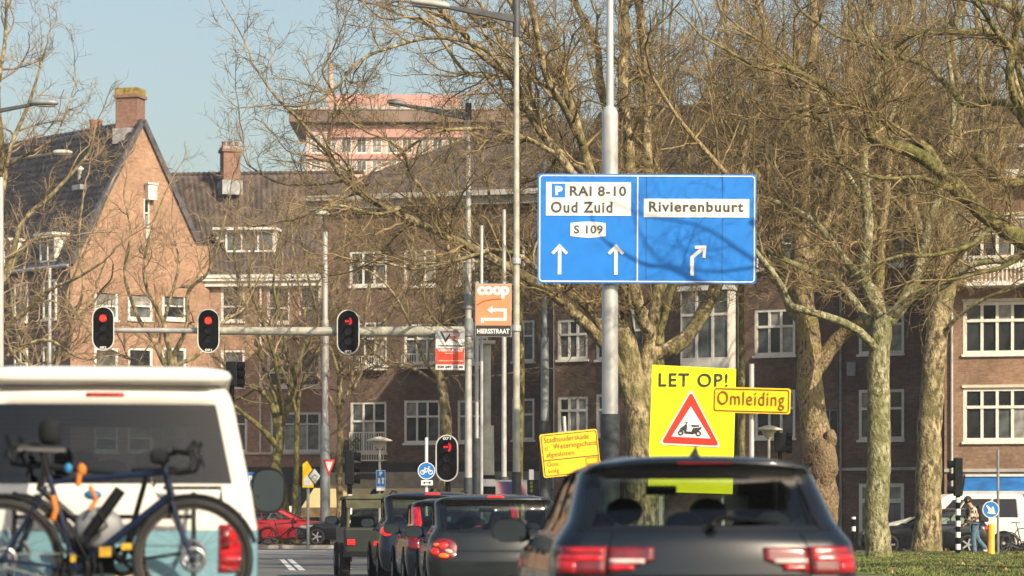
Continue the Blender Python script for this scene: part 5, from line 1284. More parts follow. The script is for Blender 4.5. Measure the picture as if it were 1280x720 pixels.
# parking sign with low lamp
D = 84; g = Sign('parking_sign', 'small blue parking plate on the post of the mushroom lamp', 'road sign', 476, 600, D)
g.panel('panel', [(469.8, 609), (482, 609), (482, 587.5), (469.8, 587.5)], .02, 'blue2')
g.line('border', rrect(470.4, 588, 481.4, 608.6, 1), .5, 0, 'sign_white', True); g.text('P', 474.4, 589.6, 478, 594.6, 0, 'sign_white', bold=.05)
g.rect('pictogram', 472.2, 597.6, 475, 604.5, 0, 'sign_white'); g.rect('pictogram', 477, 597, 480, 600, 0, 'sign_white'); g.rect('pictogram', 477.8, 600.5, 479.4, 605, 0, 'sign_white')
MB().box(g.X(470.5), g.X(481.6), 0, .02, g.Z(613.5), g.Z(609.4)).build('under_plate', M['sign_white'], g.o)
def mushroom(label, px, D, ytop):
    r = thing('street_lamp', label, 'lamp post', base(px, D)); z = ZZ(ytop, D)
    MB().tube([(0, 0, 0), (0, 0, z-.3)], .04, 10).build('pole', M['cream_pole'], r)
    MB().lathe([(.06, -.32), (.16, -.2), (.2, -.1), (.40, -.08), (.36, -.04), (.12, .04), (0, .06)], 16, (0, 0, z)).build('lantern', M['cream'], r)
mushroom('mushroom-shaped lamp with a parking plate before the beige awnings', 474.5, 84.1, 548)
mushroom('mushroom-shaped lamp right of the yellow LET OP board', 961, 78, 534)
# yield sign, orange and diamond signs near the red car
D = 104; g = Sign('yield_sign', 'small red and white yield triangle on the lamp post', 'road sign', 411, 583, D, 25)
g.poly('panel', [(402.5, 574.5), (419.5, 574.5), (411, 596)][::-1], 0, 'red', .02); g.poly('field', [(406, 577), (416, 577), (411, 590)][::-1], 1, 'sign_white')
g = Sign('roadworks_sign', 'orange roadworks board left of the lamp post', 'road sign', 385, 595, 106, 0)
g.panel('panel', [(378, 609.5), (392, 609.5), (391, 588), (384, 576), (378.5, 580)], .03, 'yellow'); g.poly('white_shape', [(380, 607), (390, 607), (388, 600), (384, 594), (380, 600)], 1, 'sign_white')
g = Sign('arrow_sign', 'white diamond sign with a dark edge beside the orange board', 'road sign', 393, 596, 105, 0)
g.poly('panel', [(384.5, 595), (393, 583.5), (402, 595), (394, 607.5)], 0, 'sign_black', .02); g.poly('field', [(386.3, 595), (393, 585.8), (400.4, 595), (394, 605)], 1, 'sign_white')
mb = MB(); q = lambda a, b: (g.X(a), g.Z(b)); mb.stroke([q(390, 597), q(393.5, 593.5), q(397, 596), q(394, 599.5)], 2/g.s, -.035, -.028, True); mb.build('symbol', M['greyad'], g.o)
post('sign_post', 'grey post under the orange roadworks board', 'post', 385, 106.1, 600, .06, 'galv_dark')
g = Sign('parking_sign', 'small blue P sign just right of the white van', 'road sign', 313, 600, 100, 0)
g.panel('panel', [(307, 608), (319.5, 608), (319.5, 590.5), (307, 590.5)], .03, 'blue2'); g.text('P', 310.8, 594.5, 316, 604, 0, 'sign_white', bold=.05)
post('sign_post', 'thin post of the small blue P sign', 'post', 313, 100.1, 590, .03, 'galv')

# signals seen from the side on striped posts
def striped(label, px, D, ytop, yhead, side=1, bands=None, wd=.09, head=(.16, .36)):
    r = thing('signal_post', label, 'signal post', base(px, D)); zt = ZZ(ytop, D); zh = ZZ(yhead, D)
    MB().tube([(0, 0, 0), (0, 0, zt)], wd*.62, 12).build('post', M['black_matt'], r)
    for b0, b1 in bands: MB().tube([(0, 0, ZZ(b1, D)), (0, 0, ZZ(b0, D))], wd*.66, 12).build('white_band', M['sign_white'], r)
    if yhead > ytop:
        z0, z1 = zh, zt
        h = MB().box(-head[0], head[0], -.12, .12, z0, z1).build('signal_head', M['black'], r); bevel(h, .03)
        for k in range(3):
            z = z1-(z1-z0)*(k+.5)/3
            MB().tube([(side*head[0], 0, z), (side*(head[0]+.16), 0, z-.02)], [.1, .115], 10).build('visor', M['black_matt'], h)
    return r
striped('black signal on a striped black and white post left of the mushroom lamp', 437, 74, 563, 606, 1, [(618, 627), (634, 643), (650, 658)], .10, (.12, .4))
striped('low black and white striped marker post beside the lamp post', 431.5, 70, 634, 600, 1, [(637, 645), (651, 660)], .09)
striped('tall black signal on a striped post behind the walking person', 1197.5, 80, 572, 620, -1, [(622, 628), (636, 644), (651, 658), (665, 672), (680, 687)], .11, (.12, .4))
striped('short striped marker post between the burled and the slim tree', 1067, 86, 646, 600, 1, [(646, 649), (658, 664)], .10)
striped('small black signal beside the right mushroom lamp', 975, 77, 541, 565, 1, [], .09, (.16, .3))
# signal control box and poster panel behind the queue
g = Sign('poster_panel', 'low poster panel with a blue and pink picture behind the queue', 'advert panel', 638, 612, 68)
g.panel('panel', [(616, 625), (660, 625), (660, 600), (616, 600)], .15, 'galv_dark')
def poster():
    m, t, b = new_mat('blue_pink_poster'); tc = N(t, 'ShaderNodeTexCoord'); wv = N(t, 'ShaderNodeTexWave'); wv.bands_direction = 'DIAGONAL'
    wv.inputs['Scale'].default_value = .9; wv.inputs['Distortion'].default_value = 6; wv.inputs['Detail Scale'].default_value = .8
    t.links.new(tc.outputs['Object'], wv.inputs['Vector']); r_ = N(t, 'ShaderNodeValToRGB'); e = r_.color_ramp.elements
    e[0].color = (.012, .015, .07, 1); e[1].color = (.30, .26, .26, 1); x = e.new(.5); x.color = (.06, .025, .09, 1); x = e.new(.78); x.color = (.26, .07, .08, 1)
    t.links.new(wv.outputs[0], r_.inputs[0]); t.links.new(r_.outputs[0], b.inputs['Base Color']); return m
M['poster'] = poster(); g.rect('poster', 618, 602, 658, 625, 0, 'poster')
r = thing('signal_box', 'small dark green signal seen edge-on beside the poster panel', 'signal', base(666, 60))
MB().box(-.12, .12, -.1, .1, ZZ(618, 60), ZZ(600, 60)).build('signal_head', M['black'], r); MB().tube([(0, 0, 0), (0, 0, ZZ(617, 60))], .05, 8).build('post', M['galv_dark'], r)
MB().box(-.08, .02, -.06, .0, ZZ(600, 60)+.002, ZZ(587, 60)).build('marker_plate', M['sign_white'], r)
for k in range(3): MB().disc(-.03, ZZ(603.5+k*5, 60), .035, -.115, -.1, 12).build('lens', M['leaf'], r)
# right: keep-right sign on a yellow bollard, thin post
D = 80; g = Sign('keep_right_sign', 'round blue keep-right sign with a worn sticker on the yellow bollard', 'road sign', 1238.5, 637, D)
MB().disc(0, 0, 10.6/g.s, 0, .02, 32).build('panel', M['blue2'], g.o); MB().ring(0, 0, 9.7/g.s, 10.6/g.s, -.006, -.001, 32).build('border', M['sign_white'], g.o)
g.poly('arrow', [(1232.5, 632.5), (1234, 631), (1239, 636), (1241.5, 632.5), (1244.5, 643), (1233.5, 641.5), (1236.5, 638.5)][::-1], 0, 'sign_white'); g.poly('sticker', [(1235.5, 637), (1240, 634.5), (1244, 639.5), (1240.5, 642.8), (1235.5, 642.2)][::-1], 1, 'cream')
r = thing('bollard', 'orange-yellow bollard below the round blue sign', 'bollard', base(1239, D+.06, .115)); zt = ZZ(655, D)-.115
o = MB().lathe([(.115, 0), (.115, .04), (.1, .06), (.1, zt-.05), (.085, zt), (.0, zt)], 16).build('bollard_body', mat('orange_bollard', (.85, .40, .02), .5, noise=.1), r)
MB().box(-.012, .012, -.01, .02, zt, ZZ(640, D)-.115).build('sign_bracket', M['galv'], r)
post('sign_post', 'thin grey post rising behind the round blue sign', 'post', 1247.5, 81, 562, .038, 'galv_dark')
striped('dark signal seen edge-on just above the right shoulder of the camper van', 290, 66, 452, 483, 1, [], .09, (.13, .3))
# ------------------------------------------------------------------ vehicles
def paint(name, col, rough=.25, coat=.9, dirt=.12, metal=.35):
    m = mat(name, col, rough, metal, noise=dirt, nscale=2.5, coat=coat*.6, spec=.3); return m
M['paint_dark'] = paint('dark_blue_grey_car_paint', (.006, .010, .015), .22, metal=.0)
M['paint_grey'] = paint('dark_grey_car_paint', (.014, .018, .020), .26, .7, metal=.0)
M['paint_navy'] = paint('navy_car_paint', (.007, .012, .024), .25, metal=.0)
M['paint_black'] = paint('black_car_paint', (.006, .007, .009), .3, metal=0.)
M['paint_red'] = paint('red_car_paint', (.42, .012, .02), .3, metal=.1)
M['paint_white'] = paint('white_van_paint', (.74, .71, .64), .35, .6, .05, 0)
M['paint_aqua'] = paint('aqua_van_paint', (.18, .35, .41), .35, .6, .05, 0)
M['paint_olive'] = paint('olive_green_paint', (.020, .026, .022), .5, .2, metal=0)
M['canvas'] = mat('olive_canvas', (.085, .085, .048), .9, noise=.25, nscale=5)
M['glass'] = glass_mat('tinted_car_glass', (.50, .58, .55)); M['glass_dark'] = glass_mat('dark_privacy_glass', (.035, .045, .05), .9)
M['glass_clear'] = glass_mat('clear_car_glass', (.80, .86, .83))
M['rubber'] = mat('tyre_rubber', (.022, .021, .02), .85, noise=.3, nscale=8)
M['alloy'] = mat('silver_alloy', (.55, .55, .56), .3, metal=.8, noise=.08)
M['lining'] = mat('black_cabin_lining', (.012, .012, .013), .9, noise=.2, spec=.1)
M['seat'] = mat('dark_seat_cloth', (.028, .028, .03), .9, noise=.2)
M['light_red'] = mat('red_tail_light', (.42, .012, .016), .15, noise=.3, nscale=14, coat=1, emit=(1, .02, .02), estr=.22)
M['light_lit'] = mat('lit_brake_light', (.8, .02, .02), .3, emit=(1, .02, .008), estr=1.3)
M['light_dark'] = mat('dark_red_lens', (.16, .008, .01), .15, coat=1, noise=.3, nscale=10)
M['light_clear'] = mat('pale_reversing_lens', (.62, .46, .42), .12, coat=1, noise=.2, nscale=8)
M['light_amber'] = mat('amber_lens', (.75, .16, .02), .2, emit=(1, .18, .03), estr=.7)
M['mirror'] = mat('mirror_glass', (.15, .19, .21), .06, metal=1, noise=.1)
M['chrome'] = mat('chrome_trim', (.6, .6, .6), .12, metal=1, noise=.02)
M['plate'] = mat('yellow_number_plate', (.80, .55, .02), .4)

def disc_patch(lf, root, name, t0, z0, rt, rz_, off, m, n=20):
    "a rounded lamp lying on the body surface"
    vs = []; fs = []; K = 4
    for k in range(K+1):
        q = k/K
        for i in range(n):
            a = 2*math.pi*i/n; t, z = t0+rt*q*math.cos(a)*(1+.12*math.sin(a)), z0+rz_*q*math.sin(a)
            vs.append(lf.pt(t, z)+lf.n(t, z)*(off*(1-.8*q**4)))
    for k in range(K):
        for i in range(n): j = (i+1) % n; fs.append((k*n+i, k*n+j, (k+1)*n+j, (k+1)*n+i))
    return MB().add(vs, fs, True).build(name, M[m], root)
class Loft:
    "a vehicle body as stacked rounded rings; t runs from the rear centre (0) round the side to the front centre (1), negative on the left"
    T = (0, .2, .3, .7, .8, 1.0)
    def __init__(s, levels):  # (z, halfwidth, y_rear, y_front, rear_corner, front_corner, rear_bow, front_bow)
        s.L = np.array(levels, float); s.z = s.L[:, 0]
    def par(s, z): return [np.interp(z, s.z, s.L[:, k]) for k in range(1, 8)]
    def pt(s, t, z):
        sg = -1 if t < 0 else 1; t = abs(t)
        w_, yr, yf, rc, fc, bow, fb = s.par(z)
        rx = min(rc, w_*.9); fx = min(fc, w_*.9)
        if t <= .2:
            q = t/.2; x = q*(w_-rx); y = yr+bow*(x/w_)**2
        elif t <= .3:
            q = (t-.2)/.1*math.pi/2; y0 = yr+bow*((w_-rx)/w_)**2; x = w_-rx+rx*math.sin(q); y = y0+rc*(1-math.cos(q))
        elif t <= .7:
            q = (t-.3)/.4; y0 = yr+bow*((w_-rx)/w_)**2+rc; y1 = yf-fb-fc; y = y0+(y1-y0)*q
            x = w_*(1-.05*max(0, q-.55)**2/.2)
        elif t <= .8:
            q = (t-.7)/.1*math.pi/2; wx = w_*(1-.05*.45**2/.2); y1 = yf-fb-fc; x = wx-fx*(1-math.cos(q)); y = y1+fc*math.sin(q)
        else:
            q = (t-.8)/.2; wx = w_*(1-.05*.45**2/.2)-fx; x = wx*(1-q); y = yf-fb*(x/w_)**2
        return np.array([sg*x, y, z])
    def n(s, t, z):
        e = .004; tt = t if abs(t) > .002 else .002
        a = s.pt(tt+e, z)-s.pt(tt-e, z) if tt > e or tt < -e else np.array([1., 0, 0])
        b = s.pt(tt, z+.006)-s.pt(tt, z-.006)
        m = np.cross(a, b); m = m/max(np.linalg.norm(m), 1e-9)
        c = s.pt(tt, z)-np.array([0, (s.L[:, 2].min()+s.L[:, 3].max())/2, z]); 
        return m if (m*c).sum() > 0 else -m
    def grid(s, ts, zs, off=0., shape=None):
        vs = []; fs = []
        for z in zs:
            for t in ts:
                t2, z2 = (t, z) if shape is None else shape(t, z)
                p = s.pt(t2, z2)
                if off: p = p+s.n(t2, z2)*off
                vs.append(p)
        w_ = len(ts)
        for i in range(len(zs)-1):
            for j in range(w_-1): a = i*w_+j; fs.append((a, a+1, a+w_+1, a+w_))
        return vs, fs
    def patch(s, root, name, t0, t1, z0, z1, off, m, nt=10, nz=5, shape=None, th=None):
        vs, fs = s.grid(np.linspace(t0, t1, nt+1), np.linspace(z0, z1, nz+1), off, shape)
        o = MB().add(vs, fs, True).build(name, M[m], root)
        if th: sm = o.modifiers.new('solid', 'SOLIDIFY'); sm.thickness = th; sm.offset = 0
        return o
    def body(s, root, name, m, holes, zs=None, cap=True, mbelow=None, zsplit=None):
        "the shell with the window rectangles (t0, t1, z0, z1) left open"
        ts = set(np.round(np.concatenate([np.linspace(0, .2, 9), np.linspace(.2, .3, 7), np.linspace(.3, .7, 21), np.linspace(.7, .8, 6), np.linspace(.8, 1, 7)]), 5))
        zz = set(np.round(s.z, 5))
        for h in holes: ts |= {round(h[0], 5), round(h[1], 5)}; zz |= {round(h[2], 5), round(h[3], 5)}
        ts = sorted(t for t in ts if 0 <= t <= 1); ts = [-t for t in ts[::-1] if t > 0]+ts
        zz = sorted(zz); z2 = []
        for a, b in zip(zz[:-1], zz[1:]):
            k = max(1, int((b-a)/.07)); z2 += [a+(b-a)*i/k for i in range(k)]
        zz = z2+[zz[-1]]
        vs, _ = s.grid(ts, zz); w_ = len(ts); fs = []
        for i in range(len(zz)-1):
            for j in range(w_-1):
                ct, cz = abs((ts[j]+ts[j+1])/2), (zz[i]+zz[i+1])/2
                if any(h[0] < ct < h[1] and h[2] < cz < h[3] for h in holes): continue
                a = i*w_+j; fs.append((a, a+1, a+w_+1, a+w_))
        if cap:
            b = (len(zz)-1)*w_; half = (w_-1)//2
            for j in range(half):
                a, a2, c, c2 = b+j, b+j+1, b+w_-1-j, b+w_-2-j
                if a2 == c2: fs.append((a, a2, c))
                else: fs.append((a, a2, c2, c))
        o = MB().add(vs, fs, True).build(name, M[m], root)
        if holes: o.data.materials.append(M['lining']); sm = o.modifiers.new('lining', 'SOLIDIFY'); sm.thickness = .03; sm.offset = -1; sm.material_offset = 1; sm.material_offset_rim = 1
        return o

def wheel(root, x, y, r=.32, w_=.2, side=1, spokes=5):
    "tyre with rim as its sub-part, outer face towards side"
    t = MB().lathe([(r*.66, -w_/2), (r*.92, -w_/2), (r, -w_*.36), (r, w_*.36), (r*.92, w_/2), (r*.66, w_/2)], 28, (0, 0, 0), 'x', True, True).build('wheel', M['rubber'], root, (x, y, r))
    mb = MB(); q = side*w_*.44
    mb.ring(0, 0, r*.56, r*.68, 0, 0.03, 28)
    mb.disc(0, 0, r*.16, -.01, .03, 14)
    for k in range(spokes):
        a = 2*math.pi*k/spokes
        mb.stroke([(r*.1*math.cos(a), r*.1*math.sin(a)), (r*.6*math.cos(a), r*.6*math.sin(a))], r*.17, -.004, .02)
    mb.disc(0, 0, r*.66, .04, .05, 24)
    rim = mb.build('rim', M['alloy'], t, (q, 0, 0), (0, 0, R(90) if side > 0 else R(-90)))
    return t
def seats(root, rows, w_, zseat=.75, m='seat', heads=True):
    for y, n, zt in rows:
        for k in range(n):
            x = (k-(n-1)/2)*w_
            s = MB().box(x-w_*.4, x+w_*.4, y, y+.14, .35, zt-.17).build('seat', M[m], root); bevel(s, .05, 3)
            h = MB().ico((x, y+.05, zt-.05), .115, 10, 8, (1.05, .5, .75)).build('headrest', M[m], s)

def mirror(root, x, y, z, side, m, sc_=1.0, w_=.24, h=.16):
    mb = MB(); cx = side*w_*.55; A_, B_ = w_*.5, h*.5; n_ = 20
    sup = lambda k, q: (cx+q*A_*abs(math.cos(k))**.7*(1 if math.cos(k) > 0 else -1), q*B_*abs(math.sin(k))**.7*(1 if math.sin(k) > 0 else -1))
    rings = [(-.045, .93), (-.05, 1.0), (0, 1.0), (.05, .88), (.085, .6), (.10, .2)]; vs = []; fs = []
    for yy, q in rings:
        for k in range(n_): a, b = sup(2*math.pi*k/n_, q); vs.append((a, yy, b))
    for i in range(len(rings)-1):
        for k in range(n_): fs.append((i*n_+k, i*n_+(k+1) % n_, (i+1)*n_+(k+1) % n_, (i+1)*n_+k))
    fs.append(tuple(range((len(rings)-1)*n_, len(rings)*n_)))
    mb.add(vs, fs, True); o = mb.build('wing_mirror', M[m], root, (x, y, z))
    MB().add([(sup(2*math.pi*k/n_, .9)[0], -.040, sup(2*math.pi*k/n_, .9)[1]) for k in range(n_)], [tuple(range(n_))]).build('mirror_glass', M['mirror'], o, None, (R(3), 0, R(side*4)))
    MB().tube([(0, 0, -.03), (side*w_*.3, 0, -.05)], .035, 8).build('mirror_foot', M['black'], o)
    return o

def hatch(name, label, X, Y, yaw, m, L=4.3, W=1.79, H=1.43, belt=.96, rake=.30, tint='glass', tail=None, lit=None, group=None, cat='car', roofw=.60, spoiler=True, custom=None, mirrors=True, detail=True, wheel_r=.32):
    r = thing(name, label, cat, (X, Y, 0), yaw, group); h = W/2; k = H/1.43
    hb = belt
    levels = [(.20, h*.90, .10, L-.12, .22, .25, .08, .15), (.30, h*.97, .03, L-.03, .24, .3, .10, .2), (.50, h*1.0, .0, L, .25, .35, .11, .25), (.64, h*1.0, .01, L-.03, .24, .35, .11, .25),
              (.70, h*.995, .045, L-.07, .20, .35, .11, .28), (hb-.14, h*.985, .07, L-.28, .20, .35, .11, .30), (hb-.04, h*.965, .09, L-.85, .20, .35, .11, .30), (hb, h*.935, .11, L-1.25, .20, .30, .12, .25),
              (hb+.09, h*.865, .17, L-1.42, .18, .20, .13, .18), (H-.108*k, h*(roofw+.13), .17+rake, L-2.02, .16, .18, .12, .14), (H-.072*k, h*(roofw+.075), .17+rake*.95 if not spoiler else .10+rake*.9, L-2.15, .16, .18, .10, .14),
              (H-.045*k, h*roofw, .14+rake*1.0, L-2.3, .18, .18, .10, .14), (H-.012, h*roofw*.76, .30+rake, L-2.55, .2, .2, .10, .1), (H, h*roofw*.35, .55+rake, L-2.9, .15, .15, .05, .05)]
    levels = sorted(levels)
    lf = Loft(levels); zt = H-.088*k; zb = hb+.06
    rear = (0, .222, zb, zt); s1 = (.335, .44, zb-.03, zt); s2 = (.452, .60, zb-.03, zt); s3 = (.605, .665, zb-.03, zt-.02); fr = (.80, 1.0, zb, zt)
    holes = [rear, s1, s2, s3, fr]
    lf.body(r, 'body', m, holes)
    lf.patch(r, 'rear_window', -.224, .224, zb-.01, zt+.01, -.008, tint, 18, 5)
    lf.patch(r, 'windscreen', .80, 1.0, zb-.01, zt, -.008, 'glass_clear', 8, 5); lf.patch(r, 'windscreen', -1.0, -.80, zb-.01, zt, -.008, 'glass_clear', 8, 5)
    for sg in (1, -1):
        for a in (s1, s2, s3): lf.patch(r, 'side_window', sg*(a[0]-.002), sg*(a[1]+.002), a[2]-.01, a[3]+.01, -.008, tint if a is s1 else 'glass', 8, 4)
    # black surround of the tailgate glass, panel gaps, bumper line
    for sg in (1, -1): lf.patch(r, 'window_surround', sg*.214, sg*.242, zb-.02, zt+.012, .003, 'paint_black', 4, 6)
    lf.patch(r, 'window_surround', -.23, .23, zb-.03, zb, .003, 'paint_black', 12, 1)
    seats(r, [(1.05+rake*.3, 3, hb+.11), (2.0, 2, hb+.20)], W*.30)
    MB().box(-h*.8, h*.8, L-1.75, L-1.35, .6, hb+.01).build('dashboard', M['black_matt'], r)
    MB().box(-h*.85, h*.85, .3, L-.5, .22, .30).build('floor_pan', M['black_matt'], r)
    MB().box(-.10, .10, L-1.98, L-1.94, zt-.13, zt-.07).build('rear_view_mirror', M['black'], r)
    for y, rr in ((.80, wheel_r), (L-.85, wheel_r)):
        for sg in (1, -1):
            a = MB(); a.disc(0, 0, rr*1.13, 0, .02, 26); o = a.build('wheel_arch', M['black_matt'], r, (sg*(h+.004-(0 if sg > 0 else 0)), y, rr+.02), (0, 0, R(90)*sg))
            wheel(r, sg*(h-.095), y, rr, .2+.02, sg)
    if mirrors:
        for sg in (1, -1): mirror(r, sg*(h*.93), L-1.72, hb+.03, sg, m)
    for sg in (1, -1):
        for a in (.45, .605): lf.patch(r, 'door_gap', sg*a, sg*(a+.0025), .32, zb-.04, .003, 'black_matt', 1, 8)
        for t in (.44, .58): lf.patch(r, 'door_handle', sg*(t-.028), sg*(t-.002), hb-.11, hb-.08, .022, m, 3, 1, th=.02)
    if custom: custom(r, lf, zb, zt, h)
    return r, lf

# ---- the dark hatchback close ahead, right lane
def audi(r, lf, zb, zt, h):
    # tail lights: an outer lamp on the wing and an inner one on the tailgate, with light bars
    z0, z1 = .775, .925
    for sg in (1, -1):
        o = lf.patch(r, 'tail_light', sg*.172, sg*.262, z0-.005, z1+.002, .010, 'light_dark', 8, 5, th=.015)
        lf.patch(o, 'light_bar', sg*.176, sg*.243, z1-.035, z1-.008, .019, 'light_red', 7, 1, th=.006)
        lf.patch(o, 'light_bar', sg*.176, sg*.258, z1-.082, z1-.048, .019, 'light_lit' if False else 'light_red', 8, 1, th=.006)
        lf.patch(o, 'light_bar', sg*.222, sg*.257, z0+.005, z1-.082, .019, 'light_red', 4, 2, th=.006)
        def shp(t, z):
            q = (abs(t)-.095)/.075; q = min(max(q, 0), 1); zm = z1-.002; lo = z0+.075*(1-q)**1.3
            return t, lo+(zm-lo)*(z-z0)/(z1-z0)
        o = lf.patch(r, 'tail_light', sg*.093, sg*.169, z0, z1, .008, 'light_dark', 8, 5, shape=shp, th=.012)
        lf.patch(o, 'reversing_lens', sg*.108, sg*.166, z0+.055, z0+.082, .017, 'light_clear', 6, 1, th=.006)
        lf.patch(o, 'light_bar', sg*.125, sg*.165, z0+.018, z0+.048, .017, 'light_red', 5, 1, th=.006)
        lf.patch(r, 'tailgate_gap', sg*.1695, sg*.1715, .70, zb-.04, .0045, 'black_matt', 1, 8)
    lf.patch(r, 'tailgate_crease', -.168, .168, .755, .768, .003, 'black_matt', 14, 1)
    lf.patch(r, 'number_plate', -.06, .06, .60, .70, .012, 'plate', 6, 2, th=.008)
    lf.patch(r, 'bumper_gap', -.262, .262, .695, .70, .004, 'black_matt', 20, 1)
    # roof spoiler, high brake light, antenna fin, wiper
    vs = []; fs = []; n = 16
    for i in range(n+1):
        q = -1+2*i/n; x = q*h*.64; dz = -.030*q*q*abs(q); yb = .06*q*q
        vs += [(x, .27+yb, H_A-.046+dz), (x, .62+yb, H_A-.014+dz), (x, .27+yb, H_A-.062+dz), (x, .62+yb, H_A-.06+dz)]
    for i in range(n): a = 4*i; b = a+4; fs += [(a, b, b+1, a+1), (a+2, a, b, b+2)[::-1], (a+2, a+3, b+3, b+2), (a, a+2, b+2, b)]
    o = MB().add(vs, fs, True).build('spoiler', M['paint_dark'], r)
    MB().box(-.16, .16, .262, .268, H_A-.060, H_A-.050).build('high_brake_light', M['light_dark'], o)
    MB().add([(-.02, .62, H_A-.01), (.02, .62, H_A-.01), (.022, .80, H_A-.004), (-.022, .80, H_A-.004), (0, .64, H_A+.055), (0, .68, H_A+.055)], [(0, 1, 4), (1, 2, 5, 4), (2, 3, 5), (3, 0, 4, 5)]).build('antenna_fin', M['black'], r)
    MB().tube([(0.02, .14, zb+.02), (.10, .155, zb+.05), (.42, .215, zb+.018)], [.022, .016, .008], 6).build('wiper', M['black_matt'], r)
    MB().lathe([(0, 0), (.035, .01), (.03, .03), (0, .035)], 12, (.02, .10, zb-.01)).build('wiper_cap', M['black'], r)
    for i in range(9):
        z = zb+.03+(zt-zb-.05)*i/9; lf.patch(r, 'heater_wire', -.165, .165, z, z+.0015, -.002, 'black_matt', 12, 1)
    for sg in (1, -1): MB().tube([(sg*h*.60, 2.35, H_A-.075), (sg*h*.62, 1.4, H_A-.05), (sg*h*.60, .7, H_A-.075)], .012, 6).build('roof_rail', M['black'], r)
    mb = MB(); mb.add([(.40, L_A-2.0, zb+.1), (.56, L_A-1.99, zb+.1), (.56, L_A-2.02, zb+.19), (.40, L_A-2.02, zb+.19)], [(0, 1, 2, 3)]).build('windscreen_sticker', M['sign_white'], r)
H_A = 1.462; L_A = 4.3
hatch('hatchback', 'dark blue-grey hatchback closest to the camera, slim red tail lights', 1.125, 16.05, R(4), 'paint_dark', L=4.3, W=1.79, H=H_A, belt=.985, rake=.30, tint='glass', custom=audi, roofw=.64)

# ---- the dark grey hatchback in front of it
def grey_c(r, lf, zb, zt, h):
    for sg in (1, -1):
        o = disc_patch(lf, r, 'tail_light', sg*.212, .72, .058, .135, .035, 'light_dark')
        for a, b, c, d, m in ((.205, .76, .024, .05, 'light_lit'), (.235, .69, .02, .05, 'light_lit'), (.185, .69, .018, .035, 'light_clear'), (.232, .77, .014, .03, 'light_amber'), (.21, .64, .022, .03, 'light_amber')):
            disc_patch(lf, o, 'lamp', sg*a, b, c, d, .045, m, 14)
    lf.patch(r, 'number_plate', -.06, .06, .27, .37, .03, 'plate', 6, 2, th=.008)
    lf.patch(r, 'high_brake_light', -.045, .045, 1.385-.035, 1.385-.012, .006, 'light_lit', 6, 1, th=.006)
    lf.patch(r, 'tailgate_gap', -.15, .15, .70, .705, .004, 'black_matt', 12, 1)
    MB().tube([(0, .13, zb-.01), (.30, .19, zb+.03)], [.018, .008], 6).build('wiper', M['black_matt'], r)
hatch('hatchback', 'dark grey small hatchback with its brake lights lit, second in the queue', -.17, 34.5, R(4.5), 'paint_grey', L=3.95, W=1.70, H=1.40, belt=.90, rake=.26, tint='glass', custom=grey_c, roofw=.74)
# ---- the navy car with tall lights
def tall_c(r, lf, zb, zt, h):
    for sg in (1, -1):
        lf.patch(r, 'tail_light', sg*.222, sg*.282, .80, zt-.06, .012, 'light_red', 5, 8, th=.02, shape=lambda t, z: (t, z))
        lf.patch(r, 'tail_light', sg*.205, sg*.272, .66, .80, .012, 'light_dark', 5, 3, th=.02)
    lf.patch(r, 'high_brake_light', -.045, .045, 1.44-.03, 1.44-.01, .006, 'light_lit', 6, 1, th=.006)
    lf.patch(r, 'number_plate', -.06, .06, .55, .65, .012, 'plate', 6, 2, th=.008)
hatch('hatchback', 'navy hatchback with tall upright red lights, third in the queue', -.62, 40.3, R(6), 'paint_navy', L=4.1, W=1.74, H=1.40, belt=.92, rake=.24, custom=tall_c, roofw=.74)
def suv_c(r, lf, zb, zt, h):
    for sg in (1, -1):
        disc_patch(lf, r, 'tail_light', sg*.235, .90, .045, .085, .03, 'light_lit')
    lf.patch(r, 'number_plate', -.06, .06, .60, .70, .012, 'plate', 6, 2, th=.008)
    lf.patch(r, 'high_brake_light', -.05, .05, 1.50, 1.53, .01, 'light_lit', 6, 1, th=.006)
    for sg in (1, -1): MB().tube([(sg*h*.66, 2.4, 1.53), (sg*h*.68, 1.4, 1.58), (sg*h*.66, .6, 1.55)], .015, 6).build('roof_rail', M['black'], r)
hatch('crossover_car', 'dark blue crossover with a glowing red light, ahead of the navy hatchback', -1.30, 47.5, R(6), 'paint_navy', L=4.3, W=1.80, H=1.56, belt=1.0, rake=.22, custom=suv_c, roofw=.76)
# ---- the open jeep at the head
jr = thing('jeep', 'small dark open-sided jeep with an olive canvas roof on posts', 'jeep', (-2.35, 52.5, 0), R(6))
b = MB().prism([(-.74, .45), (.74, .45), (.76, .95), (-.76, .95)], 0, 3.3).build('body', M['paint_olive'], jr); bevel(b, .05, 3)
MB().box(-.70, .70, 2.3, 3.3, .951, 1.02).build('bonnet', M['paint_olive'], jr)
for x in (-.68, .68):
    for y in (.05, 1.15, 2.25): MB().tube([(x, y, .9), (x*.97, y, 1.48)], .035, 8).build('roof_post', M['canvas'], jr)
c = MB().prism([(-.74, 1.46), (.74, 1.46), (.70, 1.53), (0, 1.57), (-.70, 1.53)], -.03, 2.35).build('canvas_roof', M['canvas'], jr); bevel(c, .02)
MB().prism([(-.7, 1.30), (.7, 1.30), (.72, 1.46), (-.72, 1.46)], .0, .02).build('canvas_flap', M['canvas'], jr)
MB().add([(-.66, 2.27, .98), (.66, 2.27, .98), (.64, 2.25, 1.44), (-.64, 2.25, 1.44)], [(0, 1, 2, 3)]).build('windscreen', M['glass_clear'], jr)
for x in (-.35, .35):
    s0 = MB().box(x-.22, x+.22, 1.2, 1.32, .6, 1.15).build('seat', M['seat'], jr); bevel(s0, .04)
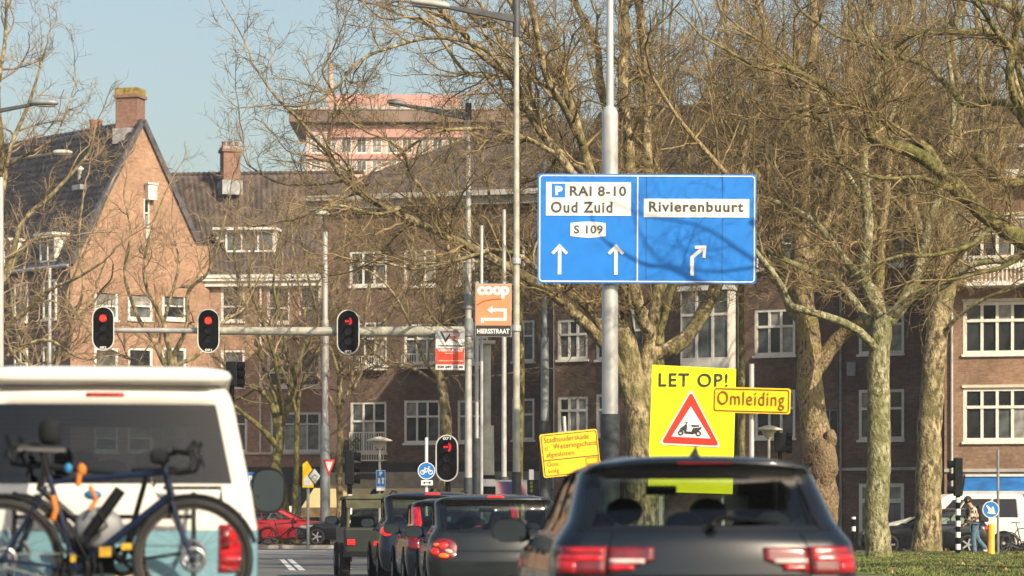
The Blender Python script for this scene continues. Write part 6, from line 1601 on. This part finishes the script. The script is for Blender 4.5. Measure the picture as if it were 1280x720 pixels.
for sg in (1, -1):
    mirror(jr, sg*.76, 2.2, 1.08, sg, 'black'); MB().box(sg*.62-.07, sg*.62+.07, -.03, 0, .62, .72).build('tail_light', M['light_lit' if sg < 0 else 'light_red'], jr)
    for y in (.55, 2.6): wheel(jr, sg*.72, y, .33, .2, sg)
t = MB().lathe([(.20, -.09), (.30, -.09), (.33, -.05), (.33, .05), (.30, .09), (.20, .09)], 24, (0, 0, 0), 'y', True, True).build('spare_wheel', M['rubber'], jr, (.2, -.12, .85))
MB().box(-.76, .76, -.05, -.005, .40, .50).build('bumper', M['black'], jr)

# ---- the white camper van with the aqua lower half
def camper():
    Y0 = 17.7; r = thing('camper_van', 'white and aqua camper van with a pop-up roof and bicycles on its back', 'van', (-2.535, Y0, 0), R(6.5))
    h = .952; L = 4.9
    lv = [(.25, h*.93, .08, L-.15, .14, .25, .04, .1), (.40, h*.99, .0, L, .14, .3, .05, .15), (.70, h*1.0, .0, L, .13, .3, .05, .15), (1.02, h*1.0, .01, L-.1, .12, .3, .05, .15), (1.10, h*.985, .015, L-.25, .12, .3, .05, .2), (1.25, h*.962, .03, L-.9, .12, .3, .05, .2),
          (1.32, h*.945, .04, L-1.1, .12, .25, .05, .2), (1.80, h*.845, .12, L-1.9, .12, .2, .05, .15), (1.87, h*.82, .125, L-2.0, .13, .2, .05, .15), (1.915, h*.79, .14, L-2.1, .15, .2, .05, .15), (1.935, h*.72, .20, L-2.2, .2, .2, .04, .1)]
    lf = Loft(lv); zs = 1.015
    rear = (0, .200, 1.315, 1.80); s1 = (.32, .45, 1.32, 1.78); s2 = (.47, .58, 1.32, 1.78); s3 = (.595, .66, 1.32, 1.76); fr = (.8, 1, 1.33, 1.78)
    up = Loft([l for l in lv if l[0] >= 1.0]+[]); 
    # lower, aqua shell and upper, white shell meet at a swage line
    def interp(z): return (z,)+tuple(float(np.interp(z, lf.z, lf.L[:, k])) for k in range(1, 8))
    low = Loft([l for l in lv if l[0] < zs]+[interp(zs)]); hi = Loft([interp(zs)]+[l for l in lv if l[0] > zs])
    low.body(r, 'lower_body', 'paint_aqua', [], cap=False); hi.body(r, 'upper_body', 'paint_white', [rear, s1, s2, s3, fr])
    hi.patch(r, 'rear_window', -.203, .203, 1.308, 1.806, .004, 'glass_dark', 18, 8)
    for sg in (1, -1):
        for a in (s1, s2, s3): hi.patch(r, 'side_window', sg*(a[0]-.003), sg*(a[1]+.003), a[2]-.01, a[3]+.01, .003, 'glass_dark', 8, 4)
        hi.patch(r, 'windscreen', sg*.8, sg*1.0, 1.32, 1.79, -.004, 'glass_clear', 8, 4)
        o = lf.patch(r, 'tail_light', sg*.172, sg*.214, .76, 1.05, .012, 'light_red', 6, 8, th=.02)
        lf.patch(o, 'lamp', sg*.176, sg*.211, .80, .86, .026, 'light_clear' if sg < 0 else 'light_red', 5, 1, th=.006); lf.patch(o, 'lamp', sg*.175, sg*.186, .90, 1.04, .026, 'light_dark', 3, 2, th=.006)
        lf.patch(r, 'tailgate_gap', sg*.2165, sg*.219, .42, 1.88, .003, 'black_matt', 1, 24)
    for i in range(14): hi.patch(r, 'heater_wire', -.19, .19, 1.36+.030*i, 1.3615+.030*i, .0065, 'seat', 12, 1)
    hi.patch(r, 'brake_strip', -.036, .036, 1.856, 1.876, .006, 'light_red', 6, 1, th=.008)
    hi.patch(r, 'tailgate_gap', -.209, .209, 1.892, 1.899, .003, 'black_matt', 14, 1)
    lf.patch(r, 'number_plate', -.07, .07, .62, .73, .01, 'plate', 6, 2, th=.006)
    lf.patch(r, 'bumper', -.27, .27, .38, .56, .03, 'black', 20, 3, th=.04)
    pt = Loft([(1.925, h*.74, .12, L-2.3, .16, .3, .03, .1), (1.945, h*.81, .06, L-2.2, .16, .3, .03, .1), (1.985, h*.83, .05, L-2.2, .16, .3, .03, .1), (2.02, h*.81, .08, L-2.3, .18, .3, .03, .1), (2.045, h*.72, .16, L-2.5, .2, .3, .03, .1), (2.055, h*.5, .4, L-2.9, .2, .3, .03, .1)])
    pt.body(r, 'pop_up_roof', 'paint_white', [])
    Loft([(1.90, h*.75, .15, L-2.4, .14, .3, .03, .1), (1.95, h*.76, .15, L-2.4, .14, .3, .03, .1)]).body(r, 'roof_seal', 'black', [], cap=False)
    for y in (.95, L-.95):
        for sg in (1, -1):
            wheel(r, sg*(h-.10), y, .34, .22, sg)
            a = MB(); a.disc(0, 0, .40, 0, .02, 26); a.build('wheel_arch', M['black_matt'], r, (sg*(h+.003), y, .36), (0, 0, R(90)*sg))
    for sg in (1, -1): mirror(r, sg*(h+.01), 3.3, 1.30, sg, 'black', 1.0, .26, .34)
    # pale dashboard and seats seen dimly
    seats(r, [(1.3, 3, 1.45), (3.0, 2, 1.55)], .5)
    # the rack
    rk = MB()
    rk.tube([(-.55, -.02, 1.25), (-.55, -.12, 1.0), (-.55, -.75, .62)], .016, 8).tube([(.55, -.02, 1.25), (.55, -.12, 1.0), (.55, -.75, .62)], .016, 8)
    rk.tube([(-.55, -.08, 1.1), (.55, -.08, 1.1)], .014, 8).tube([(.36, -.03, 1.28), (.72, -.03, 1.28), (.72, -.03, 1.20)], .012, 8)
    o = rk.build('rack_frame', M['black'], r)
    for y in (-.30, -.62): MB().box(-.78, .78, y-.04, y+.04, .42+.0, .455).build('wheel_rail', M['alloy'], o)
    return r
camper()
# ------------------------------------------------------------------ bicycles
M['bike_navy'] = paint('navy_bicycle_paint', (.008, .018, .052), .3)
M['bike_black'] = paint('black_bicycle_paint', (.012, .012, .013), .4)
M['wall_tan'] = mat('brown_tyre_side', (.06, .05, .04), .8)
M['saddle'] = mat('worn_grey_saddle', (.035, .033, .03), .6)
M['strap_o'] = mat('orange_strap', (.55, .17, .02), .7); M['strap_b'] = mat('light_blue_strap', (.02, .18, .36), .6)
M['spoke'] = mat('bright_spokes', (.5, .5, .5), .3, metal=.9)
M['pack0'] = mat('black_nylon', (.015, .016, .018), .8, noise=.3, nscale=8, spec=.2)
M['bag'] = mat('pale_grey_bag', (.22, .23, .24), .5, noise=.25, nscale=6)
def bicycle(label, loc, rz, m='bike_navy', drop=True, R_=.345, wb=1.06, name='bicycle', tyre=.022, group=None, cheap=False, fenders=True, seat_h=0.):
    "side-on bicycle: local x runs to the front wheel, rear hub above the origin"
    r = thing(name, label, 'bicycle', loc, rz, group); z0 = R_
    ns = 16 if cheap else 40
    def whl(x):
        w = MB().lathe([(R_-.045, -tyre*.7), (R_-.02, -tyre), (R_-.004, -tyre*.6), (R_, 0), (R_-.004, tyre*.6), (R_-.02, tyre), (R_-.045, tyre*.7)], ns, (0, 0, 0), 'y', True, True).build('wheel', M['rubber'], r, (x, 0, z0))
        MB().lathe([(R_-.062, -.012), (R_-.044, -.0155), (R_-.044, .0155), (R_-.062, .012)], ns, (0, 0, 0), 'y', True, True).build('rim', M['wall_tan'] if not cheap else M['rubber'], w)
        mb = MB(); n = 12 if cheap else 28
        for k in range(n):
            a = 2*math.pi*k/n; b = a+(.35 if k % 2 else -.35); mb.tube([(.02*math.cos(b), .02*(1 if k % 4 < 2 else -1), .02*math.sin(b)), ((R_-.06)*math.cos(a), 0, (R_-.06)*math.sin(a))], .0012 if not cheap else .003, 3, False)
        tag(mb.build('spokes', M['spoke'], w), kind='stuff')
        MB().lathe([(0, -.045), (.02, -.045), (.02, -.02), (.012, -.015), (.012, .015), (.02, .02), (.02, .045), (0, .045)], 10, (0, 0, 0), 'y').build('hub', M['black'], w)
        if drop: MB().lathe([(.05, .03), (.08, .03), (.08, .033), (.05, .033)], 20, (0, 0, 0), 'y', True, True).build('brake_disc', M['spoke'], w)
        if fenders:
            pts = [((R_+.02)*math.cos(t), 0, (R_+.02)*math.sin(t)) for t in np.linspace(R(15), R(170), 16)]
            MB().tube(pts, .016, 6).build('mudguard', M['black'], w)
    whl(0); whl(wb)
    bb = (.43, 0, z0-.06); st = (.27, 0, z0+.50); ht = (wb-.165, 0, z0+.52); hb = (wb-.125, 0, z0+.37)
    def tb(name, pts, rr): return MB().tube(pts, rr, 10).build(name, M[m], r)
    tb('seat_tube', [bb, st], .018); tb('top_tube', [(st[0]+.012, 0, st[2]-.04), ht], [.016, .02]); tb('down_tube', [(hb[0], 0, hb[2]+.02), bb], .024); tb('head_tube', [(ht[0]-.005, 0, ht[2]+.03), hb], .024)
    for s in (-1, 1):
        tb('chain_stay', [(bb[0], s*.03, bb[2]), (0, s*.06, z0)], .010); tb('seat_stay', [(st[0]-.01, s*.02, st[2]-.06), (0, s*.06, z0)], .008)
        tb('fork', [(hb[0]+.005, s*.045, hb[2]-.02), (hb[0]+.06, s*.055, z0+.16), (wb, s*.055, z0)], [.014, .012, .009])
    sp = (st[0]-.045, 0, st[2]+.14+seat_h); MB().tube([st, sp], .013, 8).build('seat_post', M['black'], r)
    sd_ = MB(); sd_.add([], [])
    vs = []; fs = []
    for i, (x, w_, z) in enumerate(((-.13, .07, .02), (-.09, .075, .028), (-.02, .055, .022), (.06, .022, .02), (.14, .016, .018), (.15, .006, .01))):
        for yy, zz in ((-w_, -.02), (-w_, .0), (0, .012), (w_, .0), (w_, -.02)): vs.append((sp[0]+x, yy, sp[2]+z+zz))
    for i in range(5):
        for k in range(4): a = i*5+k; fs.append((a, a+1, a+6, a+5))
    fs += [(0, 1, 2, 3, 4), (25, 26, 27, 28, 29)]
    sd_.add(vs, fs, True).build('saddle', M['saddle'], r)
    hs = (ht[0]-.02, 0, ht[2]+.09); tip = (hs[0]+.09, 0, hs[2]+.03)
    MB().tube([(ht[0]-.005, 0, ht[2]+.03), hs, tip], .015, 8).build('stem', M['black'], r)
    hbm = MB()
    if drop:
        for s in (-1, 1):
            hbm.tube([tip, (tip[0], s*.12, tip[2]+.01), (tip[0]+.01, s*.19, tip[2]), (tip[0]+.09, s*.20, tip[2]-.005), (tip[0]+.12, s*.205, tip[2]-.05), (tip[0]+.09, s*.215, tip[2]-.11), (tip[0]-.03, s*.22, tip[2]-.125)], .015, 8)
            hbm.tube([(tip[0]+.09, s*.20, tip[2]+.0), (tip[0]+.13, s*.20, tip[2]+.06), (tip[0]+.12, s*.20, tip[2]+.03), (tip[0]+.145, s*.2, tip[2]-.09)], [.02, .016, .01, .006], 6)
    else:
        hbm.tube([(tip[0]-.16, -.28, tip[2]+.05), (tip[0]-.02, -.16, tip[2]+.05), tip, (tip[0]-.02, .16, tip[2]+.05), (tip[0]-.16, .28, tip[2]+.05)], .013, 8)
    hbm.build('handlebar', M['black'], r)
    ck = MB().lathe([(.06, -.03), (.095, -.03), (.095, -.034), (.06, -.034)], 24, (bb[0], 0, bb[2]), 'y', True, True)
    ck.tube([(bb[0], -.045, bb[2]), (bb[0]-.12, -.06, bb[2]-.12)], .011, 6).tube([(bb[0], .045, bb[2]), (bb[0]+.12, .06, bb[2]+.12)], .011, 6)
    ck.box(bb[0]-.16, bb[0]-.08, -.13, -.06, bb[2]-.135, bb[2]-.11).box(bb[0]+.08, bb[0]+.16, .06, .13, bb[2]+.11, bb[2]+.135)
    ck.build('crankset', M['black'], r)
    MB().stroke([(bb[0], bb[2]+.095), (0, z0+.035), (-.035, z0), (0, z0-.035), (bb[0], bb[2]-.095)], .007, -.036, -.028).build('chain', M['galv_dark'], r)
    return r, st, bb, ht
# front bike on the camper's rack; a second one behind it the other way round
D = 16.92
p = P(4, 700, D); lift = p.z-.36
b1, st, bb, ht = bicycle('navy touring bicycle with drop bars strapped to the back of the camper van', (p.x, D, lift), R(1), 'bike_navy', True, .362, 1.125, tyre=.027)
for pts_, rr_ in (([(.47, -.04, .93), (.46, -.06, .86), (.45, -.05, .80)], .016), ([(.30, -.03, .74), (.32, -.05, .66), (.30, -.04, .60)], .018), ([(.52, -.05, .80), (.56, -.05, .72), (.52, -.05, .66)], .014)):
    MB().tube(pts_, rr_, 8).build('strap', M['strap_o'], b1)
MB().ico((.395, -.06, .905), .024, 10, 8, (1, .7, 1.3)).build('strap_knob', M['strap_b'], b1); MB().ico((.475, -.06, .895), .028, 10, 8, (1, .7, 1.3)).build('strap_knob', M['strap_o'], b1)
MB().ico((.56, .06, .55), .10, 10, 8, (1.5, .6, 1.3)).build('saddle_bag', M['bag'], b1)
M['amber_r'] = mat('amber_reflector', (.55, .33, .03), .4, noise=.4, nscale=20)
for a, b, c, d in ((.58, .65, .38, .44), (.71, .77, .42, .46), (.41, .44, .35, .39)): MB().box(a, b, -.075, -.055, c, d).build('reflector', M['amber_r'], b1)
MB().tube([(.50, -.02, .50), (.70, -.02, .78)], .036, 10).build('bottle', M['black'], b1)
p2 = P(262, 708, D+.32)
b2_, *_ = bicycle('dark bicycle behind the navy one on the rack, facing left', (p2.x-.10, D+.32, lift+.05), R(179), 'bike_black', True, .355, 1.06, tyre=.024, fenders=False, seat_h=-.16)
for c_ in b2_.children:
    if c_.name.startswith('saddle'): c_.data.materials[0] = M['black']
for m_, (x, z) in (('strap_b', (.60, .70)),): MB().ico((x, .06, z), .04, 8, 6, (1.4, .5, .8)).build('strap_knob', M[m_], b2_)

MB().box(.50, .72, -.16, -.04, .22, .52).build('pannier', M['pack0'], b2_)
o_ = MB(); rb_ = random.Random(4)
for k in range(7):
    x = rb_.uniform(.3, .62); z = rb_.uniform(.3, .75); o_.tube([(x, -.05, z), (x+rb_.uniform(-.1, .1), -.07, z-.1), (x+rb_.uniform(-.15, .15), -.05, z-.22)], .009, 5)
tag(o_.build('bungee_cords', M['black'], b1), kind='stuff')
bevel(MB().box(.80, .93, -.10, .10, 1.0, 1.16).build('helmet_bag', M['pack0'], b2_), .05, 3)
bevel(MB().box(.88, .98, -.11, .11, .93, 1.02).build('handlebar_bag', M['pack0'], b1), .03, 3)
# bicycles by the kerb far behind
bicycle('upright black bicycle standing in front of the red car', base(335, 108.5, .0)[:2]+(.12,), R(3), 'bike_black', False, .34, 1.08, cheap=True)
bicycle('black bicycle parked behind the white van at the right edge', base(1262, 88), R(20), 'bike_black', False, .34, 1.06, cheap=True)

# ------------------------------------------------------------------ cars parked across the far side
def tl(r, lf, zb, zt, h):
    for sg in (1, -1): lf.patch(r, 'tail_light', sg*.21, sg*.275, hb_(lf)-.16, hb_(lf)-.03, .012, 'light_red', 5, 3, th=.015); lf.patch(r, 'headlight', sg*.72, sg*.82, .62, .74, .012, 'light_clear', 5, 2, th=.015)
def hb_(lf): return .92
D = 111.3; x0 = (322-640)*D/FPX
hatch('hatchback', 'red hatchback across the junction, partly hidden by the lamp post', x0-1.0, D+.9, R(-90), 'paint_red', L=4.2, W=1.70, H=1.42, belt=.94, custom=tl, roofw=.74)
D = 109.2; x0 = (368-640)*D/FPX
hatch('hatchback', 'black hatchback across the junction in front of the red one', x0+4.1, D+.9, R(90), 'paint_black', L=4.1, W=1.72, H=1.42, belt=.92, custom=tl, roofw=.74)
for o_ in bpy.data.objects:
    if o_.get('category') == 'car' and 100 < o_.location.y < 120: o_.location.z = .12
D = 88; x0 = (1075-640)*D/FPX
hatch('hatchback', 'black hatchback beyond the thick-trunked tree, in front of the white van', x0+4.15, D+.9, R(90), 'paint_black', L=4.1, W=1.72, H=1.44, belt=.92, custom=tl, roofw=.74)
def panel_van(name, label, X, Y, rz, L=4.8, H=1.92, m='paint_white', lift=0):
    r = thing(name, label, 'van', (X, Y, lift), rz); h = .90
    lv = [(.25, h*.93, .06, L-.1, .10, .2, .03, .1), (.45, h, .0, L, .10, .3, .03, .15), (.80, h, .0, L-.02, .1, .3, .03, .15), (.95, h*.99, .01, L-.25, .1, .3, .03, .2), (1.12, h*.975, .03, L-.95, .1, .3, .03, .2), (1.18, h*.965, .04, L-1.1, .1, .25, .03, .2),
          (H-.14, h*.86, .14, L-1.85, .1, .2, .03, .15), (H-.05, h*.82, .16, L-2.0, .12, .2, .03, .15), (H-.01, h*.7, .24, L-2.2, .15, .2, .03, .1), (H, h*.4, .5, L-2.6, .15, .2, .02, .1)]
    lf = Loft(lv); zt = H-.18
    S_ = [(.33, .45, 1.16, zt), (.462, .59, 1.16, zt), (.60, .66, 1.16, zt-.03), (0, .18, 1.16, zt), (.8, 1, 1.17, zt)]
    lf.body(r, 'body', m, S_)
    for sg in (1, -1):
        for a in S_[:3]: lf.patch(r, 'side_window', sg*(a[0]-.003), sg*(a[1]+.003), a[2]-.01, a[3]+.01, -.004, 'glass_dark', 8, 3)
        lf.patch(r, 'rear_window', 0, sg*.185, 1.15, zt+.01, -.004, 'glass_dark', 6, 3); lf.patch(r, 'windscreen', sg*.8, sg*1.0, 1.16, zt+.01, -.004, 'glass', 6, 3)
        lf.patch(r, 'tail_light', sg*.20, sg*.28, .78, 1.08, .012, 'light_red', 5, 4, th=.015)
        lf.patch(r, 'headlight', sg*.72, sg*.83, .66, .84, .012, 'light_clear', 5, 2, th=.015)
        for t in (.455, .595): lf.patch(r, 'door_gap', sg*t, sg*(t+.003), .35, zt, .003, 'black_matt', 1, 6)
        mirror(r, sg*h, L-1.55, 1.22, sg, 'black', 1, .22, .24)
        for y in (.85, L-.9):
            wheel(r, sg*(h-.09), y, .33, .2, sg); a = MB(); a.disc(0, 0, .385, 0, .02, 24); a.build('wheel_arch', M['black_matt'], r, (sg*(h+.003), y, .35), (0, 0, R(90)*sg))
    MB().box(-.6, .6, 1.0, L-1.9, .5, 1.0).build('seats', M['seat'], r)
    return r
D = 92; panel_van('passenger_van', 'white van under the blue awning, its rear at the right', (1289-640)*D/FPX, D+1.1, R(90), 4.85, 1.94)
D = 123; panel_van('passenger_van', 'white van far behind the red car, only its roof showing', (372-640)*D/FPX, D+1.4, R(90), 4.6, 1.70)

# ------------------------------------------------------------------ the walking person
M['skin'] = mat('skin', (.48, .27, .18), .6); M['jeans'] = mat('blue_jeans', (.10, .17, .24), .85, noise=.25, nscale=9)
M['hair'] = mat('dark_hair', (.03, .022, .018), .8); M['pack'] = mat('black_backpack', (.018, .019, .022), .75, noise=.3, nscale=8); M['shoe'] = mat('white_shoe', (.7, .68, .64), .6)
def plaid():
    m, t, b = new_mat('brown_cream_plaid'); tc = N(t, 'ShaderNodeTexCoord')
    ck = N(t, 'ShaderNodeTexChecker'); ck.inputs['Scale'].default_value = 11; t.links.new(tc.outputs['Object'], ck.inputs['Vector'])
    ck.inputs['Color1'].default_value = (.60, .50, .38, 1); ck.inputs['Color2'].default_value = (.10, .05, .035, 1)
    nz = N(t, 'ShaderNodeTexNoise'); nz.inputs['Scale'].default_value = 12; t.links.new(tc.outputs['Object'], nz.inputs['Vector'])
    mx = N(t, 'ShaderNodeMix', data_type='RGBA'); mx.inputs['Factor'].default_value = .35; t.links.new(ck.outputs[0], mx.inputs['A']); t.links.new(nz.outputs['Color'], mx.inputs['B']); mx.blend_type = 'OVERLAY'
    t.links.new(mx.outputs['Result'], b.inputs['Base Color']); b.inputs['Roughness'].default_value = .9; return m
M['plaid'] = plaid()
def skinned(name, verts, edges, radii, m, parent, sub=2, rootv=0):
    me = bpy.data.meshes.new(name); me.from_pydata([tuple(v) for v in verts], edges, []); o = link(name, me, parent)
    sk = o.modifiers.new('skin', 'SKIN'); sk.use_smooth_shade = True
    if not me.skin_vertices: 
        bpy.context.view_layer.objects.active = o
    for i, rr in enumerate(radii):
        q = rr if hasattr(rr, '__len__') else (rr, rr)
        me.skin_vertices[0].data[i].radius = q; me.skin_vertices[0].data[i].use_root = (i == rootv)
    ss = o.modifiers.new('sub', 'SUBSURF'); ss.levels = sub; ss.render_levels = sub
    me.materials.append(M[m]); return o
def person(D, px):
    pr = thing('person', 'person in a plaid shirt, jeans and white shoes walking with a black backpack', 'person', base(px, D), 0)
    # x to the right in the picture, walking left; local units metres
    J = dict(pel=(0, 0, .93), sp=(-.02, 0, 1.12), ch=(-.07, 0, 1.32), nk=(-.13, 0, 1.50), h0=(-.19, 0, 1.58), h1=(-.23, 0, 1.68),
             lhip=(-.01, -.09, .90), lkn=(-.07, -.09, .50), lan=(-.02, -.09, .09), lto=(-.17, -.09, .04),
             rhip=(.01, .09, .90), rkn=(.07, .09, .52), ran=(.34, .09, .20), rto=(.30, .09, .07),
             lsh=(-.10, -.19, 1.42), lel=(-.16, -.25, 1.16), lwr=(-.28, -.22, .98), lha=(-.33, -.21, .93),
             rsh=(-.08, .19, 1.42), rel=(-.14, .26, 1.16), rwr=(-.26, .22, .98), rha=(-.31, .21, .93))
    K = list(J); V = [J[k] for k in K]; ix = {k: i for i, k in enumerate(K)}
    E = [('pel', 'sp'), ('sp', 'ch'), ('ch', 'nk'), ('nk', 'h0'), ('h0', 'h1'), ('pel', 'lhip'), ('lhip', 'lkn'), ('lkn', 'lan'), ('lan', 'lto'), ('pel', 'rhip'), ('rhip', 'rkn'), ('rkn', 'ran'), ('ran', 'rto'),
         ('ch', 'lsh'), ('lsh', 'lel'), ('lel', 'lwr'), ('lwr', 'lha'), ('ch', 'rsh'), ('rsh', 'rel'), ('rel', 'rwr'), ('rwr', 'rha')]
    rad = dict(pel=.12, sp=.12, ch=.13, nk=.055, h0=.08, h1=.085, lhip=.085, lkn=.055, lan=.038, lto=.035, rhip=.085, rkn=.055, ran=.038, rto=.035, lsh=.06, lel=.042, lwr=.028, lha=.035, rsh=.06, rel=.042, rwr=.028, rha=.035)
    skinned('body', V, [(ix[a], ix[b]) for a, b in E], [rad[k] for k in K], 'skin', pr)
    for s, (a, b) in ((-1, ('lha', 'lwr')), (1, ('rha', 'rwr'))):
        w0 = Vector(J[a])
        vs = [w0]; es = []; rs = [.028]
        for k in range(4):
            q = w0+Vector((-.03, (k-1.5)*.018, -.02)); q2 = q+Vector((-.015-.004*k, 0, -.045+.006*abs(k-1)))
            n0 = len(vs); vs += [q, q2]; es += [(0, n0), (n0, n0+1)]; rs += [.010, .008]
        n0 = len(vs); vs += [w0+Vector((-.03, -s*.03, .005)), w0+Vector((-.05, -s*.04, -.02))]; es += [(0, n0), (n0, n0+1)]; rs += [.010, .008]
        skinned('hand', vs, es, rs, 'skin', pr, 1)
    def sub(name, ks, es, rr, m): 
        i2 = {k: i for i, k in enumerate(ks)}; return skinned(name, [J[k] for k in ks], [(i2[a], i2[b]) for a, b in es], [rr[k] for k in ks], m, pr)
    sub('jeans', ['pel', 'lhip', 'lkn', 'lan', 'rhip', 'rkn', 'ran'], [('pel', 'lhip'), ('lhip', 'lkn'), ('lkn', 'lan'), ('pel', 'rhip'), ('rhip', 'rkn'), ('rkn', 'ran')],
        dict(pel=.15, lhip=.11, lkn=.082, lan=.065, rhip=.11, rkn=.082, ran=.065), 'jeans')
    J['hem'] = (0, 0, .96)
    sub('shirt', ['hem', 'sp', 'ch', 'lsh', 'lel', 'lwr', 'rsh', 'rel', 'rwr'], [('hem', 'sp'), ('sp', 'ch'), ('ch', 'lsh'), ('lsh', 'lel'), ('lel', 'lwr'), ('ch', 'rsh'), ('rsh', 'rel'), ('rel', 'rwr')],
        dict(hem=(.21, .21), sp=(.19, .20), ch=(.19, .21), lsh=.115, lel=.075, lwr=.05, rsh=.10, rel=.075, rwr=.05), 'plaid')
    for a, z in (('lto', 0), ('rto', 0)):
        q = J[a]; rot = 0 if a == 'lto' else .9
        o = MB().ico((0, 0, 0), 1, 12, 8, (.15, .05, .055)).build('shoe', M['shoe'], pr, (q[0]+.06 if a == 'lto' else q[0]+.035, q[1], q[2]+.02 if a == 'lto' else q[2]+.03), (0, rot, 0))
    bp = MB().prism([(.10, 1.02), (.36, 1.02), (.33, 1.46), (.22, 1.55), (.03, 1.52)], -.19, .13).build('backpack', M['pack'], pr); bevel(bp, .05, 4)
    for s in (-1, 1): MB().tube([(.08, s*.11, 1.5), (-.08, s*.13, 1.50), (-.24, s*.13, 1.36), (-.2, s*.14, 1.15), (.02, s*.12, 1.05)], .022, 8).build('strap', M['pack'], pr)
    hr = MB().ico((-.205, 0, 1.675), .125, 14, 10, (.95, .82, 1.0)).build('hair', M['hair'], pr)
    f = MB().ico((-.30, 0, 1.655), .014, 8, 6, (1.2, .9, 1.6)).build('nose', M['skin'], pr)
    for s in (-1, 1): MB().ico((-.29, s*.032, 1.675), .011, 8, 6).build('eye', M['sign_black'], pr); MB().ico((-.215, s*.094, 1.66), .03, 8, 6, (.7, .35, 1)).build('ear', M['skin'], pr)
    return pr
pp = person(84.5, 1219); pp.scale = (1.06, 1.1, 1.0)
# ------------------------------------------------------------------ air
hz = MB().box(-130, 130, -75, 275, -1.2, 46).build('haze', None); tag(hz, 'thin pale spring haze over the street', kind='stuff')
m = bpy.data.materials.new('haze'); m.use_nodes = True; t = m.node_tree; t.nodes.clear()
o_ = N(t, 'ShaderNodeOutputMaterial'); v_ = N(t, 'ShaderNodeVolumePrincipled'); v_.inputs['Color'].default_value = (.93, .95, 1, 1); v_.inputs['Density'].default_value = .00045; v_.inputs['Anisotropy'].default_value = .3
t.links.new(v_.outputs[0], o_.inputs['Volume']); hz.data.materials.append(m)
